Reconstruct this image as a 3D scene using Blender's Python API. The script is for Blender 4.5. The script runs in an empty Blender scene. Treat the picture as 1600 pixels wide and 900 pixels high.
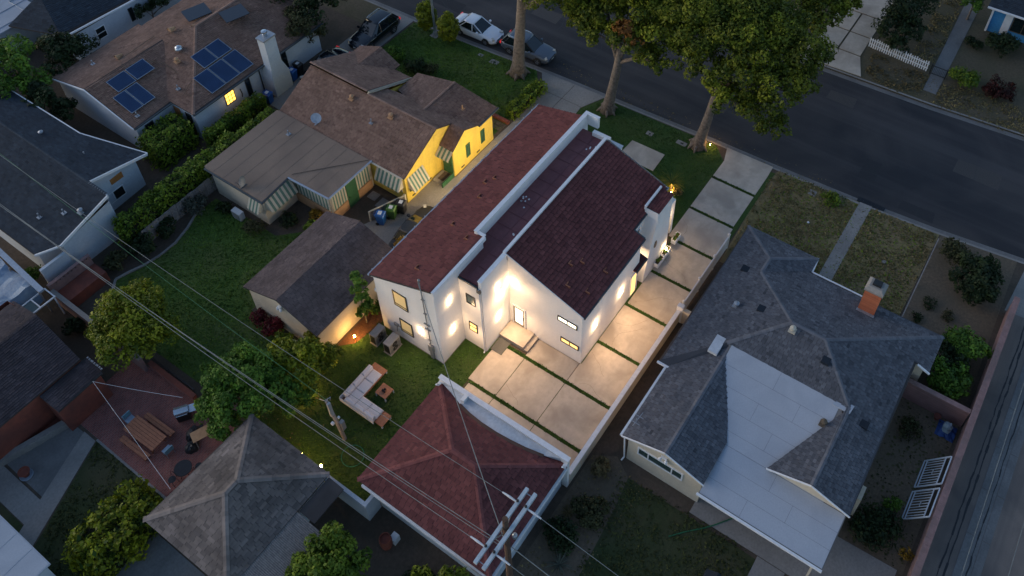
import bpy, math, random
import numpy as np
from mathutils import Vector, Matrix
random.seed(11)
RAD = math.radians
scene = bpy.context.scene
COL = scene.collection

# ------------------------------------------------------------------ camera
cam_d = bpy.data.cameras.new('camera')
cam = bpy.data.objects.new('camera', cam_d)
COL.objects.link(cam)
cam.location = (-19.965, -21.180, 48.0)
cam.rotation_euler = (RAD(90 - 44.352), 0, RAD(34.160 - 90))
cam_d.sensor_width = 36.0
cam_d.lens = 31.845
cam_d.shift_x = -0.03707
cam_d.shift_y = -0.16331
cam_d.clip_end = 1000
scene.camera = cam

# ------------------------------------------------------------------ sky, soft low sun, exposure
SUN_AZ, SUN_EL = RAD(115), RAD(16)
world = bpy.data.worlds.new('World')
scene.world = world
world.use_nodes = True
wn = world.node_tree.nodes
wl = world.node_tree.links
for n in list(wn):
    wn.remove(n)
sky = wn.new('ShaderNodeTexSky')
sky.sky_type = 'NISHITA'
sky.sun_disc = False
sky.sun_elevation = SUN_EL
sky.sun_rotation = math.pi / 2 - SUN_AZ
sky.air_density = 1.0
sky.dust_density = 1.0
sky.ozone_density = 2.2
bg = wn.new('ShaderNodeBackground')
bg.inputs['Strength'].default_value = 0.108
wo = wn.new('ShaderNodeOutputWorld')
wl.new(sky.outputs[0], bg.inputs[0])
wl.new(bg.outputs[0], wo.inputs[0])
sun_d = bpy.data.lights.new('sun', 'SUN')
sun_d.energy = 0.4
sun_d.angle = RAD(45)
sun_d.color = (1.0, 0.84, 0.74)
sun = bpy.data.objects.new('sun', sun_d)
COL.objects.link(sun)
sun_dir = Vector((math.cos(SUN_AZ) * math.cos(SUN_EL), math.sin(SUN_AZ) * math.cos(SUN_EL), math.sin(SUN_EL)))
sun.rotation_euler = sun_dir.to_track_quat('Z', 'Y').to_euler()
sun.location = (0, 40, 60)
vs = scene.view_settings
vs.view_transform = 'Standard'
vs.look = 'None'
vs.exposure = 0.85
vs.gamma = 1.0
vs.use_curve_mapping = False
scene.render.engine = 'CYCLES'
cy = scene.cycles
cy.use_denoising = True
cy.max_bounces = 6
cy.diffuse_bounces = 3
cy.glossy_bounces = 2
cy.transmission_bounces = 2
cy.transparent_max_bounces = 4
cy.sample_clamp_indirect = 4.0
cy.use_light_tree = True

# ------------------------------------------------------------------ materials
def base_mat(name):
    m = bpy.data.materials.new(name)
    m.use_nodes = True
    nt = m.node_tree
    return m, nt.nodes, nt.links, nt.nodes['Principled BSDF']

def mat(name, c1, c2=None, scale=6.0, rough=0.85, bump=0.0, bscale=None, metal=0.0, c3=None, scale3=0.5, f3=0.5, spec=None, lo=0.35, hi=0.65, c4=None, v4=(1, 1, 1), f4=.5):
    """two colours mixed by fine noise, a third laid on in large soft patches"""
    m, N, L, P = base_mat(name)
    P.inputs['Roughness'].default_value = rough
    P.inputs['Metallic'].default_value = metal
    if spec is not None:
        P.inputs['Specular IOR Level'].default_value = spec
    tc = N.new('ShaderNodeTexCoord')
    if c2 is None:
        c2 = tuple(min(1, v * 0.8) for v in c1)
    no = N.new('ShaderNodeTexNoise'); no.inputs['Scale'].default_value = scale; no.inputs['Detail'].default_value = 6; no.inputs['Roughness'].default_value = 0.65
    L.new(tc.outputs['Object'], no.inputs['Vector'])
    mr = N.new('ShaderNodeMapRange'); mr.inputs[1].default_value = lo; mr.inputs[2].default_value = hi
    L.new(no.outputs['Fac'], mr.inputs[0])
    mx = N.new('ShaderNodeMix'); mx.data_type = 'RGBA'
    mx.inputs[6].default_value = (*c1, 1); mx.inputs[7].default_value = (*c2, 1)
    L.new(mr.outputs[0], mx.inputs[0])
    out = mx.outputs[2]
    if c3 is not None:
        n3 = N.new('ShaderNodeTexNoise'); n3.inputs['Scale'].default_value = scale3; n3.inputs['Detail'].default_value = 4; n3.inputs['Distortion'].default_value = 0.6
        L.new(tc.outputs['Object'], n3.inputs['Vector'])
        m3 = N.new('ShaderNodeMapRange'); m3.inputs[1].default_value = 0.42; m3.inputs[2].default_value = 0.66; m3.inputs[4].default_value = f3
        L.new(n3.outputs['Fac'], m3.inputs[0])
        x3 = N.new('ShaderNodeMix'); x3.data_type = 'RGBA'
        x3.inputs[7].default_value = (*c3, 1)
        L.new(m3.outputs[0], x3.inputs[0]); L.new(out, x3.inputs[6])
        out = x3.outputs[2]
    if c4 is not None:
        mp = N.new('ShaderNodeMapping'); mp.inputs['Scale'].default_value = v4
        L.new(tc.outputs['Object'], mp.inputs[0])
        n4 = N.new('ShaderNodeTexNoise'); n4.inputs['Scale'].default_value = 1.0; n4.inputs['Detail'].default_value = 6; n4.inputs['Roughness'].default_value = .6
        L.new(mp.outputs[0], n4.inputs['Vector'])
        m4 = N.new('ShaderNodeMapRange'); m4.inputs[1].default_value = 0.45; m4.inputs[2].default_value = 0.70; m4.inputs[4].default_value = f4
        L.new(n4.outputs['Fac'], m4.inputs[0])
        x4 = N.new('ShaderNodeMix'); x4.data_type = 'RGBA'
        x4.inputs[7].default_value = (*c4, 1)
        L.new(m4.outputs[0], x4.inputs[0]); L.new(out, x4.inputs[6])
        out = x4.outputs[2]
    L.new(out, P.inputs['Base Color'])
    if bump:
        bn = N.new('ShaderNodeTexNoise'); bn.inputs['Scale'].default_value = bscale or scale * 3; bn.inputs['Detail'].default_value = 5
        L.new(tc.outputs['Object'], bn.inputs['Vector'])
        bu = N.new('ShaderNodeBump'); bu.inputs['Strength'].default_value = bump; bu.inputs['Distance'].default_value = 0.05
        L.new(bn.outputs['Fac'], bu.inputs['Height']); L.new(bu.outputs[0], P.inputs['Normal'])
    return m

def vmat(name, dark, light, rough=0.9, patch=0.35, pscale=0.7, transl=0.0, hue=None):
    """colour by the per-face value v (one value per shingle or leaf) with weathering in large patches"""
    m, N, L, P = base_mat(name)
    P.inputs['Roughness'].default_value = rough
    P.inputs['Specular IOR Level'].default_value = 0.25
    at = N.new('ShaderNodeAttribute'); at.attribute_name = 'v'
    mx = N.new('ShaderNodeMix'); mx.data_type = 'RGBA'
    mx.inputs[6].default_value = (*dark, 1); mx.inputs[7].default_value = (*light, 1)
    L.new(at.outputs['Fac'], mx.inputs[0])
    tc = N.new('ShaderNodeTexCoord')
    no = N.new('ShaderNodeTexNoise'); no.inputs['Scale'].default_value = pscale; no.inputs['Detail'].default_value = 5
    L.new(tc.outputs['Object'], no.inputs['Vector'])
    mr = N.new('ShaderNodeMapRange'); mr.inputs[1].default_value = 0.3; mr.inputs[2].default_value = 0.7
    mr.inputs[3].default_value = 1 - patch; mr.inputs[4].default_value = 1 + patch * 0.6
    L.new(no.outputs['Fac'], mr.inputs[0])
    mu = N.new('ShaderNodeVectorMath'); mu.operation = 'SCALE'
    L.new(mx.outputs[2], mu.inputs[0]); L.new(mr.outputs[0], mu.inputs['Scale'])
    L.new(mu.outputs[0], P.inputs['Base Color'])
    if transl:
        tr = N.new('ShaderNodeBsdfTranslucent'); L.new(mu.outputs[0], tr.inputs['Color'])
        ms = N.new('ShaderNodeMixShader'); ms.inputs[0].default_value = transl
        o = N['Material Output']
        L.new(P.outputs[0], ms.inputs[1]); L.new(tr.outputs[0], ms.inputs[2]); L.new(ms.outputs[0], o.inputs['Surface'])
    return m

def emis(name, col, strength):
    m, N, L, P = base_mat(name)
    P.inputs['Base Color'].default_value = (*col, 1)
    P.inputs['Emission Color'].default_value = (*col, 1)
    P.inputs['Emission Strength'].default_value = strength
    return m

def brick_mat(name, c1, c2, mortar, scale, bw=0.5, bh=0.25, rough=0.9, rot=0.0, msize=0.02, axis='xy', bump=0.3):
    m, N, L, P = base_mat(name)
    P.inputs['Roughness'].default_value = rough
    tc = N.new('ShaderNodeTexCoord')
    mp = N.new('ShaderNodeMapping'); mp.inputs['Rotation'].default_value = (RAD(90) if axis == 'xz' else 0, 0, rot)
    L.new(tc.outputs['Object'], mp.inputs[0])
    b = N.new('ShaderNodeTexBrick'); b.inputs['Scale'].default_value = scale
    b.inputs['Color1'].default_value = (*c1, 1); b.inputs['Color2'].default_value = (*c2, 1); b.inputs['Mortar'].default_value = (*mortar, 1)
    b.inputs['Mortar Size'].default_value = msize; b.inputs['Brick Width'].default_value = bw; b.inputs['Row Height'].default_value = bh
    L.new(mp.outputs[0], b.inputs['Vector'])
    no = N.new('ShaderNodeTexNoise'); no.inputs['Scale'].default_value = 1.1; no.inputs['Detail'].default_value = 5
    L.new(tc.outputs['Object'], no.inputs['Vector'])
    mr = N.new('ShaderNodeMapRange'); mr.inputs[3].default_value = 0.55; mr.inputs[4].default_value = 1.4
    L.new(no.outputs['Fac'], mr.inputs[0])
    mu = N.new('ShaderNodeVectorMath'); mu.operation = 'SCALE'
    L.new(b.outputs['Color'], mu.inputs[0]); L.new(mr.outputs[0], mu.inputs['Scale'])
    L.new(mu.outputs[0], P.inputs['Base Color'])
    bu = N.new('ShaderNodeBump'); bu.inputs['Strength'].default_value = bump; bu.inputs['Distance'].default_value = 0.02; bu.invert = True
    L.new(b.outputs['Fac'], bu.inputs['Height']); L.new(bu.outputs[0], P.inputs['Normal'])
    return m

def glass_mat(name, col, rough=0.08):
    m, N, L, P = base_mat(name)
    P.inputs['Base Color'].default_value = (*col, 1); P.inputs['Roughness'].default_value = rough
    P.inputs['Specular IOR Level'].default_value = 0.7
    return m

def paint(name, col, rough=0.25, metal=0.0):
    m, N, L, P = base_mat(name)
    P.inputs['Base Color'].default_value = (*col, 1); P.inputs['Roughness'].default_value = rough; P.inputs['Metallic'].default_value = metal
    P.inputs['Coat Weight'].default_value = 0.6; P.inputs['Coat Roughness'].default_value = 0.08
    return m

MT = {}
MT['stucco_white'] = mat('white_stucco', (.82, .80, .78), (.77, .75, .73), 9, .9, .12, 60, c3=(.70, .68, .66), scale3=.5, f3=.45, c4=(.60, .57, .54), v4=(2.2, 2.2, .22), f4=.16)
MT['trim_white'] = mat('white_trim', (.76, .76, .77), (.66, .67, .69), 5, .6)
MT['stucco_cream'] = mat('cream_stucco', (.62, .54, .42), (.55, .47, .36), 8, .9, .12, 60, c3=(.45, .38, .29), scale3=.6, f3=.5)
MT['stucco_yellow'] = mat('yellow_stucco', (.78, .57, .10), (.68, .49, .08), 8, .9, .12, 60, c3=(.60, .43, .09), scale3=.9, f3=.5, c4=(.52, .37, .08), v4=(2.4, 2.4, .3), f4=.5)
MT['stucco_blue'] = mat('blue_stucco', (.05, .26, .52), (.04, .2, .42), 8, .9, .1, 60)
MT['stucco_pale'] = mat('pale_blue_stucco', (.52, .56, .60), (.44, .48, .53), 8, .9, .1, 60, c3=(.38, .42, .47), scale3=.5, f3=.5)
MT['stucco_pink'] = mat('pink_block', (.29, .175, .165), (.22, .13, .12), 3, .95, .2, 30, c3=(.16, .115, .105), scale3=.7, f3=.7)
MT['sh_maroon'] = vmat('maroon_shingle', (.076, .023, .024), (.215, .074, .068), patch=.14)
MT['sh_brown'] = vmat('brown_shingle', (.125, .072, .054), (.310, .195, .148), patch=.2)
MT['sh_dusty'] = vmat('dusty_brown_shingle', (.085, .060, .056), (.20, .145, .130), patch=.25)
MT['sh_grey'] = vmat('grey_shingle', (.056, .059, .069), (.165, .168, .186), patch=.14)
MT['sh_slate'] = vmat('slate_shingle', (.018, .025, .035), (.052, .068, .088), patch=.2)
MT['sh_purple'] = vmat('dark_shingle', (.030, .025, .029), (.088, .070, .076), patch=.3)
MT['sh_shed'] = vmat('weathered_shingle', (.075, .065, .062), (.26, .215, .19), patch=.45, pscale=.5)
MT['roof_tan'] = mat('tan_roll_roofing', (.285, .205, .150), (.225, .160, .118), 14, .95, .15, 60, c3=(.18, .13, .10), scale3=.35, f3=.75)
MT['roof_flat'] = mat('pale_roll_roofing', (.40, .43, .48), (.35, .38, .43), 16, .9, .12, 60, c3=(.29, .32, .37), scale3=.5, f3=.55)
MT['roof_felt'] = mat('roof_felt', (.05, .045, .045), (.035, .03, .03), 10, .95)
MT['membrane'] = mat('white_membrane', (.62, .63, .65), (.50, .52, .55), 7, .7, .15, 40, c3=(.40, .40, .42), scale3=1.4, f3=.5)
MT['concrete'] = mat('poured_concrete', (.56, .49, .41), (.43, .375, .315), 3.2, .85, .08, 70, c3=(.31, .265, .22), scale3=.55, f3=.8, lo=.25, hi=.75, c4=(.36, .31, .26), v4=(.25, 1.3, 1), f4=.45)
MT['concrete_old'] = mat('old_concrete', (.30, .28, .26), (.23, .215, .20), 8, .92, .15, 50, c3=(.17, .16, .15), scale3=.4, f3=.6)
MT['concrete_dark'] = mat('dark_concrete', (.20, .195, .19), (.15, .146, .143), 7, .92, .15, 50, c3=(.10, .10, .10), scale3=.5, f3=.6)
MT['asphalt'] = mat('asphalt', (.026, .027, .032), (.018, .019, .024), 40, .9, .2, 120, c3=(.062, .056, .056), scale3=.16, f3=.7, c4=(.070, .064, .066), v4=(.9, .035, 1), f4=.6)
MT['alley'] = mat('alley_asphalt', (.240, .195, .165), (.185, .150, .128), 20, .92, .2, 90, c3=(.115, .098, .090), scale3=.3, f3=.8, c4=(.095, .085, .082), v4=(.05, 1.4, 1), f4=.4)
MT['dirt'] = mat('bare_dirt', (.115, .085, .062), (.075, .056, .042), 5, 1, .5, 20, c3=(.05, .042, .03), scale3=.5, f3=.7)
MT['dirt_pale'] = mat('pale_dirt', (.165, .122, .082), (.105, .080, .056), 6, 1, .5, 25, c3=(.10, .085, .06), scale3=.45, f3=.6)
MT['mulch'] = mat('bark_mulch', (.16, .07, .035), (.08, .035, .02), 22, 1, .8, 40)
MT['turf'] = mat('short_turf', (.040, .092, .012), (.024, .060, .009), 12, 1, .7, 60, c3=(.055, .080, .018), scale3=.35, f3=.6)
MT['lawn'] = mat('green_lawn', (.075, .140, .020), (.045, .095, .013), 9, 1, .8, 45, c3=(.125, .135, .042), scale3=.3, f3=.6)
MT['lawn_dry'] = mat('dry_lawn', (.260, .205, .090), (.130, .112, .045), 3.5, 1, .9, 30, c3=(.250, .175, .100), scale3=.35, f3=.75)
MT['lawn_dark'] = mat('rough_lawn', (.042, .058, .018), (.024, .038, .011), 5, 1, .7, 30, c3=(.075, .068, .035), scale3=.3, f3=.7)
MT['verge_dry'] = mat('dry_verge', (.125, .098, .062), (.08, .066, .04), 5, 1, .6, 30, c3=(.065, .065, .03), scale3=.3, f3=.6)
MT['brick'] = brick_mat('brick_paving', (.285, .092, .074), (.190, .064, .056), (.25, .17, .15), 1.0, .23, .11, msize=.009, rot=RAD(0))
MT['brick_wall'] = brick_mat('orange_brick', (.55, .145, .055), (.42, .10, .04), (.38, .20, .13), 1.0, .22, .085, msize=.008, axis='xz', bump=.5)
MT['terracotta'] = mat('terracotta_paint', (.25, .065, .038), (.17, .045, .03), 3, .8, .1, 30, c3=(.10, .035, .028), scale3=.5, f3=.7)
MT['wood_red'] = mat('stained_wood', (.33, .125, .060), (.22, .08, .04), 7, .6, .15, 30)
MT['teak'] = mat('teak', (.44, .19, .10), (.34, .14, .07), 9, .6, .1, 30)
MT['wood_grey'] = mat('weathered_wood', (.30, .27, .25), (.17, .15, .14), 8, .9, .3, 30)
MT['wood_arm'] = mat('pale_painted_timber', (.50, .57, .61), (.38, .44, .48), 6, .8, .2, 30)
MT['wood_pole'] = mat('creosoted_pole', (.13, .075, .045), (.07, .042, .03), 6, .95, .4, 30)
MT['bark'] = mat('bark', (.225, .178, .145), (.085, .066, .054), 5, 1, .9, 14, c3=(.18, .15, .12), scale3=1.2, f3=.6)
MT['steel'] = mat('galvanised_steel', (.42, .44, .47), (.30, .32, .35), 6, .45, metal=.6)
MT['alu_grey'] = mat('grey_sheet_metal', (.30, .30, .30), (.24, .24, .24), 6, .5, metal=.3)
MT['black'] = mat('black_plastic', (.012, .012, .014), (.02, .02, .022), 8, .5)
MT['dark_metal'] = mat('dark_metal', (.03, .03, .034), (.02, .02, .022), 8, .4, metal=.5)
MT['gutter_blue'] = mat('blue_grey_gutter', (.34, .40, .48), (.26, .31, .38), 6, .5)
MT['gutter_dark'] = mat('dark_gutter', (.06, .075, .085), (.045, .055, .06), 6, .5)
MT['green_paint'] = mat('green_paint', (.030, .115, .050), (.022, .085, .038), 5, .6)
MT['stripe_green'] = mat('green_awning', (.10, .20, .155), (.08, .16, .125), 5, .7)
MT['stripe_cream'] = mat('cream_awning', (.55, .50, .40), (.48, .43, .34), 5, .7)
MT['bin_blue'] = mat('blue_bin_plastic', (.010, .085, .33), (.008, .07, .27), 5, .45)
MT['bin_green'] = mat('green_bin_plastic', (.045, .125, .020), (.035, .10, .018), 5, .45)
MT['bin_darkgreen'] = mat('dark_green_bin_plastic', (.02, .045, .022), (.015, .035, .018), 5, .45)
MT['sticker'] = mat('white_sticker', (.7, .72, .74), (.5, .52, .55), 40, .5)
MT['cushion'] = mat('pale_cushion', (.72, .69, .70), (.64, .61, .62), 20, .95, .1, 60)
MT['solar'] = brick_mat('solar_cells', (.010, .030, .085), (.012, .035, .095), (.05, .09, .17), 1.0, .16, .16, rough=.18, msize=.004, bump=0)
MT['solar_side'] = glass_mat('solar_glass_dark', (.03, .035, .045), .15)
MT['pane_dark'] = glass_mat('dark_pane', (.010, .018, .020))
MT['pane_teal'] = glass_mat('teal_pane', (.030, .060, .060))
MT['pane_warm'] = emis('lit_pane_warm', (1.0, .62, .20), .9)
MT['pane_white'] = emis('lit_pane_white', (1.0, .88, .62), 1.6)
MT['pane_amber'] = emis('lit_pane_amber', (1.0, .52, .08), 1.8)
MT['blind'] = emis('lit_blind', (.62, .44, .20), .22)
MT['bulb'] = emis('glowing_bulb', (1.0, .70, .36), 60.0)
MT['bulb_small'] = emis('glowing_path_bulb', (1.0, .55, .14), 130.0)
MT['tyre'] = mat('tyre', (.015, .015, .016), (.02, .02, .02), 8, .85)
MT['rim'] = mat('alloy_rim', (.35, .36, .38), (.25, .26, .28), 8, .35, metal=.7)
MT['car_white'] = paint('white_car_paint', (.70, .73, .78), .3)
MT['car_black'] = paint('black_car_paint', (.006, .008, .013), .15)
MT['car_dull'] = paint('dull_black_car_paint', (.007, .009, .014), .55)
MT['car_dull'].node_tree.nodes['Principled BSDF'].inputs['Coat Weight'].default_value = .1
MT['car_grey'] = paint('grey_car_paint', (.11, .135, .17), .3, .4)
MT['car_glass'] = glass_mat('car_glass', (.008, .014, .018), .05)
MT['chrome'] = mat('chrome_trim', (.6, .63, .66), (.5, .53, .56), 5, .2, metal=.8)
MT['lamp_red'] = emis('red_tail_lamp', (.8, .03, .03), .25)
MT['lamp_clear'] = mat('clear_lamp', (.55, .52, .45), (.45, .42, .38), 9, .2)
MT['tarp_blue'] = mat('blue_tarp', (.18, .26, .36), (.11, .17, .26), 2.0, .6, .6, 5, c3=(.30, .38, .46), scale3=.6, f3=.7)
MT['tarp_bright'] = mat('bright_blue_tarp', (.02, .07, .24), (.01, .04, .15), 4, .6, .5, 9)
MT['orange_wood'] = mat('orange_board', (.42, .17, .045), (.32, .12, .03), 6, .7)
MT['peach_wood'] = mat('peach_siding', (.47, .27, .14), (.38, .21, .11), 5, .8, .15, 20)
MT['hose'] = mat('green_hose', (.02, .16, .07), (.015, .12, .05), 6, .5)
MT['wire'] = mat('overhead_cable', (.20, .22, .22), (.12, .14, .14), 3, .5)
MT['leaf_tree'] = vmat('street_tree_leaf', (.015, .038, .004), (.240, .270, .018), .65, .3, .5, .2)
MT['leaf_brown'] = vmat('dead_leaf', (.09, .035, .008), (.28, .12, .02), .7, .2, .5, .15)
MT['leaf_citrus'] = vmat('citrus_leaf', (.026, .062, .005), (.360, .370, .016), .55, .3, .7, .2)
MT['leaf_green'] = vmat('garden_leaf', (.026, .074, .009), (.190, .330, .036), .6, .3, .7, .2)
MT['leaf_hedge'] = vmat('hedge_leaf', (.032, .080, .008), (.250, .330, .026), .6, .25, .7, .2)
MT['leaf_dark'] = vmat('dark_leaf', (.010, .022, .007), (.045, .070, .020), .65, .4, .6, .15)
MT['leaf_olive'] = vmat('olive_leaf', (.030, .036, .014), (.105, .105, .040), .7, .3, .7, .15)
MT['leaf_grey'] = vmat('grey_green_leaf', (.045, .052, .038), (.15, .16, .12), .8, .3, .8, .1)
MT['leaf_red'] = vmat('red_leaf', (.040, .012, .012), (.24, .02, .035), .65, .3, .8, .15)
MT['leaf_crimson'] = vmat('crimson_flower_leaf', (.016, .006, .004), (.075, .010, .007), .65, .3, .8, .1)
MT['leaf_gold'] = vmat('golden_leaf', (.12, .075, .010), (.46, .26, .025), .6, .2, .8, .2)
MT['leaf_palm'] = vmat('palm_frond', (.06, .085, .012), (.22, .21, .03), .6, .2, .8, .2)
MT['leaf_dry'] = vmat('dry_straw_leaf', (.085, .065, .028), (.24, .185, .085), .85, .3, .8, .1)
MT['twig'] = mat('dark_twigs', (.022, .024, .012), (.012, .014, .008), 6, 1, .8, 12)

# ------------------------------------------------------------------ helpers
def new_obj(name, me, parent=None, m=None):
    o = bpy.data.objects.new(name, me)
    COL.objects.link(o)
    if m is not None and me is not None:
        me.materials.append(MT[m] if isinstance(m, str) else m)
    if parent is not None:
        o.parent = parent
    return o

def tag(o, label=None, cat=None, group=None, kind=None):
    if label: o['label'] = label
    if cat: o['category'] = cat
    if group: o['group'] = group
    if kind: o['kind'] = kind
    return o

def root(name, label, cat, loc=(0, 0, 0), rz=0.0, group=None):
    o = bpy.data.objects.new(name, None)
    COL.objects.link(o)
    o.empty_display_size = 0.3
    o.location = loc
    o.rotation_euler = (0, 0, rz)
    return tag(o, label, cat, group)

def top(o):
    while o.parent is not None:
        o = o.parent
    return o

class MB:
    """collects faces and links them as one mesh object"""
    def __init__(s):
        s.v = []; s.f = []; s.a = []
    def face(s, pts, val=None):
        b = len(s.v); s.v.extend([tuple(p) for p in pts]); s.f.append(tuple(range(b, b + len(pts))))
        if val is not None: s.a.append(val)
        return s
    def box(s, x0, x1, y0, y1, z0, z1):
        if x0 > x1: x0, x1 = x1, x0
        if y0 > y1: y0, y1 = y1, y0
        b = len(s.v)
        s.v += [(x0, y0, z0), (x1, y0, z0), (x1, y1, z0), (x0, y1, z0), (x0, y0, z1), (x1, y0, z1), (x1, y1, z1), (x0, y1, z1)]
        s.f += [tuple(b + i for i in q) for q in ((3, 2, 1, 0), (4, 5, 6, 7), (0, 1, 5, 4), (1, 2, 6, 5), (2, 3, 7, 6), (3, 0, 4, 7))]
        return s
    def obox(s, c, ax, ay, az, hx, hy, hz):
        """box round centre c with half sizes along given axes"""
        c = Vector(c); ax = Vector(ax).normalized() * hx; ay = Vector(ay).normalized() * hy; az = Vector(az).normalized() * hz
        b = len(s.v)
        for k in (-1, 1):
            for i, j in ((-1, -1), (1, -1), (1, 1), (-1, 1)):
                s.v.append(tuple(c + ax * i + ay * j + az * k))
        s.f += [tuple(b + i for i in q) for q in ((3, 2, 1, 0), (4, 5, 6, 7), (0, 1, 5, 4), (1, 2, 6, 5), (2, 3, 7, 6), (3, 0, 4, 7))]
        return s
    def bar(s, p, q, w=0.05, h=None, up=(0, 0, 1)):
        p, q = Vector(p), Vector(q); d = q - p; L = d.length
        if L < 1e-6: return s
        u = Vector(up)
        if abs(d.normalized().dot(u)) > 0.98: u = Vector((1, 0, 0))
        sd = d.cross(u).normalized(); u2 = sd.cross(d).normalized()
        return s.obox((p + q) / 2, d, sd, u2, L / 2, w / 2, (h or w) / 2)
    def prism(s, poly, z0, z1):
        n = len(poly); b = len(s.v)
        ar = sum(poly[i][0] * poly[(i + 1) % n][1] - poly[(i + 1) % n][0] * poly[i][1] for i in range(n))
        if ar < 0: poly = poly[::-1]
        s.v += [(x, y, z0) for x, y in poly] + [(x, y, z1) for x, y in poly]
        s.f.append(tuple(b + n + i for i in range(n))); s.f.append(tuple(b + n - 1 - i for i in range(n)))
        for i in range(n):
            j = (i + 1) % n
            s.f.append((b + i, b + j, b + n + j, b + n + i))
        return s
    def prism_y(s, poly, y0, y1):
        """profile in x,z extruded along y"""
        n = len(poly); b = len(s.v)
        s.v += [(x, y0, z) for x, z in poly] + [(x, y1, z) for x, z in poly]
        s.f.append(tuple(b + i for i in range(n))); s.f.append(tuple(b + 2 * n - 1 - i for i in range(n)))
        for i in range(n):
            j = (i + 1) % n
            s.f.append((b + j, b + i, b + n + i, b + n + j))
        return s
    def prism_x(s, poly, x0, x1):
        """profile in y,z extruded along x"""
        n = len(poly); b = len(s.v)
        s.v += [(x0, y, z) for y, z in poly] + [(x1, y, z) for y, z in poly]
        s.f.append(tuple(b + n - 1 - i for i in range(n))); s.f.append(tuple(b + n + i for i in range(n)))
        for i in range(n):
            j = (i + 1) % n
            s.f.append((b + i, b + j, b + n + j, b + n + i))
        return s
    def tube(s, pts, r, n=8, caps=True):
        pts = [Vector(p) for p in pts]
        rs = r if isinstance(r, (list, tuple)) else [r] * len(pts)
        rings = []
        prev = None
        for i, p in enumerate(pts):
            d = (pts[min(i + 1, len(pts) - 1)] - pts[max(i - 1, 0)]).normalized()
            u = Vector((0, 0, 1)) if abs(d.z) < 0.95 else Vector((1, 0, 0))
            if prev is not None:
                a = (prev - d * prev.dot(d)).normalized()
            else:
                a = d.cross(u).normalized()
            prev = a
            c = d.cross(a).normalized()
            b = len(s.v)
            for k in range(n):
                t = 2 * math.pi * k / n
                s.v.append(tuple(p + (a * math.cos(t) + c * math.sin(t)) * rs[i]))
            rings.append(b)
        for q in range(len(rings) - 1):
            for k in range(n):
                s.f.append((rings[q] + k, rings[q] + (k + 1) % n, rings[q + 1] + (k + 1) % n, rings[q + 1] + k))
        if caps:
            s.f.append(tuple(rings[0] + k for k in range(n))[::-1]); s.f.append(tuple(rings[-1] + k for k in range(n)))
        return s
    def lathe(s, prof, c=(0, 0, 0), n=16, axis='z'):
        """profile of (radius, height) turned about an axis through c"""
        b0 = len(s.v)
        for rr, h in prof:
            for k in range(n):
                t = 2 * math.pi * k / n
                x, y = rr * math.cos(t), rr * math.sin(t)
                if axis == 'z': p = (x, y, h)
                elif axis == 'y': p = (x, h, y)
                else: p = (h, x, y)
                s.v.append((c[0] + p[0], c[1] + p[1], c[2] + p[2]))
        for q in range(len(prof) - 1):
            for k in range(n):
                s.f.append((b0 + q * n + k, b0 + q * n + (k + 1) % n, b0 + (q + 1) * n + (k + 1) % n, b0 + (q + 1) * n + k))
        return s
    def build(s, name, m, parent=None, smooth=False, rel=True, local=False):
        v = s.v
        if parent is not None and rel and not local:
            t = top(parent)
            L = t.location
            v = [(a - L.x, b - L.y, c - L.z) for a, b, c in v]
        me = bpy.data.meshes.new(name)
        me.from_pydata(v, [], s.f)
        if s.a:
            at = me.attributes.new('v', 'FLOAT', 'FACE')
            at.data.foreach_set('value', s.a)
        if smooth:
            me.polygons.foreach_set('use_smooth', [True] * len(me.polygons))
        me.update()
        return new_obj(name, me, parent, m)

def np_mesh(name, V, F, vals, m, parent, local=False):
    """V (n,3) array, F (m,4) int array of quads, vals (m) per-face value"""
    V = np.asarray(V, dtype=np.float64)
    if parent is not None and not local:
        L = top(parent).location
        V = V - np.array([L.x, L.y, L.z])
    me = bpy.data.meshes.new(name)
    nf = len(F)
    me.vertices.add(len(V)); me.vertices.foreach_set('co', V.ravel())
    me.loops.add(nf * 4); me.loops.foreach_set('vertex_index', np.asarray(F, dtype=np.int32).ravel())
    me.polygons.add(nf); me.polygons.foreach_set('loop_start', np.arange(0, nf * 4, 4, dtype=np.int32))
    at = me.attributes.new('v', 'FLOAT', 'FACE'); at.data.foreach_set('value', np.asarray(vals, dtype=np.float32))
    me.update(calc_edges=True)
    return new_obj(name, me, parent, m)

# ---- roofs
def plane_axes(poly):
    P = [Vector(p) for p in poly]
    n = Vector((0, 0, 0))
    for i in range(len(P)):
        n += (P[i] - P[0]).cross(P[(i + 1) % len(P)] - P[0])
    n.normalize()
    if n.z < 0: n = -n
    s = Vector((0, 0, 1)) - n * n.z      # up the slope
    if s.length < 1e-4: s = Vector((1, 0, 0))
    s.normalize()
    return P, n, s, s.cross(n).normalized()

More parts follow.
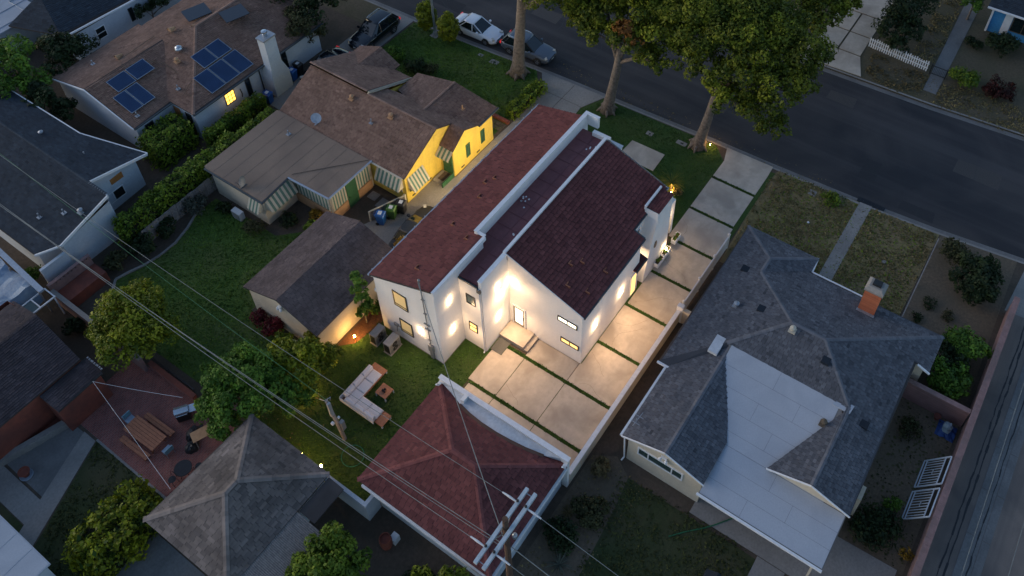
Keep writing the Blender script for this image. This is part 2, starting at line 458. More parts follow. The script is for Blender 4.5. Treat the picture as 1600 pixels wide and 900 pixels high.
def shingles(mb, poly, course=.15, tab=.36, lift=.028, spread=.13, rng=random):
    P, n, up, h = plane_axes(poly)
    o = P[0]
    A = [((p - o).dot(h), (p - o).dot(up)) for p in P]
    tmin, tmax = min(a[1] for a in A), max(a[1] for a in A)
    def span(t):
        xs = []
        for i in range(len(A)):
            (a0, t0), (a1, t1) = A[i], A[(i + 1) % len(A)]
            if abs(t1 - t0) < 1e-9:
                if abs(t - t0) < 1e-6: xs += [a0, a1]
            elif min(t0, t1) - 1e-9 <= t <= max(t0, t1) + 1e-9:
                xs.append(a0 + (a1 - a0) * (t - t0) / (t1 - t0))
        return (min(xs), max(xs)) if xs else None
    k = 0
    t = tmin
    while t < tmax - 0.01:
        t1 = min(t + course, tmax)
        s0, s1 = span(t + 1e-5), span(t1 - 1e-5)
        if s0 and s1:
            lo, hi = min(s0[0], s1[0]), max(s0[1], s1[1])
            a = lo - rng.random() * tab
            while a < hi:
                w = tab * (0.75 + 0.5 * rng.random())
                b = a + w
                p0, p1 = max(a, s0[0]), min(b, s0[1])
                q0, q1 = max(a, s1[0]), min(b, s1[1])
                p0, q0 = min(p0, s0[1]), min(q0, s1[1])
                p1, q1 = max(p1, s0[0]), max(q1, s1[0])
                if max(p1 - p0, q1 - q0) > 0.02:
                    l0 = lift * (0.7 + 0.8 * rng.random()); val = min(1, max(0, rng.gauss(.5, spread)))
                    g = 0.009
                    B0 = o + h * (p0 + g) + up * t; B1 = o + h * (p1 - g) + up * t
                    T0 = o + h * (q0 + g) + up * (t1 + .004); T1 = o + h * (q1 - g) + up * (t1 + .004)
                    mb.face([B0 + n * l0, B1 + n * l0, T1 + n * .003, T0 + n * .003], val)
                    mb.face([B0, B1, B1 + n * l0, B0 + n * l0], val)
                a = b
        t = t1
        k += 1

def slab(mb, poly, th=.12):
    P, n, up, h = plane_axes(poly)
    d = Vector((0, 0, -th))
    # order counter-clockwise from above
    if sum((P[i].x * P[(i + 1) % len(P)].y - P[(i + 1) % len(P)].x * P[i].y) for i in range(len(P))) < 0: P = P[::-1]
    b = len(mb.v); k = len(P)
    mb.v += [tuple(p) for p in P] + [tuple(p + d) for p in P]
    mb.f.append(tuple(range(b, b + k))); mb.f.append(tuple(range(b + 2 * k - 1, b + k - 1, -1)))
    for i in range(k):
        j = (i + 1) % k
        mb.f.append((b + j, b + i, b + k + i, b + k + j))

def roof(parent, planes, m, caps=(), deck='roof_felt', th=.12, course=.15, tab=.36, cap_w=.26, name='roof', deck_mat=None, lift=.028, spread=.13):
    mb = MB()
    for p in planes: slab(mb, p, th)
    r = mb.build(name, deck_mat or deck, parent)
    sb = MB()
    for p in planes: shingles(sb, p, course, tab, lift, spread)
    so = sb.build('shingles', m, r); so['kind'] = 'stuff'
    if caps:
        for a, b in caps:
            cb = MB()
            a, b = Vector(a), Vector(b); L = (b - a).length; d = (b - a) / L
            sd = d.cross(Vector((0, 0, 1))).normalized()
            up = sd.cross(d).normalized()
            k = 0; t = 0.0
            while t < L:
                t1 = min(t + .22, L)
                p, q = a + d * t, a + d * t1
                l0, l1 = .035 + .012, .035
                w = cap_w / 2
                val = min(1, max(0, random.gauss(.85, .12)))
                for sgn in (1, -1):
                    e = sd * w * sgn - Vector((0, 0, .30 * w))
                    f = [p + up * l0, q + up * l1, q + up * l1 + e, p + up * l0 + e]
                    cb.face(f if sgn < 0 else f[::-1], val)
                t = t1
            cb.build('ridge_cap', m, r)
    return r

def walls(parent, loop, m, z0=0.0, name='wall'):
    """closed loop of (x, y, ztop); gable peaks are extra points on the loop"""
    mb = MB()
    n = len(loop)
    ar = sum(loop[i][0] * loop[(i + 1) % n][1] - loop[(i + 1) % n][0] * loop[i][1] for i in range(n))
    if ar < 0: loop = loop[::-1]
    for i in range(n):
        a, b = loop[i], loop[(i + 1) % n]
        mb.face([(a[0], a[1], z0), (b[0], b[1], z0), (b[0], b[1], b[2]), (a[0], a[1], a[2])])
    return mb.build(name, m, parent)

def window(parent, plane, c, a0, a1, z0, z1, out, pane='pane_dark', frame='black', mull=(), rails=(), fw=.06, depth=.05, name='window', sill=False):
    """plane 'x' or 'y' at coordinate c; out = +1/-1 the way it faces; frame > pane"""
    f = MB()
    if a0 > a1: a0, a1 = a1, a0
    lo, hi = (c - .02, c + depth * out) if out > 0 else (c + depth * out, c + .02)
    def bx(p, q, r, s, l=lo, h=hi, mb=f):
        if plane == 'x': mb.box(l, h, p, q, r, s)
        else: mb.box(p, q, l, h, r, s)
    bx(a0, a0 + fw, z0, z1); bx(a1 - fw, a1, z0, z1); bx(a0 + fw, a1 - fw, z0, z0 + fw); bx(a0 + fw, a1 - fw, z1 - fw, z1)
    for t in mull:
        x = a0 + (a1 - a0) * t; bx(x - fw * .4, x + fw * .4, z0 + fw, z1 - fw)
    for t in rails:
        zz = z0 + (z1 - z0) * t; bx(a0 + fw, a1 - fw, zz - fw * .4, zz + fw * .4, lo + .004, hi - .004)
    if sill:
        l2, h2 = (c - .02, c + (depth + .05) * out) if out > 0 else (c + (depth + .05) * out, c + .02)
        bx(a0 - .05, a1 + .05, z0 - .06, z0 - .002, l2, h2)
    w = f.build(name, frame, parent)
    p = MB()
    l, h = (c - .015, c + .015) if True else (0, 0)
    bx(a0 + fw * .5, a1 - fw * .5, z0 + fw * .5, z1 - fw * .5, l + .012 * out, h + .005 * out, p)
    p.build('pane', pane, w)
    return w

def lamp_light(name, parent, loc, energy, col=(1.0, .70, .40), kind='POINT', size=.05, rot=None, spot=None, blend=.6):
    d = bpy.data.lights.new(name, kind)
    d.energy = energy; d.color = col
    d.shadow_soft_size = size
    if kind == 'SPOT':
        d.spot_size = spot or RAD(120); d.spot_blend = blend
    o = bpy.data.objects.new(name, d); COL.objects.link(o)
    if parent is not None:
        o.parent = parent; o.location = Vector(loc) - top(parent).location
    else:
        o.location = loc
    if rot is not None: o.rotation_euler = rot
    return o

# ---- plants
def leaf_cloud(blobs, n, size, rng, clump=.34, nclump=26, up=.35, flat=.6, shell=.55, full=False, lite=0.0):
    """leaf quads gathered in clumps over the surface of ellipsoid blobs"""
    cs = []; wts = []
    for (cx, cyy, cz, rx, ry, rz) in blobs:
        k = max(6, int(nclump))
        d = rng.normal(size=(k, 3)); d /= np.linalg.norm(d, axis=1)[:, None]
        if not full: d[:, 2] = np.where(d[:, 2] < -.35, -d[:, 2] * .6, d[:, 2])
        rr = rng.uniform(.62, 1.0, size=(k, 1))
        R = np.array([rx, ry, rz])
        c = np.array([cx, cyy, cz]) + d * R * rr
        cr = clump * (rx + ry + rz) / 3 * rng.uniform(.6, 1.25, size=k)
        bright = rng.uniform(0, 1, size=k)
        for i in range(k): cs.append((c[i], cr[i], bright[i], d[i])); wts.append(cr[i] ** 2)
    wts = np.array(wts); wts /= wts.sum()
    idx = rng.choice(len(cs), size=n, p=wts)
    C = np.array([c[0] for c in cs])[idx]; Rr = np.array([c[1] for c in cs])[idx]; Br = np.array([c[2] for c in cs])[idx]; D = np.array([c[3] for c in cs])[idx]
    e = rng.normal(size=(n, 3)); e /= np.linalg.norm(e, axis=1)[:, None]
    rad = Rr * (shell + (1.08 - shell) * rng.random(n) ** .7)
    pos = C + e * rad[:, None]
    nor = e * .8 + D * .4 + rng.normal(size=(n, 3)) * flat; nor[:, 2] += up
    nor /= np.linalg.norm(nor, axis=1)[:, None]
    val = np.clip(.04 + .62 * Br ** 1.7 + .34 * rng.random(n) ** 1.5 + lite, 0, 1)
    return pos, nor, val

def leaf_quads(pos, nor, size, rng, aspect=.55):
    n = len(pos)
    t = rng.normal(size=(n, 3)); t -= nor * (t * nor).sum(1)[:, None]; t /= np.linalg.norm(t, axis=1)[:, None]
    b = np.cross(nor, t)
    s = size * np.clip(rng.lognormal(0, .34, size=n), .4, 2.0)[:, None]
    V = np.empty((n, 4, 3))
    V[:, 0] = pos - t * s * .5; V[:, 1] = pos + b * s * aspect * .5 + nor * s * .06; V[:, 2] = pos + t * s * .5; V[:, 3] = pos - b * s * aspect * .5 + nor * s * .06
    return V.reshape(-1, 3), np.arange(n * 4).reshape(n, 4)

def foliage(parent, name, blobs, n, size, m, seed, **k):
    rng = np.random.default_rng(seed)
    asp = k.pop('aspect', .6)
    p, no, v = leaf_cloud(blobs, n, size, rng, **k)
    V, F = leaf_quads(p, no, size, rng, asp)
    return np_mesh(name, V, F, v, m, parent)

def hedge_leaves(parent, name, x0, x1, y0, y1, z0, z1, n, size, m, seed, lump=.18):
    rng = np.random.default_rng(seed)
    dx, dy, dz = x1 - x0, y1 - y0, z1 - z0
    ar = np.array([dx * dy * 1.6, dx * dz, dx * dz, dy * dz, dy * dz]); ar /= ar.sum()
    k = rng.choice(5, size=n, p=ar)
    u, w = rng.random(n), rng.random(n)
    pos = np.empty((n, 3)); nor = np.zeros((n, 3))
    for i, (f, ax) in enumerate((('t', 2), ('y0', 1), ('y1', 1), ('x0', 0), ('x1', 0))):
        q = k == i
        if f == 't': pos[q] = np.stack([x0 + u[q] * dx, y0 + w[q] * dy, np.full(q.sum(), z1)], 1); nor[q] = (0, 0, 1)
        elif f[0] == 'y': pos[q] = np.stack([x0 + u[q] * dx, np.full(q.sum(), y0 if f == 'y0' else y1), z0 + w[q] * dz], 1); nor[q] = (0, -1 if f == 'y0' else 1, 0)
        else: pos[q] = np.stack([np.full(q.sum(), x0 if f == 'x0' else x1), y0 + u[q] * dy, z0 + w[q] * dz], 1); nor[q] = (-1 if f == 'x0' else 1, 0, 0)
    ph = rng.random(6) * 6
    bul = np.sin(pos[:, 0] * 3.1 + ph[0]) * np.sin(pos[:, 1] * 3.4 + ph[1]) + .6 * np.sin(pos[:, 0] * 7 + ph[2]) * np.sin(pos[:, 2] * 6 + ph[3]) + .5 * np.sin(pos[:, 1] * 8 + ph[4])
    pos += nor * (lump * .5 * bul + rng.normal(size=n) * lump * .45)[:, None]
    nn = nor + rng.normal(size=(n, 3)) * .55; nn /= np.linalg.norm(nn, axis=1)[:, None]
    val = np.clip(.42 + .2 * bul + .22 * rng.normal(size=n), 0, 1)
    V, F = leaf_quads(pos, nn, size, rng, .6)
    return np_mesh(name, V, F, val, m, parent)

def hedge(label, x0, x1, y0, y1, h, n, m='leaf_hedge', seed=1, size=.16, group=None, name='hedge', cat='hedge', lump=.18):
    t = root(name, label, cat, ((x0 + x1) / 2, (y0 + y1) / 2, 0), 0, group)
    i = .16
    MB().box(x0 + i, x1 - i, y0 + i, y1 - i, 0, h - i).build('branches', 'twig', t)
    hedge_leaves(t, 'leaves', x0, x1, y0, y1, .08, h, n, size, m, seed, lump)
    return t

def bush(label, x, y, r, h, n, m='leaf_green', seed=1, size=.15, name='shrub', cat='shrub', group=None, z=0.0, blobs=None, **k):
    t = root(name, label, cat, (x, y, z), 0, group)
    rg = random.Random(seed)
    if blobs is None:
        blobs = [(x, y, z + h * .55, r * .85, r * .85, h * .45)]
        for i in range(4):
            a = rg.random() * 6.28
            blobs.append((x + math.cos(a) * r * .5, y + math.sin(a) * r * .5, z + h * (.35 + .3 * rg.random()), r * .5, r * .5, h * .35))
    st = MB()
    for i in range(5):
        a = rg.random() * 6.28
        st.tube([(x, y, z), (x + math.cos(a) * r * .25, y + math.sin(a) * r * .25, z + h * .35), (x + math.cos(a) * r * .55, y + math.sin(a) * r * .55, z + h * .7)], [.03, .022, .01], 5)
    st.build('stems', 'twig', t)
    foliage(t, 'leaves', blobs, n, size, m, seed, **k)
    return t

def tree(label, x, y, trunk_top, r0, blobs, n, size, m, seed, name='tree', limbs=6, lean=(0, 0), cat='tree', group=None, extra=None, **k):
    t = root(name, label, cat, (x, y, 0), 0, group)
    rg = random.Random(seed)
    tb = MB()
    tx, ty = x + lean[0], y + lean[1]
    pts = []; rr = []
    for i in range(9):
        f = i / 8
        pts.append((x + lean[0] * f + math.sin(f * 5 + seed) * r0 * .25 * f, y + lean[1] * f + math.cos(f * 4 + seed) * r0 * .25 * f, trunk_top * f - .05))
        rr.append(r0 * (1.0 - .42 * f) * (1 + .55 * math.exp(-f * 14)))
    tb.tube(pts, rr, 12)
    if r0 > .25:                                   # root flare
        for i in range(6):
            a = i * 1.05 + rg.random() * .5
            tb.tube([(x + math.cos(a) * r0 * .5, y + math.sin(a) * r0 * .5, r0 * 1.1), (x + math.cos(a) * r0 * 1.35, y + math.sin(a) * r0 * 1.35, .22), (x + math.cos(a) * r0 * 2.0, y + math.sin(a) * r0 * 2.0, -.03)], [r0 * .42, r0 * .3, r0 * .12], 7)
    tb.build('trunk', 'bark', t, smooth=True)
    lb = MB()
    e = Vector(pts[-1])
    for i in range(limbs):
        b = blobs[i % len(blobs)]
        q = Vector((b[0], b[1], b[2]))
        st = Vector(pts[rg.choice((6, 7, 8))])
        mid = st.lerp(q, .5) + Vector((rg.uniform(-.3, .3), rg.uniform(-.3, .3), .25))
        lb.tube([st, mid, q, q + (q - mid) * .5], [r0 * .42, r0 * .3, r0 * .18, r0 * .06], 7)
    lb.build('limbs', 'bark', t, smooth=True)
    foliage(t, 'crown', blobs, n, size, m, seed, **k)
    return t

def tuft(label, x, y, n, length, m, seed, name='plant', cat='plant', group=None, z=0.0, width=.05, stem=0.0, droop=.5, rise=1.0):
    """arching strap leaves from one crown point"""
    t = root(name, label, cat, (x, y, z), 0, group)
    rng = random.Random(seed)
    mb = MB()
    zc = z + stem
    for i in range(n):
        a = rng.random() * 6.283; L = length * rng.uniform(.6, 1.1); rs = rise * rng.uniform(.35, 1.2)
        d = Vector((math.cos(a), math.sin(a), 0)); sd = Vector((-d.y, d.x, 0)) * width / 2
        val = rng.random()
        prev = None
        for j in range(5):
            f = j / 4
            p = Vector((x, y, zc)) + d * L * (f * .8) + Vector((0, 0, L * (rs * f * .8 - droop * f * f)))
            w = sd * (1 - f * .85)
            if prev: mb.face([prev[0], prev[1], p + w, p - w], val)
            prev = (p - w, p + w)
    if stem:
        s = MB(); s.tube([(x, y, z), (x, y, zc)], [.07, .05], 8); s.build('stem', 'bark', t)
    mb.build('leaves', m, t)
    return t

# ================================================================== GROUND
def structure(o, label=None):
    o['kind'] = 'structure'
    if label: o['label'] = label
    return o

def sheet(name, poly, z, m, label=None, th=None):
    mb = MB()
    if th: mb.prism(poly, z - th, z)
    else:
        n = len(poly)
        ar = sum(poly[i][0] * poly[(i + 1) % n][1] - poly[(i + 1) % n][0] * poly[i][1] for i in range(n))
        mb.face([(x, y, z) for x, y in (poly if ar > 0 else poly[::-1])])
    return structure(mb.build(name, m), label)

def rect(x0, x1, y0, y1): return [(x0, y0), (x1, y0), (x1, y1), (x0, y1)]

NK = [(19.5, 110), (22.5, 60), (24.22, 27.65), (24.5, 18), (25.02, 10), (25.2, 6.5), (25.3, 3), (25.6, -4), (25.72, -9.3), (25.98, -15.8), (26.4, -21), (27.1, -26.7), (30.0, -60), (34, -110)]
FK = [(33.5, 110), (36.2, 60), (38.05, -2), (38.3, -8), (38.45, -12), (38.65, -17), (39.2, -23.75), (42, -60), (46, -110)]
sheet('ground', rect(-300, 300, -300, 300), -.16, 'dirt', 'bare earth under the whole neighbourhood')
sheet('street', [(x - .2, y) for x, y in NK] + [(x + .2, y) for x, y in FK[::-1]], -.135, 'asphalt', 'dark asphalt street curving past the front lawns')
sheet('near_block_ground', [(-110, 110)] + NK + [(-110, -110)], 0.0, 'dirt', 'bare dirt of the near block between street and alley', .15)
sheet('far_block_ground', FK + [(120, -110), (120, 110)], 0.0, 'verge_dry', 'dry earth of the block across the street', .15)

def kerb(name, line, side, label):
    mb = MB(); g = MB()
    for (a, b) in zip(line[:-1], line[1:]):
        mb.face([(a[0], a[1], .012), (b[0], b[1], .012), (b[0] - side * .16, b[1], .012), (a[0] - side * .16, a[1], .012)][::(1 if side < 0 else -1)])
        mb.face([(a[0], a[1], -.15), (b[0], b[1], -.15), (b[0], b[1], .012), (a[0], a[1], .012)])
        g.face([(a[0], a[1], -.131), (b[0], b[1], -.131), (b[0] + side * .45, b[1], -.131), (a[0] + side * .45, a[1], -.131)])
    k = structure(mb.build(name, 'concrete_old'), label)
    g.build('gutter', 'concrete_dark', k)
kerb('kerb', NK, 1, 'pale concrete kerb along the near lawns')
kerb('far_kerb', FK, -1, 'concrete kerb along the opposite side of the street')

# main lot
sheet('back_lawn', [(-9.1, 7.6), (-9.1, -1.85), (3.25, -1.85), (3.25, 6.1), (-3.75, 6.1), (-3.75, 7.6)], .006, 'turf', 'smooth dark turf of the floodlit back yard')
sheet('front_lawn', [(16.2, -6.38), (24.25, -6.38), (25.42, -5.2), (25.22, -.5), (25.05, 4.3), (23.2, 5.2), (22.2, 5.3), (17.0, 5.0)], .006, 'turf', 'smooth turf in front of the white house')
sheet('mulch_bed', [(-2.7, 6.1), (-1.9, 5.3), (0, 5.0), (3.0, 4.95), (3.2, 6.1)], .012, 'mulch', 'red bark mulch bed beside the brown-roofed garage')
dw = tag(bpy.data.objects.new('driveway', None), 'long concrete driveway of square slabs with grass strips'); COL.objects.link(dw); structure(dw)
SL = [
    rect(-1.85, -.16, -3.76, -2.0), rect(-1.85, -.16, -6.65, -3.80), rect(-1.85, -.16, -9.95, -6.69),
    [(.06, -3.76), (2.96, -3.76), (2.96, -2.5), (2.36, -2.5), (2.36, -1.8), (.06, -1.8)], rect(.06, 2.96, -6.65, -3.80), rect(.06, 2.96, -9.95, -6.69),
    [(3.18, -6.65), (4.53, -6.65), (4.53, -3.72), (3.18, -3.72)], [(3.18, -6.69), (4.57, -6.69), (4.57, -6.78), (6.33, -6.78), (6.33, -9.95), (3.18, -9.95)],
    rect(6.55, 9.60, -9.95, -6.76), rect(9.82, 12.72, -9.95, -6.86), rect(12.94, 15.78, -9.95, -6.86),
    rect(16.0, 18.9, -9.72, -6.40), rect(19.12, 22.3, -9.66, -6.40),
    [(22.52, -6.40), (24.3, -6.40), (25.62, -6.0), (25.71, -9.6), (24.6, -9.66), (22.52, -9.66)]]
for p in SL:
    MB().prism(p, .0, .045).build('slab', 'concrete', dw)
st = MB().box(-1.9, 25.2, -9.97, -6.7, .002, .026).box(-1.9, 3.2, -6.7, -1.95, .002, .026)
st.build('grass_strip', 'turf', dw)
ckd = MB(); rgd = random.Random(23)
def crack_on(mb, x, y, a, n, w, z, box):
    for i in range(n):
        a += rgd.uniform(-.45, .45); x2, y2 = x + math.cos(a) * .22, y + math.sin(a) * .22
        if not (box[0] < x2 < box[1] and box[2] < y2 < box[3]): break
        d = Vector((x2 - x, y2 - y, 0)).normalized(); sd_ = Vector((-d.y, d.x, 0)) * w / 2
        mb.face([(x - sd_.x, y - sd_.y, z), (x2 - sd_.x, y2 - sd_.y, z), (x2 + sd_.x, y2 + sd_.y, z), (x + sd_.x, y + sd_.y, z)])
        x, y = x2, y2
for x, y, a, bx in ((.3, -5.2, .3, (.1, 2.9, -6.6, -3.8)), (6.7, -7.6, .5, (6.6, 9.5, -9.9, -6.8)), (8.2, -6.9, -1.2, (6.6, 9.5, -9.9, -6.8)), (10.1, -7.2, -.4, (9.9, 12.6, -9.9, -6.9)), (3.4, -7.4, -.5, (3.2, 6.3, -9.9, -6.8)), (5.6, -6.9, -1.9, (4.6, 6.3, -9.9, -6.8)), (13.2, -9.2, .9, (13, 15.7, -9.9, -6.9)), (16.4, -7.0, -.9, (16.1, 18.8, -9.6, -6.5))):
    crack_on(ckd, x, y, a, 11, .007, .0475, bx)
cko = ckd.build('crack', 'dirt', dw); cko['kind'] = 'stuff'
sheet('front_path_slab', [(20.52, .25), (22.35, .15), (22.4, -2.55), (20.52, -2.62)], .045, 'concrete', 'single pale concrete slab set in the front turf', .04)

# yellow house lot
sheet('side_driveway', [(2.6, 5.0), (21.0, 5.1), (21.3, 6.0), (21.3, 8.55), (16.8, 8.72), (12.1, 8.72), (12.1, 9.93), (8.2, 9.93), (5.2, 11.2), (3.6, 11.6), (3.4, 6.2), (2.6, 6.1)], .008, 'concrete_old', 'worn concrete driveway between the yellow and white houses')
ap = tag(bpy.data.objects.new('driveway_apron', None), 'flared concrete apron where the side driveway meets the street'); COL.objects.link(ap); structure(ap)
for p in ([(21.34, 5.1), (23.2, 5.25), (23.2, 7.0), (21.34, 7.0)], [(21.34, 7.04), (23.2, 7.04), (23.2, 8.8), (21.34, 8.6)], [(23.24, 7.04), (25.12, 7.04), (24.98, 10.1), (23.24, 8.85)], [(23.24, 5.2), (25.1, 4.35), (25.14, 7.0), (23.24, 7.0)]):
    MB().prism(p, 0, .03).build('slab', 'concrete_old', ap)
sheet('yellow_house_lawn', [(17.0, 9.0), (21.2, 9.0), (23.3, 9.3), (24.85, 10.5), (24.35, 18), (24.1, 22.7), (17.0, 22.7)], .006, 'lawn', 'green front lawn of the yellow house')
sheet('yellow_back_lawn', [(-9.0, 8.5), (-9.1, 17), (-8.4, 20), (-7.1, 21.2), (-5.4, 20.6), (-3, 20.4), (-.4, 21.3), (1.2, 21.3), (1.2, 15.4), (2.6, 14), (2.6, 12.3), (-3.8, 12.3), (-3.8, 8.5)], .006, 'lawn', 'big green back lawn behind the yellow house')
le = MB()
cv = [(-8.9, 19.3), (-8.2, 20.3), (-7.1, 21.25), (-6.2, 21.0), (-5.4, 20.68), (-4.2, 20.45), (-3, 20.45), (-1.7, 20.8), (-.4, 21.38)]
for a, b in zip(cv[:-1], cv[1:]): le.bar((*a, .06), (*b, .06), .14, .12)
tag(le.build('lawn_edging', 'concrete_old'), 'curved concrete edging strip along the green back lawn', 'edging')
sheet('solar_drive', [(10.0, 22.9), (24.2, 22.9), (24.25, 25.6), (23.0, 26.0), (10.0, 25.6)], .009, 'concrete_old', 'concrete drive where the black car is parked')
sheet('solar_verge', [(24.15, 26.2), (21.5, 26.0), (21.5, 40), (23.6, 40)], .007, 'verge_dry', 'dry verge beyond the parked black car')

# grey house lot
sheet('dry_front_lawn', [(16.0, -10.2), (24.9, -9.75), (25.75, -10.2), (26.3, -21.4), (17.6, -21.3), (16.0, -21.3)], .006, 'lawn_dry', 'patchy dry front lawn of the grey house')
sheet('front_walk', [(16.6, -15.95), (26.05, -15.95), (26.1, -16.8), (16.6, -16.8)], .030, 'concrete_old', 'straight concrete walk across the dry lawn', .03)
sheet('garden_bed', [(13.5, -21.45), (26.3, -21.5), (27.0, -26.3), (13.5, -26.5)], .007, 'dirt_pale', 'pale bare garden earth beside the pink wall')
sheet('grey_back_lawn', [(-14, -13.6), (-3.5, -13.0), (-1.2, -12.8), (.2, -12.6), (.2, -24), (-14, -24)], .007, 'lawn_dark', 'rough dark lawn behind the grey house')
sheet('back_soil', [(-12, -10.3), (.2, -10.3), (.9, -11.5), (.2, -12.6), (-1.2, -12.8), (-3.5, -13.0), (-12, -13.5)], .004, 'dirt_pale', 'bare trodden soil beside the low block wall')
sheet('back_terrace', [(.42, -16.2), (1.6, -16.2), (1.6, -23.2), (.42, -23.2)], .03, 'concrete_old', 'narrow concrete terrace under the flat-roofed porch', .03)
sheet('terrace_path', [(-6, -20.1), (.38, -20.1), (.38, -21.6), (-6, -21.6)], .026, 'concrete_old', 'short concrete path running off the back lawn', .02)
sheet('side_yard_slab', [(-5, -22.2), (3.6, -22.9), (3.7, -26.2), (-5, -26.3)], .022, 'concrete_old', 'grey concrete yard below the porch corner', .02)
sheet('side_yard_dirt', [(3.6, -23.0), (13.2, -23.0), (13.2, -26.5), (3.6, -26.5)], .005, 'dirt_pale', 'littered dirt side yard along the pink wall')

# alley
sheet('alley', [(-60, -27.2), (23.0, -27.2), (27.0, -27.8), (28.5, -40), (-60, -40)], .004, 'alley', 'patched asphalt alley on the right')
al = MB()
for i in range(24):
    x = -40 + i * 2.8
    if x > 21: break
    al.box(x, x + 2.77, -28.95, -28.55, .0, .016).box(x, x + 2.77, -29.75, -29.35, .0, .016)
al.box(-40, 22, -29.33, -28.97, .0, .008)
structure(al.build('alley_gutter', 'concrete_dark'), 'concrete drainage gutter down the middle of the alley')
rg = random.Random(5)
cr = MB()
for y0, w in ((-27.95, .035), (-28.2, .05), (-29.15, .03)):
    y = y0
    for i in range(70):
        x = -10 + i * .5
        y2 = y0 + rg.uniform(-.03, .03)
        ww = w * rg.uniform(.5, 1.4)
        zz = .009 if y0 > -29 else .0125
        cr.face([(x, y - ww, zz), (x + .5, y2 - ww, zz), (x + .5, y2 + ww, zz), (x, y + ww, zz)])
        y = y2
structure(cr.build('tar_seam', MT['black']), 'dark tar seams running along the alley')
sheet('alley_apron', [(22.6, -26.6), (27.05, -26.9), (28.2, -36), (23.2, -36)], .012, 'concrete_old', 'pale concrete pavement at the mouth of the alley')

# wear on the street: cracks, patches and oil stains lie on the asphalt
def strip(mb, pts, w, z):
    for (a, b) in zip(pts[:-1], pts[1:]):
        d = Vector((b[0] - a[0], b[1] - a[1], 0)).normalized(); s = Vector((-d.y, d.x, 0)) * w / 2
        mb.face([(a[0] - s.x, a[1] - s.y, z), (b[0] - s.x, b[1] - s.y, z), (b[0] + s.x, b[1] + s.y, z), (a[0] + s.x, a[1] + s.y, z)])
ck = MB()
rg = random.Random(17)
for k in range(26):
    x, y = rg.uniform(26.5, 37.5), rg.uniform(-28, 26); a = rg.choice((0, 1.57, 1.4, .2)) + rg.uniform(-.3, .3)
    pts = [(x, y)]
    for i in range(rg.randint(5, 16)):
        a += rg.uniform(-.35, .35); x += math.cos(a) * .4; y += math.sin(a) * .4
        if not 26.3 < x < 37.8: break
        pts.append((x, y))
    if len(pts) > 2: strip(ck, pts, rg.uniform(.02, .05), -.1315)
o = structure(ck.build('street_crack', 'black'), 'fine tar-filled cracks wandering over the street'); o['kind'] = 'stuff'
pa_ = tag(bpy.data.objects.new('street_patch', None), 'rectangular repair patches in the street asphalt'); COL.objects.link(pa_); structure(pa_)
m1, m2 = mat('patch_light', (.075, .068, .064), (.052, .048, .048), 14, .95, .2, 80), mat('patch_dark', (.020, .021, .025), (.028, .029, .033), 18, .9, .2, 80)
for x, y, w, h, m_ in ((29.5, -15.5, 2.2, 1.2, m2), (33.5, -22, 1.6, 3.2, m1), (27.6, -19.5, 1.0, 2.4, m2), (31.5, 14, 1.4, 2.6, m1), (35.6, -11, 1.2, 2.2, m1), (30.2, -3.4, 2.6, 1.4, m1), (28.0, 22, 1.3, 3.0, m2)):
    MB().prism([(x - w / 2, y - h / 2), (x + w / 2, y - h / 2 + .1), (x + w / 2 - .1, y + h / 2), (x - w / 2 + .05, y + h / 2)], -.135, -.1325).build('patch', m_, pa_)
# left lots
sheet('brick_patio', [(-14.5, 6.0), (-9.7, 5.9), (-9.7, 10.9), (-10.1, 15.6), (-12.2, 15.6), (-14.5, 14.6)], .012, 'brick', 'red brick patio round the picnic table')
pe = MB(); pe.box(-14.62, -14.5, 5.9, 13.0, 0, .03)
tag(pe.build('patio_edging', 'concrete_old'), 'thin concrete strip edging the red brick patio', 'edging')
sheet('terracotta_terrace', [(-12.2, 15.65), (-12.2, 18.4), (-25, 19.4), (-25, 15.2), (-17.9, 16.4), (-15.1, 15.0)], .02, 'terracotta', 'dark red painted terrace beside the far left house', .02)
sheet('yard_path', [(-14.65, 14.0), (-14.65, 13.0), (-20.5, 10.6), (-26, 8.5), (-26, 9.7), (-20.5, 11.8)], .022, 'concrete_old', 'straight grey concrete path crossing the left yard', .02)
sheet('cross_path', [(-18.35, 17.5), (-19.6, 17.6), (-19.6, 11.4), (-18.35, 11.9)], .018, 'concrete_old', 'second concrete path meeting the first in the left yard', .016)
sheet('left_yard_dirt', [(-14.7, 15.0), (-18.2, 16.0), (-18.2, 12.6), (-14.7, 14.0)], .006, 'concrete_dark', 'dark gritty yard between the two left paths')
sheet('left_rough_lawn', [(-14.62, 12.95), (-14.62, 6.0), (-20.5, 6.0), (-20.5, 10.5)], .006, 'lawn_dark', 'rough dark lawn between the path and the tall hedge')
sheet('far_left_lawn', [(-19.65, 17.0), (-26, 17.0), (-26, 11), (-19.65, 11.6)], .006, 'lawn_dark', 'small dark lawn at the left picture edge')
sheet('shed_slab', [(-16.0, 6.2), (-24, 7.5), (-24, -4), (-16.0, -1)], .016, 'concrete_dark', 'dark concrete slab in front of the hip-roofed shed', .015)

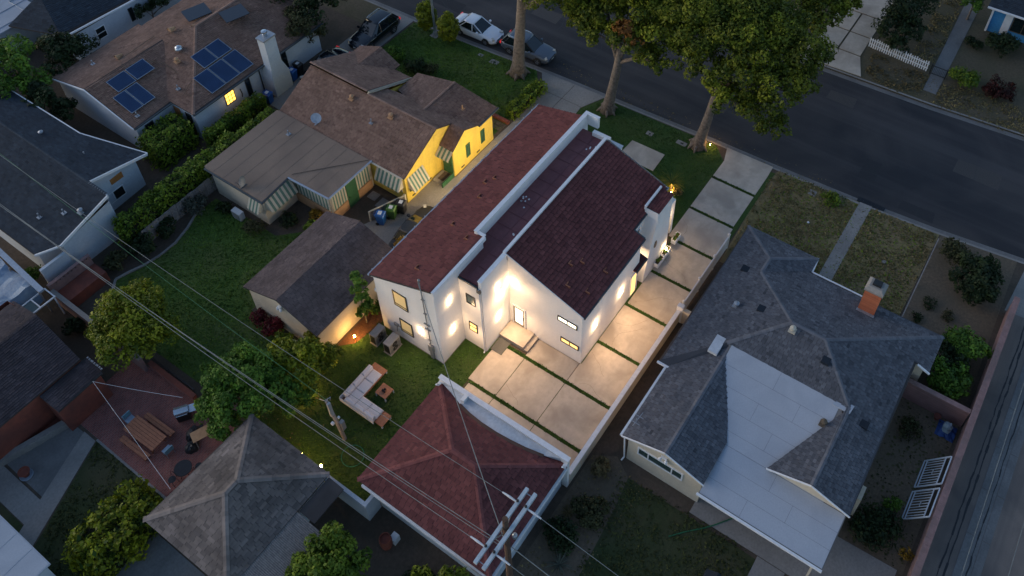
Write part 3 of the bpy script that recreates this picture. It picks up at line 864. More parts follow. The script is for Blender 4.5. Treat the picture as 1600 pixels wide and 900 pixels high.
# across the street
fd = tag(bpy.data.objects.new('far_driveway', None), 'pale slab driveway across the street under the big tree'); COL.objects.link(fd); structure(fd)
for p in ([(38.4, -5.8), (38.75, -11.3), (41.0, -10.4), (41.0, -6.6)], [(41.15, -8.55), (41.15, -10.35), (43.7, -10.3), (43.7, -8.55)], [(41.15, -6.6), (41.15, -8.4), (43.7, -8.4), (43.7, -6.6)],
          [(43.85, -8.55), (43.85, -10.3), (46.6, -10.3), (46.6, -8.55)], [(43.85, -6.6), (43.85, -8.4), (46.6, -8.4), (46.6, -6.6)], [(46.75, -6.6), (46.75, -10.3), (52, -10.3), (52, -6.6)]):
    MB().prism(p, 0, .05).build('slab', 'concrete', fd)
sheet('far_path', [(40.0, -15.9), (40.0, -16.9), (54.6, -16.6), (60, -16.4), (60, -15.0), (53.5, -15.4)], .02, 'concrete_dark', 'grey front path leading to the blue house', .02)
sheet('far_front_yard', [(42.6, -10.6), (60, -10.8), (60, -15.0), (42.6, -15.8)], .006, 'verge_dry', 'dry front yard behind the picket fence')

# ================================================================== BUILDINGS
def gutter(parent, pts, m='gutter_blue', w=.11, h=.10, name='gutter'):
    mb = MB()
    for a, b in zip(pts[:-1], pts[1:]): mb.bar(a, b, w, h)
    return mb.build(name, m, parent)

def vent(parent, x, y, z, kind='pipe', m='steel', name='roof_vent'):
    mb = MB()
    if kind == 'pipe':
        mb.box(x - .14, x + .14, y - .14, y + .14, z - .03, z + .03); mb.tube([(x, y, z), (x, y, z + .38)], .05, 8)
    elif kind == 'hood':
        mb.box(x - .2, x + .2, y - .2, y + .2, z - .04, z + .03); mb.tube([(x, y, z), (x, y, z + .2)], .09, 10); mb.lathe([(.02, .34), (.17, .28), (.17, .2), (.09, .18)], (x, y, z), 12)
    elif kind == 'jack':
        mb.box(x - .16, x - .10, y - .16, y + .16, z - .06, z + .06); mb.box(x - .10, x + .14, y + .10, y + .16, z - .06, z + .05)
    elif kind == 'box':
        mb.box(x - .22, x + .22, y - .22, y + .22, z - .08, z + .10)
    elif kind == 'dormer':
        for i in range(7):
            t = math.pi * i / 7; t2 = math.pi * (i + 1) / 7
            mb.face([(x - .28, y + .26 * math.cos(t), z + .3 * math.sin(t)), (x - .28, y + .26 * math.cos(t2), z + .3 * math.sin(t2)), (x + .28, y + .08 * math.cos(t2), z + .16 * math.sin(t2)), (x + .28, y + .08 * math.cos(t), z + .16 * math.sin(t))])
        mb.face([(x - .25, y - .26, z), (x - .25, y + .26, z), (x - .25, y, z + .28)])
    return mb.build(name, m, parent)

# ---------------------------------------------------------------- the white house
WH = root('white_house', 'two-storey white stucco house with maroon shed roofs, lit by wall lamps', 'house', (8, 0, 0))
EL, RL = 5.25, 7.0            # eave and ridge of the left wing
walls(WH, [(0, 4.68, EL), (0, 0, RL), (4.45, 0, RL), (4.45, .62, RL - .25), (16.6, .62, RL - .25), (16.9, 4.68, EL)], 'stucco_white', name='left_wing_wall')
walls(WH, [(2.1, .02, 6.35), (2.1, -1.62, 6.35), (4.5, -1.62, 6.35), (15.9, -1.62, 6.35), (15.9, .60, 6.35), (4.5, .60, 6.35), (4.5, .02, 6.35)], 'stucco_white', name='middle_wall')
walls(WH, [(4.57, -1.60, 7.0), (4.57, -6.72, 5.02), (11.15, -6.72, 5.02), (11.15, -6.0, 5.3), (15.45, -6.0, 5.3), (15.45, -1.60, 7.0)], 'stucco_white', name='right_wing_wall')
# plinth line
MB().box(-.02, 2.08, -.02, 4.7, 0, .06).build('plinth', 'concrete_old', WH)
lw = roof(WH, [[(-.06, 4.92, 5.18), (17.15, 4.92, 5.18), (16.4, .74, 6.98), (-.06, .74, 6.98)], [(-.06, .74, 6.98), (4.62, .74, 6.98), (4.62, .10, 7.25), (-.06, .10, 7.25)]],
          'sh_maroon', course=.29, tab=.36, lift=.045, spread=.09, name='left_roof')
roof(WH, [[(4.5, -1.50, 7.06), (15.3, -1.50, 7.06), (15.3, -6.05, 5.33), (4.5, -6.05, 5.33)], [(4.5, -6.05, 5.33), (11.22, -6.05, 5.33), (11.22, -6.86, 5.02), (4.5, -6.86, 5.02)]],
     'sh_maroon', course=.26, tab=.36, lift=.042, spread=.10, name='right_roof')
# low roof in the slot between the two high walls: maroon sheets with seams
sl = MB().box(2.16, 15.85, -1.60, .58, 6.36, 6.42).build('slot_roof', mat('maroon_cap_sheet', (.155, .042, .046), (.120, .032, .036), 9, .55, .1, 40, c3=(.15, .055, .055), scale3=.6, f3=.6), WH)
sb = MB()
for i in range(13):
    x = 2.2 + i * 1.05
    for j in range(2):
        y = -1.52 + j * 1.02
        if x < 4.6 and j == 1: continue
        sb.box(x + .04, x + 1.0, y, y + .98, 6.42, 6.432 + .004 * ((i + j) % 2))
sb.build('cap_sheet', MT['sh_maroon'] if False else mat('maroon_sheet', (.180, .055, .058), (.135, .040, .043), 6, .5, .1, 40, c3=(.22, .08, .08), scale3=.9, f3=.5), sl)
lit = MB()
rg = random.Random(3)
for cx, cyy in ((14.7, -.9), (14.3, -1.2), (8.7, .1), (8.3, .0), (6.2, -1.1)):
    for i in range(4):
        x, y = cx + rg.uniform(-.4, .4), cyy + rg.uniform(-.25, .25)
        lit.box(x, x + .10, y, y + .08, 6.44, 6.47)
lit.build('bolt_cap', 'trim_white', sl)
# parapets and copings
MB().box(4.62, 16.55, .52, .74, 6.42, 7.28).box(16.35, 16.55, -.30, .515, 6.42, 7.28).build('parapet', 'stucco_white', WH)
MB().box(-.05, 4.64, -.07, .10, 6.98, 7.27).build('ridge_coping', 'trim_white', WH)
MB().box(4.60, 16.58, .50, .76, 7.285, 7.33).box(16.33, 16.58, -.33, .495, 7.285, 7.33).box(4.55, 4.75, -.02, .495, 7.285, 7.32).build('coping', 'trim_white', WH)
MB().box(2.06, 4.46, -1.66, -1.46, 6.3, 7.02).build('side_parapet', 'stucco_white', WH); MB().box(15.62, 15.9, -1.58, -.32, 6.42, 6.75).build('end_parapet', 'stucco_white', WH)
MB().box(2.03, 4.46, -1.69, -1.43, 7.023, 7.07).box(4.42, 15.34, -1.60, -1.42, 7.04, 7.17).build('side_coping', 'trim_white', WH)
walls(WH, [(15.9, -.35, 5.0), (15.9, -1.8, 5.0), (17.1, -1.8, 5.0), (17.1, -.35, 5.0)], 'stucco_white', name='front_bay_wall')
MB().box(15.85, 17.16, -1.85, -.30, 5.003, 5.06).build('front_bay_roof', 'trim_white', WH)
# rake trims on the back walls
MB().bar((-.02, 4.85, 5.13), (-.02, .05, 7.12), .07, .14).build('rake_trim', 'trim_white', WH); MB().bar((4.50, -1.45, 7.0), (4.50, -6.84, 4.95), .07, .14).build('rake_trim', 'trim_white', WH)
gutter(WH, [(-.1, 4.98, 5.14), (17.2, 4.98, 5.14)], 'gutter_blue')
gb = MB()
for i in range(18): gb.box(.3 + i * .95, .36 + i * .95, 4.9, 5.07, 5.10, 5.22)
gb.build('gutter_bracket', 'steel', WH)
gutter(WH, [(4.46, -6.91, 4.98), (11.24, -6.91, 4.98)], 'gutter_dark', .10, .09, 'gutter')
gutter(WH, [(11.26, -6.88, 5.0), (11.26, -6.10, 5.28)], 'gutter_dark', .09, .09, 'gutter')
gutter(WH, [(11.26, -6.10, 5.26), (15.35, -6.10, 5.26)], 'gutter_dark', .10, .09, 'gutter')
gutter(WH, [(2.08, -.02, 6.32), (2.08, -1.4, 6.32)], 'gutter_dark', .10, .10, 'gutter')
ds = MB(); ds.tube([(2.02, -1.50, 6.35), (2.02, -1.52, 5.9), (2.02, -1.55, .15), (1.92, -1.55, .05)], .05, 8)
ds.build('downspout', 'trim_white', WH)
MB().box(1.95, 2.1, -1.62, -1.38, 6.05, 6.35).build('downspout_head', 'gutter_dark', WH)
# windows and door of the back walls
window(WH, 'x', 0, 2.22, 3.26, 3.55, 5.0, -1, 'blind', 'dark_metal', rails=(.16,), fw=.07)
window(WH, 'x', 0, 2.15, 3.12, .95, 2.25, -1, 'blind', 'dark_metal', rails=(.16,), fw=.07)
MB().box(-.012, .0, 2.30, 3.18, 3.63, 3.75).build('lit_strip', 'pane_white', WH)
MB().box(-.012, .0, 2.23, 3.04, 1.03, 1.13).build('lit_strip', 'pane_white', WH)
window(WH, 'x', 2.1, -1.09, -.45, 4.28, 5.15, -1, 'pane_teal', 'dark_metal', fw=.06)
window(WH, 'x', 2.1, -1.07, -.46, 1.50, 2.34, -1, 'pane_warm', 'dark_metal', fw=.06, rails=(.55,))
window(WH, 'x', 4.57, -6.42, -5.08, 3.32, 3.78, -1, 'pane_white', 'dark_metal', mull=(.5,), fw=.07)
window(WH, 'x', 4.57, -6.57, -5.30, 1.30, 1.76, -1, 'pane_warm', 'dark_metal', mull=(.5,), fw=.07)
dr = MB().box(4.50, 4.60, -2.78, -2.70, .36, 2.25).box(4.50, 4.60, -1.90, -1.82, .36, 2.25).box(4.50, 4.60, -2.70, -1.90, 2.17, 2.25).build('door_frame', 'trim_white', WH)
do = MB().box(4.52, 4.58, -2.69, -2.58, .38, 2.16).box(4.52, 4.58, -2.02, -1.91, .38, 2.16).box(4.52, 4.58, -2.58, -2.02, .38, .55).box(4.52, 4.58, -2.58, -2.02, 2.03, 2.16).build('door', 'wood_grey', WH)
MB().box(4.54, 4.57, -2.58, -2.02, .55, 2.03).build('pane', 'pane_white', do)
MB().box(4.47, 4.52, -2.63, -2.60, 1.15, 1.45).build('handle', 'dark_metal', do)
lnd = MB().box(3.36, 4.56, -3.40, -1.66, .02, .36).build('landing', 'concrete', WH)
MB().box(3.38, 4.56, -3.70, -3.402, .02, .19).build('step', 'concrete', lnd)
# service mast with meter on the back wall
ms = MB(); ms.tube([(-.07, .74, .9), (-.07, .84, 6.9), (-.07, .86, 7.75)], .032, 8); ms.lathe([(.02, .14), (.07, .1), (.08, 0), (.03, -.05)], (-.07, .86, 7.75), 10)
for zz, w in ((5.95, .12), (4.6, .10), (3.5, .22), (3.0, .2), (1.9, .10)): ms.box(-.10, .0, .82 - w, .82 + w, zz, zz + .04)
mo = ms.build('service_mast', 'alu_grey', WH)
MB().box(-.16, .0, .58, .92, .85, 1.45).box(-.13, .0, .62, .86, .12, .85).build('meter_box', 'alu_grey', mo)
MB().tube([(-.05, 3.1, 1.15), (-.06, 3.15, 1.3), (-.06, 3.4, 1.2), (-.06, 3.5, .55)], .03, 6).box(-.1, 0, 3.32, 3.62, 1.15, 1.4).build('conduit', 'alu_grey', WH)
# small hood on the left side
MB().prism_y([(.15, 3.2), (.75, 3.2), (.75, 3.5), (.15, 3.4)], 4.68, 5.05).build('side_hood', 'trim_white', WH)
# chimney tower with flared foot, porch and planters on the drive side
tw = MB().prism_y([(11.68, 0), (11.74, .5), (11.95, 1.5), (12.25, 2.9), (12.55, 4.1), (12.78, 4.75), (12.86, 5.05), (12.80, 5.1), (12.80, 5.72), (14.70, 5.72), (14.70, 0)], -5.95, -6.85).build('chimney_tower', 'stucco_white', WH)
roof(WH, [[(12.84, -6.02, 5.80), (14.72, -6.02, 5.80), (14.72, -6.88, 5.73), (12.84, -6.88, 5.73)]], 'sh_maroon', course=.16, tab=.34, name='tower_roof', th=.05)
MB().box(12.78, 14.74, -6.02, -5.90, 5.60, 5.95).build('tower_coping', 'trim_white', WH)
ov = MB().lathe([(.0, -6.872), (.17, -6.872), (.20, -6.85)], (12.95, 0, 2.65), 18, 'y')
ov.v = [(x, y, 2.65 + (zz - 2.65) * 1.7) for x, y, zz in ov.v]
ov.build('oval_window', 'pane_dark', WH)
er = MB(); er.prism_x([(-5.9, 2.95), (-6.95, 2.62), (-6.95, 2.54), (-5.9, 2.54)], 10.45, 11.75)
pr = er.build('porch_roof', 'sh_maroon', WH)
gutter(WH, [(10.4, -6.98, 2.60), (11.72, -6.98, 2.60)], 'gutter_dark', .09, .09, 'porch_gutter')
MB().prism_y([(14.72, 0), (14.95, 0), (14.95, 1.5), (15.1, 2.0), (15.4, 2.35), (15.75, 2.35), (16.05, 2.0), (16.2, 1.5), (16.2, 0), (16.45, 0), (16.45, 3.3), (14.72, 3.3)], -6.10, -6.35).build('porch_arch', 'stucco_white', WH)
MB().box(14.72, 16.45, -6.08, -5.2, 3.2, 3.3).box(15.46, 16.45, -5.22, -5.0, 0, 3.2).build('porch_wall', 'stucco_white', WH)
MB().box(15.3, 15.9, -6.0, -5.25, 4.62, 4.72).build('porch_gutter', 'gutter_blue', WH)
window(WH, 'y', -6.72, 10.2, 10.9, .1, 2.15, -1, 'pane_warm', 'trim_white', name='side_door')
window(WH, 'y', -6.0, 11.3, 12.2, 3.6, 4.6, -1, 'pane_teal', 'trim_white')
# roof penetrations
for x, y in ((1.3, 2.2), (5.0, 2.6), (7.6, 2.6), (8.9, 3.2), (9.4, 2.8), (4.2, .9)):
    vent(WH, x, y, 5.18 + (4.92 - y) * .43 + .05, 'jack', 'wood_red')
for x, y in ((5.5, -5.2), (6.0, -6.2), (6.7, -4.6), (7.3, -5.0), (7.8, -6.3)):
    vent(WH, x, y, 7.06 + (y + 1.5) * .38 + .05, 'jack', 'wood_red')
# wall lamps: slim boxes that wash the wall above and below
LK = 0.78
def sconce(x, y, z, nx, ny, label_i, e=16.0, up=True):
    t = root('wall_lamp', label_i, 'wall lamp', (x, y, z), 0, 'warm wall lamps of the white house')
    c = Vector((x, y, z)) + Vector((nx, ny, 0)) * .06
    MB().box(c.x - (.05 if nx == 0 else .06), c.x + (.05 if nx == 0 else .06), c.y - (.05 if ny == 0 else .06), c.y + (.05 if ny == 0 else .06), z - .10, z + .10).build('housing', 'trim_white', t)
    MB().box(c.x - .035, c.x + .035, c.y - .035, c.y + .035, z + .102, z + .118).box(c.x - .035, c.x + .035, c.y - .035, c.y + .035, z - .118, z - .102).build('bulb', 'bulb', t)
    p = Vector((x, y, z)) + Vector((nx, ny, 0)) * .15
    lamp_light('lamp_up', t, (p.x, p.y, z + .20), e * LK * .6, (1.0, .66, .36), size=.05)
    lamp_light('lamp_down', t, (p.x, p.y, z - .20), e * LK * .6, (1.0, .66, .36), size=.05)
    p = Vector((x, y, z)) + Vector((nx, ny, 0)) * .55
    aim = Vector((nx, ny, -1.1)).normalized()
    lamp_light('wash', t, (p.x, p.y, z - .1), e * LK * 6.2, (1.0, .64, .36), kind='SPOT', rot=(-aim).to_track_quat('Z', 'Y').to_euler(), spot=RAD(165), blend=1.0, size=.12)
    return t
sconce(1.14, 0, 5.15, 0, -1, 'upper lit wall lamp on the left wing, next to the back corner')
sconce(1.16, 0, 2.3, 0, -1, 'lower lit wall lamp on the left wing, next to the back corner')
sconce(0, 1.46, 2.25, -1, 0, 'lit wall lamp on the back wall between lower window and meter')
sconce(3.50, -1.62, 5.0, 0, -1, 'upper lit wall lamp beside the back door recess', 17)
sconce(3.45, -1.62, 2.15, 0, -1, 'lower lit wall lamp beside the back door landing', 22)
sconce(4.57, -2.05, 4.45, -1, 0, 'very bright wall lamp high above the back door', 24)
sconce(6.05, -6.72, 2.3, 0, -1, 'lit wall lamp on the drive side, nearest the back corner', 30)
sconce(9.0, -6.72, 2.1, 0, -1, 'lit wall lamp on the drive side, nearer the chimney tower', 30)
for i, x in enumerate((6.2, 9.2, 12.0, 15.0)):
    sconce(x, 4.68, 2.5, 0, 1, ['first', 'second', 'third', 'fourth'][i] + ' lamp from the back on the wall facing the yellow house', 12)
    lamp_light('wash', WH, (x, 5.1, 2.6), 100, (1.0, .80, .42), size=.1)
lamp_light('porch_light', WH, (11.35, -6.4, 2.35), 14, size=.08)
lamp_light('arch_light', WH, (15.5, -6.75, 2.2), 22, (1.0, .66, .36), size=.08)
MB().lathe([(.0, .05), (.06, .04), (.06, -.04), (.0, -.05)], (11.35, -6.4, 2.45), 10).build('porch_bulb', 'bulb', WH)
MB().lathe([(.0, .05), (.06, .04), (.06, -.04), (.0, -.05)], (15.5, -6.42, 2.6), 10).build('porch_bulb', 'bulb', WH)
for i, (x, lab) in enumerate(((13.4, 'white window planter at the foot of the chimney tower'), (14.3, 'white planter box with glowing lamp beside the chimney tower'), (15.7, 'white planter box in front of the lit porch arch'))):
    t = root('planter_box', lab, 'planter', (x, -7.05, .35))
    p = MB(); p.box(x - .42, x + .42, -7.22, -6.9, .36, .38).box(x - .42, x + .42, -7.22, -7.18, .38, .72).box(x - .42, x + .42, -6.94, -6.9, .38, .72).box(x - .42, x - .38, -7.18, -6.94, .38, .72).box(x + .38, x + .42, -7.18, -6.94, .38, .72)
    p.build('trough', 'trim_white', t)
    MB().box(x - .38, x + .38, -7.18, -6.94, .38, .66).build('soil', 'mulch', t)
    MB().box(x - .3, x - .24, -6.9, -6.86, .2, .7).box(x + .24, x + .3, -6.9, -6.86, .2, .7).build('bracket', 'trim_white', t)
    foliage(t, 'plants', [(x, -7.06, .74, .34, .12, .12)], 120, .09, 'leaf_green', 70 + i)
    if i == 1:
        MB().lathe([(0, .95), (.05, .92), (.05, .84), (0, .8)], (x, -7.06, 0), 10).build('bulb', 'bulb', t)
        lamp_light('planter_light', t, (x, -7.06, 1.1), 6, size=.05)

# ---------------------------------------------------------------- detached maroon garage
GA = root('hip_garage', 'detached garage with maroon hip roof and white parapet by the driveway', 'garage', (-5.3, -5.9, 0))
walls(GA, [(-8.4, -1.95, 2.55), (-2.2, -1.95, 2.55), (-2.2, -9.85, 2.55), (-8.4, -9.85, 2.55)], 'stucco_pale')
e = 2.6; zr = 4.32
a, b, c, d = (-8.72, -1.68, e), (-2.12, -1.68, e), (-2.12, -10.1, e), (-8.72, -10.1, e)
r1, r2 = (-5.35, -5.3, zr), (-5.35, -6.75, zr)
roof(GA, [[a, b, r1], [d, a, r1, r2], [c, d, r2], [b, c, r2, r1]], 'sh_maroon', caps=[(a, r1), (b, r1), (r1, r2), (c, r2), (d, r2)], course=.20, tab=.33, lift=.036)
pw = MB().box(-2.10, -1.90, -10.15, -1.70, 0, 3.08).build('parapet', 'stucco_white', GA)
MB().box(-2.14, -1.86, -10.2, -1.65, 3.083, 3.14).build('coping', 'trim_white', GA)
mbm = MB()
cu = [(-2.12, -2.0), (-2.28, -2.6), (-2.62, -3.55), (-2.8, -4.3), (-2.9, -5.2), (-2.9, -6.2), (-2.82, -7.0), (-2.68, -7.9), (-2.42, -8.9), (-2.12, -9.7)]
for p, q in zip(cu[:-1], cu[1:]):
    zf = lambda x: 2.6 + (-2.12 - x) * (zr - e) / 3.23 + .05
    mbm.face([(p[0], p[1], zf(p[0])), (q[0], q[1], zf(q[0])), (-2.11, q[1], max(2.92, zf(q[0]) - .1)), (-2.11, p[1], max(2.92, zf(p[0]) - .1))])
mbm.build('membrane_cricket', 'membrane', GA)
cb = MB()
for p, q in zip(cu[2:-2], cu[3:-1]): cb.bar((p[0] - .05, p[1], zf(p[0]) + .03), (q[0] - .05, q[1], zf(q[0]) + .03), .18, .05)
cb.build('flashing', 'sh_brown', GA)
MB().box(-2.5, -2.08, -3.72, -3.50, 2.75, 3.2).build('buttress', 'stucco_white', GA)
for y in (-1.75, -10.05):
    MB().box(-2.35, -1.95, y - .1, y + .1, 2.6, 2.72).tube([(-2.3, y, 2.75), (-2.45, y, 2.95)], .05, 6).build('scupper', 'trim_white', GA)
MB().box(-8.82, -8.72, -10.0, -2.0, 2.28, 2.5).build('fascia', 'trim_white', GA)
MB().box(-8.6, -2.2, -10.22, -10.10, 2.28, 2.5).build('fascia', 'trim_white', GA)

# ---------------------------------------------------------------- brown-roofed garage next door
BG = root('gable_garage', 'cream garage with plain brown gable roof behind the side driveway', 'garage', (-.2, 9.2, 0))
walls(BG, [(-3.6, 12.0, 2.5), (3.2, 12.0, 2.5), (3.2, 9.15, 3.55), (3.2, 6.25, 2.5), (-3.6, 6.25, 2.5), (-3.6, 9.15, 3.55)], 'stucco_cream')
roof(BG, [[(-3.78, 12.25, 2.5), (3.4, 12.25, 2.5), (3.4, 9.15, 3.66), (-3.78, 9.15, 3.66)], [(-3.78, 6.1, 2.5), (3.4, 6.1, 2.5), (3.4, 9.15, 3.66), (-3.78, 9.15, 3.66)]], 'sh_dusty', course=.14, tab=.3, th=.08)
MB().box(-3.63, -3.60, 6.55, 6.80, .0, 2.2).build('corner_board', 'orange_wood', BG)
MB().box(-3.7, -3.6, 6.42, 6.5, .0, 2.3).build('downspout', 'stripe_cream', BG)
MB().box(-3.75, -3.62, 9.0, 9.25, 2.75, 2.9).lathe([(.0, .0), (.08, -.05), (.1, -.18)], (-3.75, 9.0, 2.8), 8).lathe([(.0, .0), (.08, -.05), (.1, -.18)], (-3.75, 9.25, 2.8), 8).build('floodlight', 'trim_white', BG)

# ---------------------------------------------------------------- yellow house
YH = root('yellow_house', 'bright yellow stucco house with brown shingle roof and striped awnings', 'house', (10, 15, 0))
zr = 4.4; xr = 11.95; xe = 8.3; ze = 2.62; sl_ = (zr - ze) / (xr - xe)
fz = lambda x: zr - sl_ * (x - xr)          # front slope
walls(YH, [(8.42, 9.95, 2.6), (12.0, 9.95, zr - .1), (13.45, 9.95, fz(13.45) - .1), (13.45, 21.5, fz(13.45) - .1), (12.0, 21.5, zr - .1), (8.42, 21.5, 2.6)], 'stucco_yellow', name='main_wall')
walls(YH, [(12.15, 8.78, 2.6), (13.55, 8.78, 3.56), (15.0, 8.78, 2.86), (16.7, 8.78, 2.86), (16.7, 12.25, 3.55), (16.7, 15.6, 2.86), (14, 15.6, 2.86), (12.15, 15.6, 2.6)], 'stucco_yellow', name='front_wall')
walls(YH, [(13.5, 16.0, 3.5), (16.2, 16.0, 2.5), (16.2, 21.5, 2.5), (13.5, 21.5, 3.5)], 'stucco_yellow', name='front_left_wall')
R1, R2 = (xr, 9.85, zr), (xr, 21.7, zr)
z145 = fz(14.9)
zx = lambda x: zr + .28 - .452 * (x - xr)
roof(YH, [
    [(xe, 9.85, ze), (xe, 21.7, ze), R2, R1],
    [R1, (xr, 16.05, zr), (13.85, 16.05, fz(13.85)), (15.05, 9.85, fz(15.05)), (13.5, 9.85, fz(13.5))][:],
    [(13.5, 8.7, fz(13.5)), (15.1, 8.7, fz(15.1)), (15.05, 9.85, fz(15.05)), (13.5, 9.85, fz(13.5))],
    [(12.1, 8.7, 2.66), (13.5, 8.7, fz(13.5)), (13.5, 9.9, fz(13.5)), (12.1, 9.9, 2.66)],
    [(13.4, 12.3, 3.68), (17.0, 12.3, 3.68), (17.25, 8.68, 2.86), (15.0, 8.68, 2.86)],
    [(13.4, 12.3, 3.68), (17.0, 12.3, 3.68), (16.9, 15.85, 2.88), (14.6, 15.85, 2.88)],
    [(xr, 16.1, zr + .28), (xr, 21.7, zr + .28), (16.35, 21.7, zx(16.35)), (16.35, 16.1, zx(16.35))],
    [(14.6, 19.75, 3.45), (17.2, 19.75, 3.45), (17.0, 17.75, 2.7), (15.8, 17.75, 2.7)],
    [(14.6, 19.75, 3.45), (17.2, 19.75, 3.45), (17.0, 21.8, 2.7), (15.8, 21.8, 2.7)],
], 'sh_brown', caps=[(R1, (xr, 16.05, zr)), ((xr, 16.1, zr + .28), (xr, 21.7, zr + .28)), ((13.4, 12.3, 3.70), (17.0, 12.3, 3.70))], course=.15, tab=.30, th=.1, cap_w=.2)
rt = MB(); rt.bar((xr, 16.07, zr + .12), (16.35, 16.07, zx(16.35) - .1), .06, .22); rt.build('rake_board', 'stripe_cream', YH)
gutter(YH, [(15.0, 8.62, 2.80), (17.3, 8.62, 2.80)], 'gutter_dark', .12, .12)
gutter(YH, [(8.24, 10.0, 2.56), (8.24, 12.8, 2.56)], 'stripe_cream', .10, .10, 'fascia')
# low flat-roofed rear wing
FL = [(8.26, 12.84), (4.2, 12.84), (4.05, 16.4), (1.5, 16.2), (1.44, 21.7), (8.26, 21.7)]
walls(YH, [(8.3, 13.0, 2.55), (4.38, 13.0, 2.55), (4.38, 16.45, 2.55), (1.65, 16.45, 2.55), (1.65, 21.5, 2.55), (8.3, 21.5, 2.55)], 'stucco_cream', name='rear_wall')
fr = MB().prism(FL, 2.56, 2.70).build('flat_roof', 'roof_tan', YH)
ln = MB()
for i, y in enumerate((13.9, 14.9, 15.9, 16.9, 17.9, 18.9, 19.9, 20.9)):
    ln.box(1.5 if y > 16.5 else 4.25, 8.2, y, y + .92, 2.70, 2.708 + .003 * (i % 2))
ln.build('roofing_strip', 'roof_tan', fr)
gutter(YH, [(4.14, 12.78, 2.64), (8.3, 12.78, 2.64)], 'gutter_blue')
gutter(YH, [(4.14, 12.8, 2.64), (3.98, 16.4, 2.64)], 'gutter_blue')
gutter(YH, [(3.98, 16.36, 2.62), (1.46, 16.14, 2.62)], 'gutter_dark')
gutter(YH, [(1.42, 16.1, 2.62), (1.38, 21.7, 2.62)], 'gutter_dark')
# sun-room: cream and green slats over peach panels
rm = MB()
def slats(plane, c, a0, a1, z0, z1, out, n, parent=YH):
    w = (a1 - a0) / n
    g, cr_ = MB(), MB()
    for i in range(n):
        t = g if i % 2 else cr_
        p, q = a0 + i * w, a0 + (i + 1) * w
        l, h = (c, c + .05 * out) if out > 0 else (c + .05 * out, c)
        if plane == 'y': t.box(p, q, l, h, z0, z1)
        else: t.box(l, h, p, q, z0, z1)
    g.build('green_slat', 'stripe_green', parent); cr_.build('cream_slat', 'stripe_cream', parent)
slats('y', 12.98, 4.45, 5.75, .95, 2.5, -1, 11)
slats('y', 12.98, 6.75, 8.1, .95, 2.5, -1, 11)
slats('x', 4.36, 13.1, 16.4, 1.0, 2.5, -1, 21)
MB().box(4.42, 5.75, 12.90, 12.98, .05, .92).build('panel', 'peach_wood', YH); MB().box(6.75, 8.1, 12.90, 12.98, .05, .92).build('panel', 'peach_wood', YH)
MB().box(4.26, 4.36, 13.1, 16.4, .05, .97).build('panel', 'peach_wood', YH)
gd = MB().box(5.78, 6.72, 12.88, 12.98, .05, 2.45).build('side_door', 'green_paint', YH)
MB().box(5.86, 5.92, 12.83, 12.88, 1.05, 1.15).build('handle', 'dark_metal', gd)
# awnings
def awning(plane, c, a0, a1, z0, z1, out, proj, n, label=None):
    cr_, g = MB(), MB()
    w = (a1 - a0) / n
    for i in range(n):
        t = g if i % 2 else cr_
        p, q = a0 + i * w, a0 + (i + 1) * w
        if plane == 'y':
            t.face([(p, c, z1), (q, c, z1), (q, c + out * proj, z0), (p, c + out * proj, z0)][::-1 if out > 0 else 1]); t.face([(p, c + out * proj, z0), (q, c + out * proj, z0), (q, c + out * proj, z0 - .12), (p, c + out * proj, z0 - .12)])
        else:
            t.face([(c, p, z1), (c, q, z1), (c + out * proj, q, z0), (c + out * proj, p, z0)]); t.face([(c + out * proj, p, z0), (c + out * proj, q, z0), (c + out * proj, q, z0 - .12), (c + out * proj, p, z0 - .12)])
    if plane == 'y':
        for a in (a0, a1): cr_.face([(a, c, z1), (a, c + out * proj, z0), (a, c, z0)])
    else:
        for a in (a0, a1): cr_.face([(c, a, z1), (c + out * proj, a, z0), (c, a, z0)])
    o = cr_.build('awning', 'stripe_cream', YH)
    g.build('green_stripe', 'stripe_green', o)
awning('y', 9.93, 8.65, 10.25, 1.25, 2.25, -1, .55, 11)
awning('x', 8.40, 10.15, 12.4, 1.45, 2.35, -1, .5, 13)
awning('y', 16.43, 1.8, 4.1, 1.5, 2.5, -1, .55, 13)
awning('x', 1.63, 16.55, 17.6, 1.5, 2.45, -1, .5, 7)
awning('y', 8.78, 11.2, 12.15, 1.95, 2.5, 1, .0, 7) if False else None
aw = MB(); ag = MB()
for i in range(7):
    t = ag if i % 2 else aw
    y0 = 9.9 - i * .17; y1 = y0 - .17
    t.face([(12.1, y0, 2.58), (12.1, y1, 2.58), (11.55, y1, 2.12), (11.55, y0, 2.12)]); t.face([(11.55, y0, 2.12), (11.55, y1, 2.12), (11.55, y1, 1.98), (11.55, y0, 1.98)])
ao = aw.build('awning', 'stripe_cream', YH); ag.build('green_stripe', 'stripe_green', ao)
ed = MB().box(12.08, 12.15, 8.86, 9.72, .2, 2.05).build('door', 'green_paint', YH)
MB().box(12.03, 12.08, 8.98, 9.02, 1.0, 1.15).build('handle', 'dark_metal', ed)
MB().box(10.9, 12.05, 8.95, 9.85, .01, .18).build('doorstep', 'concrete_old', YH)
MB().box(11.2, 12.0, 9.1, 9.6, .182, .20).build('doormat', 'dirt', YH)
MB().box(10.8, 12.1, 8.80, 8.88, .01, .45).build('step_rail', 'green_paint', YH)
window(YH, 'y', 8.78, 13.55, 14.0, .75, 2.0, -1, 'pane_teal', 'green_paint', mull=(.5,), fw=.08)
window(YH, 'y', 8.78, 15.25, 15.7, .75, 2.0, -1, 'pane_teal', 'green_paint', mull=(.5,), fw=.08)
window(YH, 'y', 9.95, 8.75, 10.15, .85, 1.4, -1, 'pane_dark', 'green_paint', fw=.07)
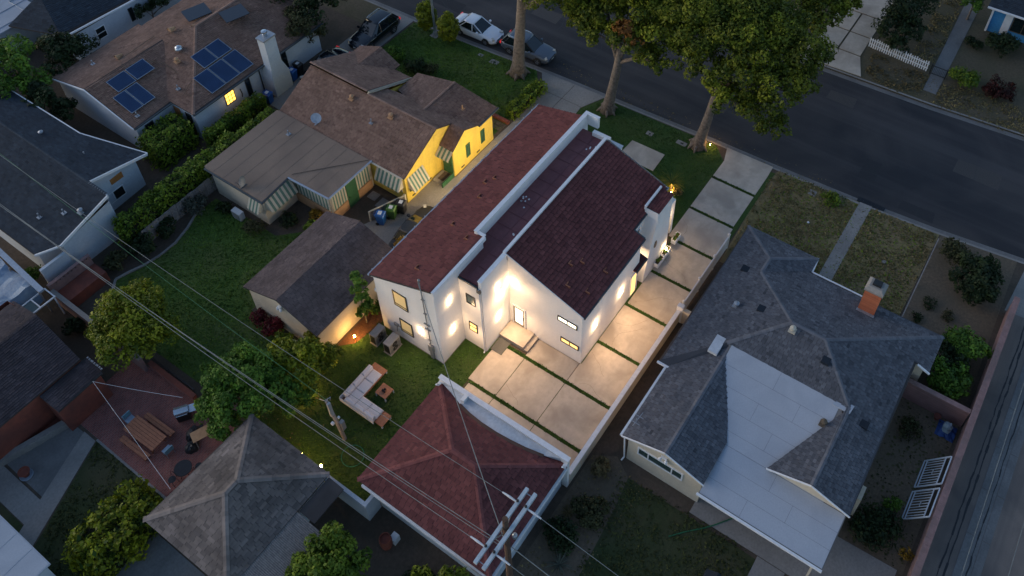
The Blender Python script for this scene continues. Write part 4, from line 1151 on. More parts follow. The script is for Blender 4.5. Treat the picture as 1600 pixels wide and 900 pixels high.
window(YH, 'x', 8.42, 10.3, 12.3, .9, 1.7, -1, 'pane_dark', 'stripe_cream', fw=.07, mull=(.33, .66))
window(YH, 'x', 1.65, 16.8, 17.5, .9, 1.7, -1, 'pane_dark', 'stripe_cream', fw=.07)
for x in (8.9, 10.6, 12.9, 14.7): MB().box(x, x + .35, (9.93 if x < 12 else 8.76), (9.95 if x < 12 else 8.78), .22, .34).build('crawl_vent', 'dark_metal', YH)
MB().box(11.6, 12.0, 9.93, 9.95, 3.35, 3.75).build('gable_vent', 'stucco_yellow', YH)
def dish(parent, x, y, z, m='gutter_blue', d=(-.6, -.5, .6)):
    t = MB(); t.tube([(x, y, z), (x, y, z + .35)], .03, 6); t.box(x - .25, x + .25, y - .04, y + .04, z - .01, z + .04)
    dd = Vector(d).normalized(); u = dd.cross(Vector((0, 0, 1))).normalized(); w = u.cross(dd)
    cc = Vector((x, y, z + .5)); n = 18; b = len(t.v)
    for rr, dep in ((.02, -.06), (.22, -.045), (.38, .0)):
        for k in range(n):
            aa = 2 * math.pi * k / n
            t.v.append(tuple(cc + u * rr * math.cos(aa) + w * rr * math.sin(aa) + dd * dep))
    for q in range(2):
        for k in range(n): t.f.append((b + q * n + k, b + q * n + (k + 1) % n, b + (q + 1) * n + (k + 1) % n, b + (q + 1) * n + k))
    t.bar(cc - w * .36, cc + dd * .4 - w * .1, .03)
    return t.build('satellite_dish', m, parent)
dish(YH, 8.75, 18.3, 2.85)
dish(YH, 1.75, 18.2, 2.7, 'gutter_dark', (-.7, .2, .6))
vent(YH, 11.2, 17.0, 4.05, 'hood', 'peach_wood'); vent(YH, 10.4, 14.5, 3.65, 'pipe'); vent(YH, 11.3, 13.4, 4.1, 'hood', 'peach_wood'); vent(YH, 6.9, 19.3, 2.72, 'pipe'); vent(YH, 15.4, 10.4, 3.25, 'pipe', 'peach_wood')

# ---------------------------------------------------------------- grey house on the right
GH = root('grey_house', 'cream bungalow with grey hip roof, brick chimney and pale flat-roofed porch', 'house', (9, -17.5, 0))
s_ = .376; e = 2.6
walls(GH, [(6.2, -11.35, 2.55), (17.3, -11.35, 2.55), (17.3, -15.5, 2.55), (16.2, -15.5, 2.55), (16.2, -23.6, 2.55), (13.9, -23.6, 2.55), (13.9, -22.85, 2.55), (3.7, -22.85, 2.55), (3.7, -19.0, 2.55), (6.0, -17, 2.55), (6.0, -12.0, 2.55)], 'stucco_cream')
walls(GH, [(1.1, -11.95, 2.6), (6.0, -11.95, 2.6), (6.0, -16.3, 2.6), (1.1, -16.3, 2.6), (1.1, -14.15, 3.45)], 'stucco_cream', name='wing_wall')
P3, P4 = (11.0, -16.5, 4.65), (11.0, -18.46, 4.65)
FLc, FRc = (16.45, -11.05, e), (16.45, -23.9, e)
P1, P2 = (15.33, -13.42, 3.49), (14.09, -13.42, 3.49)
A1, B1, C1 = (17.66, -11.05, e), (17.66, -15.78, e), (16.45, -15.78, e)
J = (8.05, -13.55, 3.54)
K = (8.54, -20.92, 3.725)
zr2 = lambda x: 4.65 - s_ * (11.0 - x)
roof(GH, [
    [(5.9, -11.05, e), A1, P1, P2, P3, (8.4, -13.9, 3.672)],
    [A1, B1, P1], [B1, C1, P2, P1],
    [C1, FRc, P4, P3, P2],
    [FRc, (13.7, -23.9, e), (13.7, -21.15, 3.634)],
    [(13.7, -23.12, 2.893), (3.45, -23.12, 2.893), (3.45, -21.0, 3.69), (8.46, -21.0, 3.69), P4, (13.7, -21.15, 3.634)],
    [P3, P4, (8.4, -21.06, 3.672), (8.4, -13.9, 3.672)],
    [(3.45, -21.0, 3.69), (8.46, -21.0, 3.69), (3.45, -18.75, 2.844)],
    [(.92, -11.65, 2.6), (5.9, -11.65, 2.6), (8.4, -14.15, 3.54), (.92, -14.15, 3.54)],
    [(.92, -16.4, 2.694), (3.6, -16.4, 2.694), (8.4, -14.15, 3.54), (.92, -14.15, 3.54)],
], 'sh_grey', caps=[(A1, P1), (P1, P2), (B1, P1), (P2, P3), (P3, P4), (P4, FRc), (P4, (8.46, -21.0, 3.69)), (P3, (8.4, -13.9, 3.68)), ((8.46, -21.0, 3.69), (3.45, -21.0, 3.69)), ((.92, -14.15, 3.54), (8.3, -14.15, 3.54))], course=.16, tab=.24, th=.1, cap_w=.24, spread=.16)
MB().prism([(8.7, -20.2), (8.7, -21.2), (8.15, -21.15), (8.15, -20.2)], 3.60, 3.705).build('valley_flashing', 'roof_flat', GH)
vf = MB(); slab(vf, [(5.9, -11.05, 2.62), (8.42, -13.9, 3.69), (8.42, -14.2, 3.57), (5.9, -11.68, 2.63)], .08); vf.build('valley_flashing', 'sh_grey', GH)
fp = MB()
slab(fp, [(8.42, -14.0, 3.70), (8.42, -20.6, 3.70), (3.5, -22.9, 2.62), (3.5, -16.3, 2.62)], .06)
slab(fp, [(3.5, -16.38, 2.62), (3.5, -23.0, 2.62), (.52, -23.0, 2.40), (.52, -16.38, 2.40)], .08)
fo = fp.build('flat_roof', 'concrete_dark', GH)
zf2 = lambda x: 2.62 + (x - 3.5) * .2195
zg = lambda x: 2.40 + (x - .52) * .0738
cuts = (-17.2, -18.8, -16.9, -18.2, -19.4, -19.3, -20.6, -18.6)
for i, (xa, xb) in enumerate(((8.40, 7.312), (7.30, 6.262), (6.25, 5.212), (5.20, 4.212), (4.20, 3.515), (3.50, 2.522), (2.51, 1.542), (1.53, .56))):
    zz = zf2 if xb > 3.5 else zg
    y0, y1 = (-14.2, -20.55 - (8.4 - xa) * .3) if xb > 3.5 else (-16.4, -22.95)
    for ya, yb in ((y0, cuts[i] + .006), (cuts[i] - .006, y1)):
        f_ = MB(); f_.face([(xa, ya, zz(xa) + .012), (xb, ya, zz(xb) + .012), (xb, yb, zz(xb) + .012), (xa, yb, zz(xa) + .012)])
        f_.build('roofing_sheet', 'roof_flat', fo)
MB().box(7.45, 8.65, -13.75, -13.2, 3.42, 3.62).build('roof_patch', 'membrane', GH)
gp = MB(); gp.face([(3.55, -18.85, 2.58), (3.55, -18.85, 2.76), (3.55, -21.0, 3.58), (3.55, -23.05, 2.80), (3.55, -23.05, 2.5)]); gp.build('gable_end', 'stucco_cream', GH)
for pa, pb in (((3.41, -18.72, 2.80), (3.41, -21.0, 3.64)), ((3.41, -21.0, 3.64), (3.41, -23.15, 2.84)), ((.88, -11.6, 2.55), (.88, -14.15, 3.49)), ((.88, -14.15, 3.49), (.88, -16.45, 2.63))):
    MB().bar(pa, pb, .05, .10).build('rake_board', 'trim_white', GH)
gutter(GH, [(.9, -11.56, 2.56), (5.86, -11.56, 2.56)], 'trim_white', .12, .11)
gutter(GH, [(5.82, -11.0, 2.56), (5.80, -11.9, 2.6)], 'trim_white', .12, .11)
gutter(GH, [(.44, -16.3, 2.40), (.44, -23.0, 2.36)], 'trim_white', .12, .12)
gutter(GH, [(17.72, -15.75, 2.56), (16.5, -15.84, 2.56)], 'trim_white', .10, .10)
gutter(GH, [(16.52, -15.84, 2.56), (16.52, -19.0, 2.56)], 'trim_white', .10, .10)
gutter(GH, [(13.68, -23.2, 2.82), (13.64, -23.95, 2.56)], 'trim_white', .10, .10)
MB().tube([(1.0, -11.55, 2.5), (1.0, -11.75, 2.3), (1.02, -11.85, .2), (.8, -11.8, .1)], .045, 8).build('downspout', 'trim_white', GH)
MB().box(.70, .80, -22.6, -22.5, 0, 2.30).build('porch_post', 'stucco_cream', GH)
window(GH, 'x', 1.1, -15.25, -12.55, 1.35, 2.1, -1, 'pane_teal', 'trim_white', mull=(.24, .76), fw=.08, depth=.06)
MB().box(1.0, 1.1, -14.25, -13.9, 2.55, 2.68).lathe([(.0, .0), (.09, -.05), (.10, -.2)], (.95, -14.25, 2.62), 8).lathe([(.0, .0), (.09, -.05), (.10, -.2)], (.95, -13.9, 2.62), 8).build('floodlight', 'trim_white', GH)
MB().box(4.9, 5.7, -23.35, -22.9, .3, 2.2).build('utility_cupboard', 'stucco_cream', GH)
ch = MB().box(15.15, 16.0, -20.05, -19.1, 2.3, 5.0).build('chimney', 'brick_wall', GH)
cp = MB(); b0 = len(cp.v)
for x0, x1, y0, y1, zz in ((15.08, 16.07, -20.12, -19.03, 5.002), (15.08, 16.07, -20.12, -19.03, 5.14), (15.25, 15.9, -19.95, -19.2, 5.36)):
    cp.v += [(x0, y0, zz), (x1, y0, zz), (x1, y1, zz), (x0, y1, zz)]
for q in range(2):
    for k in range(4): cp.f.append((b0 + q * 4 + k, b0 + q * 4 + (k + 1) % 4, b0 + q * 4 + 4 + (k + 1) % 4, b0 + q * 4 + 4 + k))
cp.f.append((b0 + 8, b0 + 9, b0 + 10, b0 + 11)); cp.f.append((b0 + 3, b0 + 2, b0 + 1, b0))
cp.build('cap', 'concrete_old', ch)
MB().box(15.38, 15.78, -19.82, -19.33, 5.362, 5.52).build('flue', 'black', ch)
MB().box(14.95, 15.13, -20.1, -19.05, 3.08, 3.2).build('chimney_saddle', 'steel', GH)
for x, y in ((14.0, -12.45), (11.35, -14.6), (10.0, -18.95), (8.2, -22.0), (8.7, -21.9)):
    if x == 8.7: continue
    zz = {14.0: 3.1, 11.35: 3.9, 10.0: 4.27, 8.2: 3.3}[x]
    vent(GH, x, y, zz + .03, 'box', 'sh_slate')
vent(GH, 11.1, -13.2, 3.42, 'hood'); vent(GH, 10.6, -16.7, 4.55, 'hood', 'stripe_cream'); vent(GH, 7.0, -20.2, 3.42, 'hood', 'dirt_pale')
sd = MB(); sd.tube([(1.9, -11.9, 2.72), (1.9, -11.9, 3.1)], .03, 6); sd.bar((1.5, -11.9, 3.0), (2.4, -12.0, 3.1), .03); sd.bar((1.7, -11.7, 3.05), (1.7, -12.2, 3.05), .03); sd.bar((2.1, -11.7, 3.1), (2.1, -12.2, 3.1), .03)
sd.build('aerial', 'steel', GH)

# ---------------------------------------------------------------- house with solar panels
SH = root('solar_house', 'white bungalow with brown hip roof, solar panels and tall white chimney', 'house', (8, 31, 0))
walls(SH, [(1.35, 38.0, 2.7), (1.35, 33.6, 3.8), (1.35, 29.0, 2.7), (4.5, 29.0, 2.7), (4.6, 26.6, 2.7), (17.0, 26.6, 2.7), (17.0, 31.5, 4.2), (17.0, 38.0, 2.7)], 'stucco_pale')
Pk = (10.1, 32.1, 4.6)
roof(SH, [
    [(1.15, 28.75, 2.72), (4.35, 28.8, 2.72), (8.1, 33.65, 3.97), (1.15, 33.7, 3.97)],
    [(1.15, 38.4, 2.72), (1.15, 33.7, 3.97), (8.1, 33.65, 3.97), (9.0, 38.4, 2.72)],
    [(4.4, 26.35, 2.8), (17.3, 26.25, 2.8), (17.3, 32.1, 4.6), Pk],
    [(4.4, 26.35, 2.8), Pk, (4.4, 37.9, 2.8)],
    [Pk, (17.3, 32.1, 4.6), (17.3, 37.9, 2.8), (4.4, 37.9, 2.8)],
], 'sh_brown', caps=[((4.4, 26.35, 2.8), Pk), (Pk, (17.3, 32.1, 4.6))], course=.15, tab=.32, th=.1)
gutter(SH, [(4.36, 26.28, 2.74), (17.3, 26.18, 2.74)], 'gutter_dark'); gutter(SH, [(1.1, 28.7, 2.66), (4.36, 28.74, 2.66)], 'gutter_dark')
gutter(SH, [(1.08, 28.75, 2.68), (1.08, 33.7, 3.93)], 'trim_white', .06, .12, 'rake_board'); gutter(SH, [(1.08, 33.7, 3.93), (1.08, 38.4, 2.68)], 'trim_white', .06, .12, 'rake_board')
def panel(p0, ux, uy, w, h):
    """p0 corner on the roof, ux along, uy up the slope"""
    ux, uy = Vector(ux).normalized(), Vector(uy).normalized(); n = ux.cross(uy)
    if n.z < 0: n = -n
    c = Vector(p0) + ux * w / 2 + uy * h / 2 + n * .12
    fr_ = MB(); fr_.obox(c, ux, uy, n, w / 2, h / 2, .02)
    for s in (-.4, .4): fr_.obox(c - n * .07 + ux * s * w, ux, uy, n, .02, h / 2, .05)
    f = fr_.build('solar_panel', 'chrome', SH)
    g = MB(); g.obox(c + n * .019, ux, uy, n, w / 2 - .035, h / 2 - .035, .006)
    return g.build('cells', 'solar', f)
k1 = 1.38 / 4.95
for i in range(3): panel((6.55 + i * 1.36, 26.75, 2.92), (1, 0, 0), (0, 1, .309), 1.30, 1.95)
for i in range(2): panel((7.75 + i * 1.36, 28.75, 3.54), (1, 0, 0), (0, 1, .309), 1.30, 1.45)
for i in range(2): panel((1.85 + i * 1.05, 29.75, 3.02), (1, 0, 0), (0, 1, .28), 1.0, 1.95)
panel((2.45, 31.75, 3.58), (1, 0, 0), (0, 1, .28), 1.55, 1.3); panel((4.1, 31.75, 3.58), (1, 0, 0), (0, 1, .28), 1.55, 1.3)
for i in range(2): 
    pa = (10.9 + i * 1.4, 33.0 - i * 1.2, 4.45 + i * .2)
    f = MB(); f.obox((11.3 + i * 1.5, 33.4 - i * 2.6, 4.62 + (.05 if i else 0)), (1, -.3, 0), (.3, 1, .05), (0, 0, 1), .95, .75, .03)
    fo_ = f.build('solar_panel', 'solar_side', SH)
for x, y, kind in ((9.0, 33.6, 'dormer'), (10.3, 32.4, 'dormer'), (5.0, 35.0, 'dormer')): vent(SH, x, y, 4.3 if x > 8 else 3.7, kind, 'peach_wood')
vent(SH, 7.0, 30.8, 3.86, 'hood', 'peach_wood'); vent(SH, 5.4, 29.0, 3.2, 'pipe', 'steel'); vent(SH, 3.6, 36.5, 3.25, 'pipe', 'steel'); vent(SH, 2.0, 29.4, 2.95, 'pipe', 'steel')
MB().lathe([(.30, .0), (.30, .12), (.24, .22), (.12, .29), (.0, .31)], (7.9, 31.6, 4.05), 16).build('skylight_dome', MT['chrome'], SH)
cd = MB(); cd.tube([(4.6, 33.2, 4.0), (5.6, 32.9, 3.95), (6.4, 31.6, 3.75), (6.4, 29.5, 3.3)], .02, 5); cd.tube([(5.6, 27.3, 3.1), (5.3, 28.2, 3.25), (6.4, 28.6, 3.5)], .02, 5); cd.tube([(8.0, 34.6, 3.9), (4.6, 34.4, 3.95), (4.2, 33.2, 3.98)], .02, 5)
cd.build('conduit', 'dirt_pale', SH)
# tapered chimney
c0 = MB(); b0 = 0
for x0, x1, y0, y1, zz in ((10.92, 12.62, 25.4, 26.65, 0), (10.92, 12.62, 25.4, 26.65, 1.7), (11.12, 12.2, 25.48, 26.25, 2.9), (11.12, 12.2, 25.48, 26.25, 5.3)):
    c0.v += [(x0, y0, zz), (x1, y0, zz), (x1, y1, zz), (x0, y1, zz)]
for q in range(3):
    for k in range(4): c0.f.append((q * 4 + k, q * 4 + (k + 1) % 4, q * 4 + 4 + (k + 1) % 4, q * 4 + 4 + k))
c0.f.append((12, 13, 14, 15))
chm = c0.build('chimney', 'stucco_pale', SH)
MB().box(11.06, 12.26, 25.42, 26.31, 5.302, 5.42).build('cap', 'steel', chm)
MB().lathe([(.18, 5.42), (.18, 5.6), (.14, 5.62), (.14, 5.75), (.24, 5.76), (.22, 5.88), (.0, 5.92)], (11.65, 25.88, 0), 14).build('chimney_cowl', 'chrome', chm)
window(SH, 'y', 26.6, 9.3, 9.75, .7, 2.4, -1, 'pane_dark', 'black'); window(SH, 'y', 26.6, 13.0, 13.5, .7, 2.4, -1, 'pane_dark', 'black')
window(SH, 'y', 26.6, 7.3, 8.2, 1.3, 2.35, -1, 'pane_amber', 'black', mull=(.33, .66), rails=(.33, .66), fw=.05)
window(SH, 'x', 4.55, 27.0, 27.6, .1, 2.3, -1, 'pane_dark', 'black', name='side_door')
MB().box(4.46, 4.54, 28.2, 28.85, .1, 2.3).build('wooden_gate', 'orange_wood', SH)
window(SH, 'y', 29.0, 2.0, 2.7, 1.2, 2.2, -1, 'pane_dark', 'black')
MB().tube([(10.7, 26.5, 2.6), (10.7, 26.5, .1)], .05, 8).build('downspout', 'black', SH)
MB().tube([(8.7, 26.5, 1.2), (8.7, 26.4, 1.6), (8.7, 26.5, 2.0)], .04, 6).build('meter_pipe', 'black', SH)
lamp_light('window_light', SH, (7.75, 26.2, 1.9), 5, (1, .6, .2), size=.2)

# ---------------------------------------------------------------- slate-roofed house at the left
BH = root('slate_house', 'white-walled house with blue-grey slate roof behind the ficus hedge', 'house', (-5, 30, 0))
walls(BH, [(-.7, 26.4, 2.75), (-4.3, 26.2, 3.7), (-4.3, 23.95, 3.3), (-8.0, 23.95, 2.6), (-8.0, 25.0, 2.6), (-9.2, 25.0, 2.6), (-9.2, 42, 2.6), (-1.6, 42, 2.75), (-1.6, 31, 2.75)], 'stucco_pale')
rz_ = 4.05
roof(BH, [
    [(-4.3, 25.7, rz_), (-4.3, 44, rz_), (-1.7, 44, 3.27), (-1.55, 30.9, 3.225), (.05, 26.0, 2.745)],
    [(-4.3, 23.75, rz_), (-4.3, 44, rz_), (-9.5, 44, 2.62), (-9.45, 24.7, 2.62), (-8.2, 23.75, 2.95)],
], 'sh_slate', caps=[((-4.3, 23.8, rz_), (-4.3, 44, rz_))], course=.16, tab=.30, th=.12, cap_w=.2)
fb = MB(); fb.bar((.08, 25.98, 2.68), (-4.3, 25.66, 3.98), .08, .2); fb.bar((-4.32, 25.66, 3.95), (-4.32, 23.72, 3.95), .08, .2); fb.bar((-4.3, 23.70, 3.95), (-8.2, 23.70, 2.88), .08, .2); fb.bar((.1, 26.0, 2.70), (-1.5, 30.95, 3.18), .08, .14); fb.bar((-1.5, 30.95, 3.18), (-1.65, 44, 3.22), .08, .14); fb.bar((-8.22, 23.72, 2.9), (-9.47, 24.7, 2.58), .08, .14)
fb.build('fascia', 'trim_white', BH)
MB().box(-3.4, -1.9, 26.28, 26.32, 2.0, 2.5).build('orange_panel', 'orange_wood', BH)
window(BH, 'y', 26.3, -3.9, -2.2, .6, 1.5, -1, 'pane_dark', 'trim_white', mull=(.5,))
for x, y, zz, k in ((-6.6, 25.3, 3.45, 'pipe'), (-6.0, 24.3, 3.6, 'hood'), (-8.5, 31.5, 2.95, 'hood'), (-7.6, 26.6, 3.15, 'pipe'), (-3.2, 32.6, 3.6, 'hood'), (-2.7, 28.6, 3.4, 'pipe')): vent(BH, x, y, zz, k)
wb = MB().box(-9.9, -8.1, 23.6, 23.8, 0, 2.3).build('side_wall', 'stucco_pale', BH)
# ---------------------------------------------------------------- dark house at the left edge
RH = root('dark_roof_house', 'low house with dark purple-grey shingles at the left picture edge', 'house', (-15, 18, 0))
walls(RH, [(-12.4, 23.0, 2.65), (-12.4, 20.2, 3.5), (-12.4, 16.0, 2.65), (-27, 16.0, 2.65), (-27, 20.2, 3.5), (-27, 23.0, 2.65)], 'terracotta')
roof(RH, [[(-12.2, 19.7, 3.72), (-12.2, 22.6, 2.7), (-28, 22.6, 2.7), (-28, 19.7, 3.72)], [(-12.2, 19.7, 3.72), (-28, 19.7, 3.72), (-28, 15.95, 2.72), (-12.4, 15.95, 2.72)], [(-12.15, 15.93, 2.55), (-15.05, 15.93, 2.55), (-15.0, 14.45, 2.3), (-12.15, 14.5, 2.3)]], 'sh_purple', course=.15, tab=.3, th=.1)
MB().box(-15.0, -12.3, 14.55, 15.9, 0, 2.2).build('lean_to_wall', 'terracotta', RH)
pg = MB()
for i in range(9): pg.box(-12.12 + .0 * i, -12.02, 14.6 + i * .15, 14.66 + i * .15, 2.4 + .03 * (i % 3), 2.5 + .03 * (i % 3))
pg.build('pipe_run', 'steel', RH)

# ---------------------------------------------------------------- hip-roofed shed, lower left
SD = root('hip_shed', 'shed with weathered grey-brown hip roof in the lower left', 'shed', (-12.8, 2.6, 0))
walls(SD, [(-15.8, 5.3, 2.4), (-9.6, 5.3, 2.4), (-9.6, 0, 2.4), (-15.8, 0, 2.4)], 'stucco_pale')
a, b, c, d = (-16.15, 5.75, 2.5), (-9.25, 5.55, 2.5), (-9.3, -.25, 2.5), (-16.1, -.25, 2.5)
r1, r2 = (-13.2, 2.65, 3.98), (-12.45, 2.65, 3.98)
roof(SD, [[a, b, r2, r1], [b, c, r2], [c, d, r1, r2], [d, a, r1]], 'sh_shed', caps=[(a, r1), (b, r2), (c, r2), (d, r1), (r1, r2)], course=.17, tab=.40, th=.1, cap_w=.3)
cg = MB()
for i in range(60):
    x = -11.6 - i * .09
    w = .045
    cg.face([(x, -.2, 2.46), (x - w, -.2, 2.50), (x - w, -1.9, 2.20), (x, -1.9, 2.16)][::-1]); cg.face([(x - w, -.2, 2.50), (x - 2 * w, -.2, 2.46), (x - 2 * w, -1.9, 2.16), (x - w, -1.9, 2.20)][::-1])
cg.build('corrugated_lean_to', 'wood_grey', SD)
MB().box(-11.7, -11.6, -1.85, -1.75, 0, 2.1).box(-16.9, -16.8, -1.85, -1.75, 0, 2.1).build('lean_to_post', 'wood_grey', SD)
slab_ = MB(); slab(slab_, [(-9.4, -.3, 2.42), (-11.5, -.3, 2.42), (-11.5, -1.3, 2.25), (-9.4, -1.3, 2.25)], .06); slab_.build('low_eave', 'sh_shed', SD)
MB().box(-9.5, -9.35, .0, .35, 1.7, 2.1).build('service_box', 'stucco_pale', SD)

# flat grey roof in the lower left corner
CR = root('corner_shed', 'flat pale grey roofed shed in the bottom left corner', 'shed', (-22, 9, 0))
walls(CR, [(-20.2, 12.5, 2.6), (-20.2, 7.9, 2.6), (-26, 7.9, 2.6), (-26, 12.5, 2.6)], 'stucco_pale')
cro = MB().box(-26.2, -20.0, 7.6, 12.8, 2.6, 2.7).build('roof', 'roof_flat', CR)
cs_ = MB()
for i in range(4): cs_.box(-26.1, -20.05, 7.65 + i * 1.28, 8.88 + i * 1.28, 2.70, 2.712)
cs_.build('roofing_sheet', 'roof_flat', cro)

# far top-left house
TL = root('far_white_house', 'pale house with dark roof beyond the solar panel house, top left', 'house', (8, 45, 0))
walls(TL, [(5.0, 41.6, 2.6), (16, 41.4, 2.6), (16, 50, 2.6), (5.0, 50, 2.6)], 'stucco_pale')
roof(TL, [[(4.6, 42.2, 2.75), (16.5, 41.2, 2.75), (16.5, 45.5, 4.2), (6.0, 46.3, 4.2)], [(4.6, 42.2, 2.75), (6.0, 46.3, 4.2), (3.0, 46.8, 2.75)]], 'sh_slate', course=.18, tab=.36)
MB().box(-4, 6.0, 46.8, 60, 2.3, 2.5).build('flat_roof', 'roof_flat', TL)
for i in range(7): MB().box(-4, 6.0, 47.4 + i * 1.8, 47.5 + i * 1.8, 2.502, 2.55).build('roof_batten', 'roof_flat', TL)
walls(TL, [(-3.8, 47, 2.3), (5.8, 47, 2.3), (5.8, 59, 2.3), (-3.8, 59, 2.3)], 'stucco_pale', name='annex_wall')
window(TL, 'y', 41.55, 6.9, 7.8, 1.0, 2.1, -1, 'pane_dark', 'trim_white', rails=(.5,)); window(TL, 'y', 41.5, 10.1, 10.5, .9, 2.2, -1, 'pane_dark', 'black'); window(TL, 'y', 41.45, 12.1, 12.5, .9, 2.2, -1, 'pane_dark', 'black')
gutter(TL, [(4.7, 41.9, 2.68), (16.4, 41.0, 2.68)], 'trim_white', .14, .12)

# blue house across the street
TB = root('blue_house', 'small bright blue house with grey roof across the street, top right', 'house', (54, -22, 0))
walls(TB, [(50.4, -17.9, 2.6), (50.4, -30, 2.6), (60, -30, 2.6), (60, -17.9, 2.6)], 'stucco_blue')
roof(TB, [[(49.8, -17.4, 2.68), (49.8, -30.5, 2.68), (56, -30.5, 4.6), (56, -17.4, 4.6)], [(56, -17.4, 4.6), (56, -30.5, 4.6), (62, -30.5, 2.7), (62, -17.4, 2.7)]], 'sh_slate', course=.18, tab=.36)
gutter(TB, [(49.74, -17.4, 2.62), (49.74, -30.5, 2.62)], 'trim_white', .12, .14)
MB().box(50.32, 50.4, -19.5, -18.9, .2, 2.3).build('shutter', 'trim_white', TB); MB().box(50.32, 50.4, -22.0, -21.4, .2, 2.3).build('shutter', 'trim_white', TB)
window(TB, 'x', 50.4, -21.35, -19.55, .7, 2.2, -1, 'pane_dark', 'dirt_pale', mull=(.5,))
MB().box(50.25, 50.4, -17.95, -17.8, 0, 2.6).build('corner_board', 'trim_white', TB)

# ================================================================== WALLS AND FENCES
W = root('driveway_wall', 'long low white block wall on the right of the lit driveway', 'wall', (4, -10.05, 0))
MB().box(-1.86, 10.4, -10.16, -9.99, 0, 1.15).build('blockwork', 'stucco_cream', W)
cpw = MB()
for i in range(20): cpw.box(-1.86 + i * .613, -1.86 + i * .613 + .607, -10.20, -9.95, 1.153, 1.22)
cpw.build('coping', 'trim_white', W)
MB().box(10.4, 10.7, -10.3, -9.9, 0, 1.55).build('end_pier', 'stucco_white', W)
MB().box(10.42, 10.68, -11.0, -10.3, 0, 1.3).build('return_wall', 'stucco_cream', W)
W = root('vinyl_fence', 'white panel fence with round post caps beside the front driveway', 'fence', (14, -10.05, 0))
for i in range(4):
    x = 11.0 + i * 2.08
    MB().box(x - .06, x + .06, -10.12, -10.0, 0, 1.38).lathe([(.09, 1.38), (.10, 1.44), (.05, 1.52), (0, 1.54)], (x, -10.06, 0), 10).build('post', 'trim_white', W)
    if i < 3: 
        MB().box(x + .06, x + 2.02, -10.10, -10.02, 1.18, 1.28).box(x + .06, x + 2.02, -10.10, -10.02, .1, .2).build('rail', 'trim_white', W)
        for j in range(9):
            xx = x + .08 + j * .215
            MB().box(xx, xx + .205, -10.075, -10.045, .2, 1.18).build('board', 'trim_white', W)
W = root('pink_wall', 'long pinkish block wall between the yards and the alley', 'wall', (11, -26.85, 0))
MB().box(-12, 22.4, -26.95, -26.7, 0, 1.7).build('blockwork', 'stucco_pink', W)
cq = MB()
for i in range(84): cq.box(-12 + i * .41, -12 + i * .41 + .404, -27.0, -26.65, 1.703, 1.78)
cq.build('coping', 'stucco_pink', W)
W = root('pink_cross_wall', 'pinkish block wall joining the grey house to the alley wall', 'wall', (13.3, -25, 0))
MB().box(13.2, 13.4, -26.6, -23.0, 0, 1.6).build('blockwork', brick_mat('pink_courses', (.25, .14, .13), (.20, .11, .105), (.15, .09, .085), 1.0, .4, .2, rot=0, axis='xz', msize=.012), W)
MB().box(13.15, 13.45, -26.62, -22.98, 1.603, 1.67).build('coping', 'stucco_pink', W)
W = root('corner_wall', 'pale rendered wall corner between the shed and the maroon garage', 'wall', (-9, -1, 0))
MB().box(-9.35, -9.15, -2.3, .75, 0, 1.75).build('panel', 'stucco_pale', W); MB().box(-9.15, -8.45, -2.62, -2.42, 0, 1.75).build('panel', 'stucco_pale', W); MB().box(-9.35, -9.15, -2.62, -2.3, 0, 1.75).build('pier', 'stucco_pale', W)
W = root('brick_yard_wall', 'dark red pierced brick wall behind the slate-roofed house', 'wall', (-9, 22.5, 0))
MB().box(-10.2, -7.3, 22.75, 22.95, 0, 1.5).build('lower_wall', 'stucco_pink', W)
for i in range(11): MB().box(-10.2 + i * .27, -10.2 + i * .27 + .17, 22.76, 22.94, 1.502, 1.66).build('brick', 'stucco_pink', W)
MB().box(-10.22, -7.28, 22.73, 22.97, 1.662, 1.72).build('coping', 'stucco_pink', W)
MB().box(-10.2, -7.3, 21.5, 22.7, 0, .9).build('raised_bed', 'terracotta', W)
W = root('long_yard_wall', 'long low brick wall between the round citrus and the dark yard', 'wall', (-10.1, 18, 0))
MB().box(-10.3, -10.1, 14.2, 22.7, 0, 1.3).build('blockwork', 'stucco_pink', W); MB().box(-10.34, -10.06, 14.2, 22.7, 1.303, 1.37).build('coping', 'concrete_old', W)
W = root('brick_planter_wall', 'low red brick planter wall with iron railing beside the patio', 'wall', (-9.8, 12.3, 0))
MB().box(-10.0, -9.75, 10.2, 14.15, 0, .55).build('brickwork', 'brick', W)
MB().box(-10.02, -9.73, 10.2, 14.15, .553, .62).build('coping', 'terracotta', W)
for i in range(17): MB().box(-9.72 + .0, -9.69, 10.35 + i * .23, 10.38 + i * .23, .0, 1.1).build('baluster', 'black', W)
MB().box(-9.73, -9.68, 10.2, 14.15, 1.1, 1.15).build('railing', 'black', W)
W = root('garden_fence', 'thin weathered board fence along the ficus hedge', 'fence', (1, 22.0, 0))
for i in range(24):
    x = -4.2 + i * .48
    MB().box(x, x + .46, 21.92, 21.96, 0, 1.35 + .03 * (i % 3)).build('board', 'wood_grey', W)
MB().box(-4.2, 7.3, 21.965, 22.03, 1.1, 1.18).build('rail', 'wood_grey', W)
W = root('wire_fence', 'thin timber rail along the dry front lawn edge', 'fence', (21.6, -21.45, 0))
MB().box(17.2, 25.2, -21.49, -21.43, .72, .80).build('rail', 'wood_grey', W)
for i in range(5): MB().box(17.3 + i * 1.95, 17.38 + i * 1.95, -21.50, -21.42, 0, .72).build('post', 'wood_grey', W)
W = root('picket_fence', 'broken white picket fence across the street', 'fence', (42.5, -13, 0))
rg = random.Random(8)
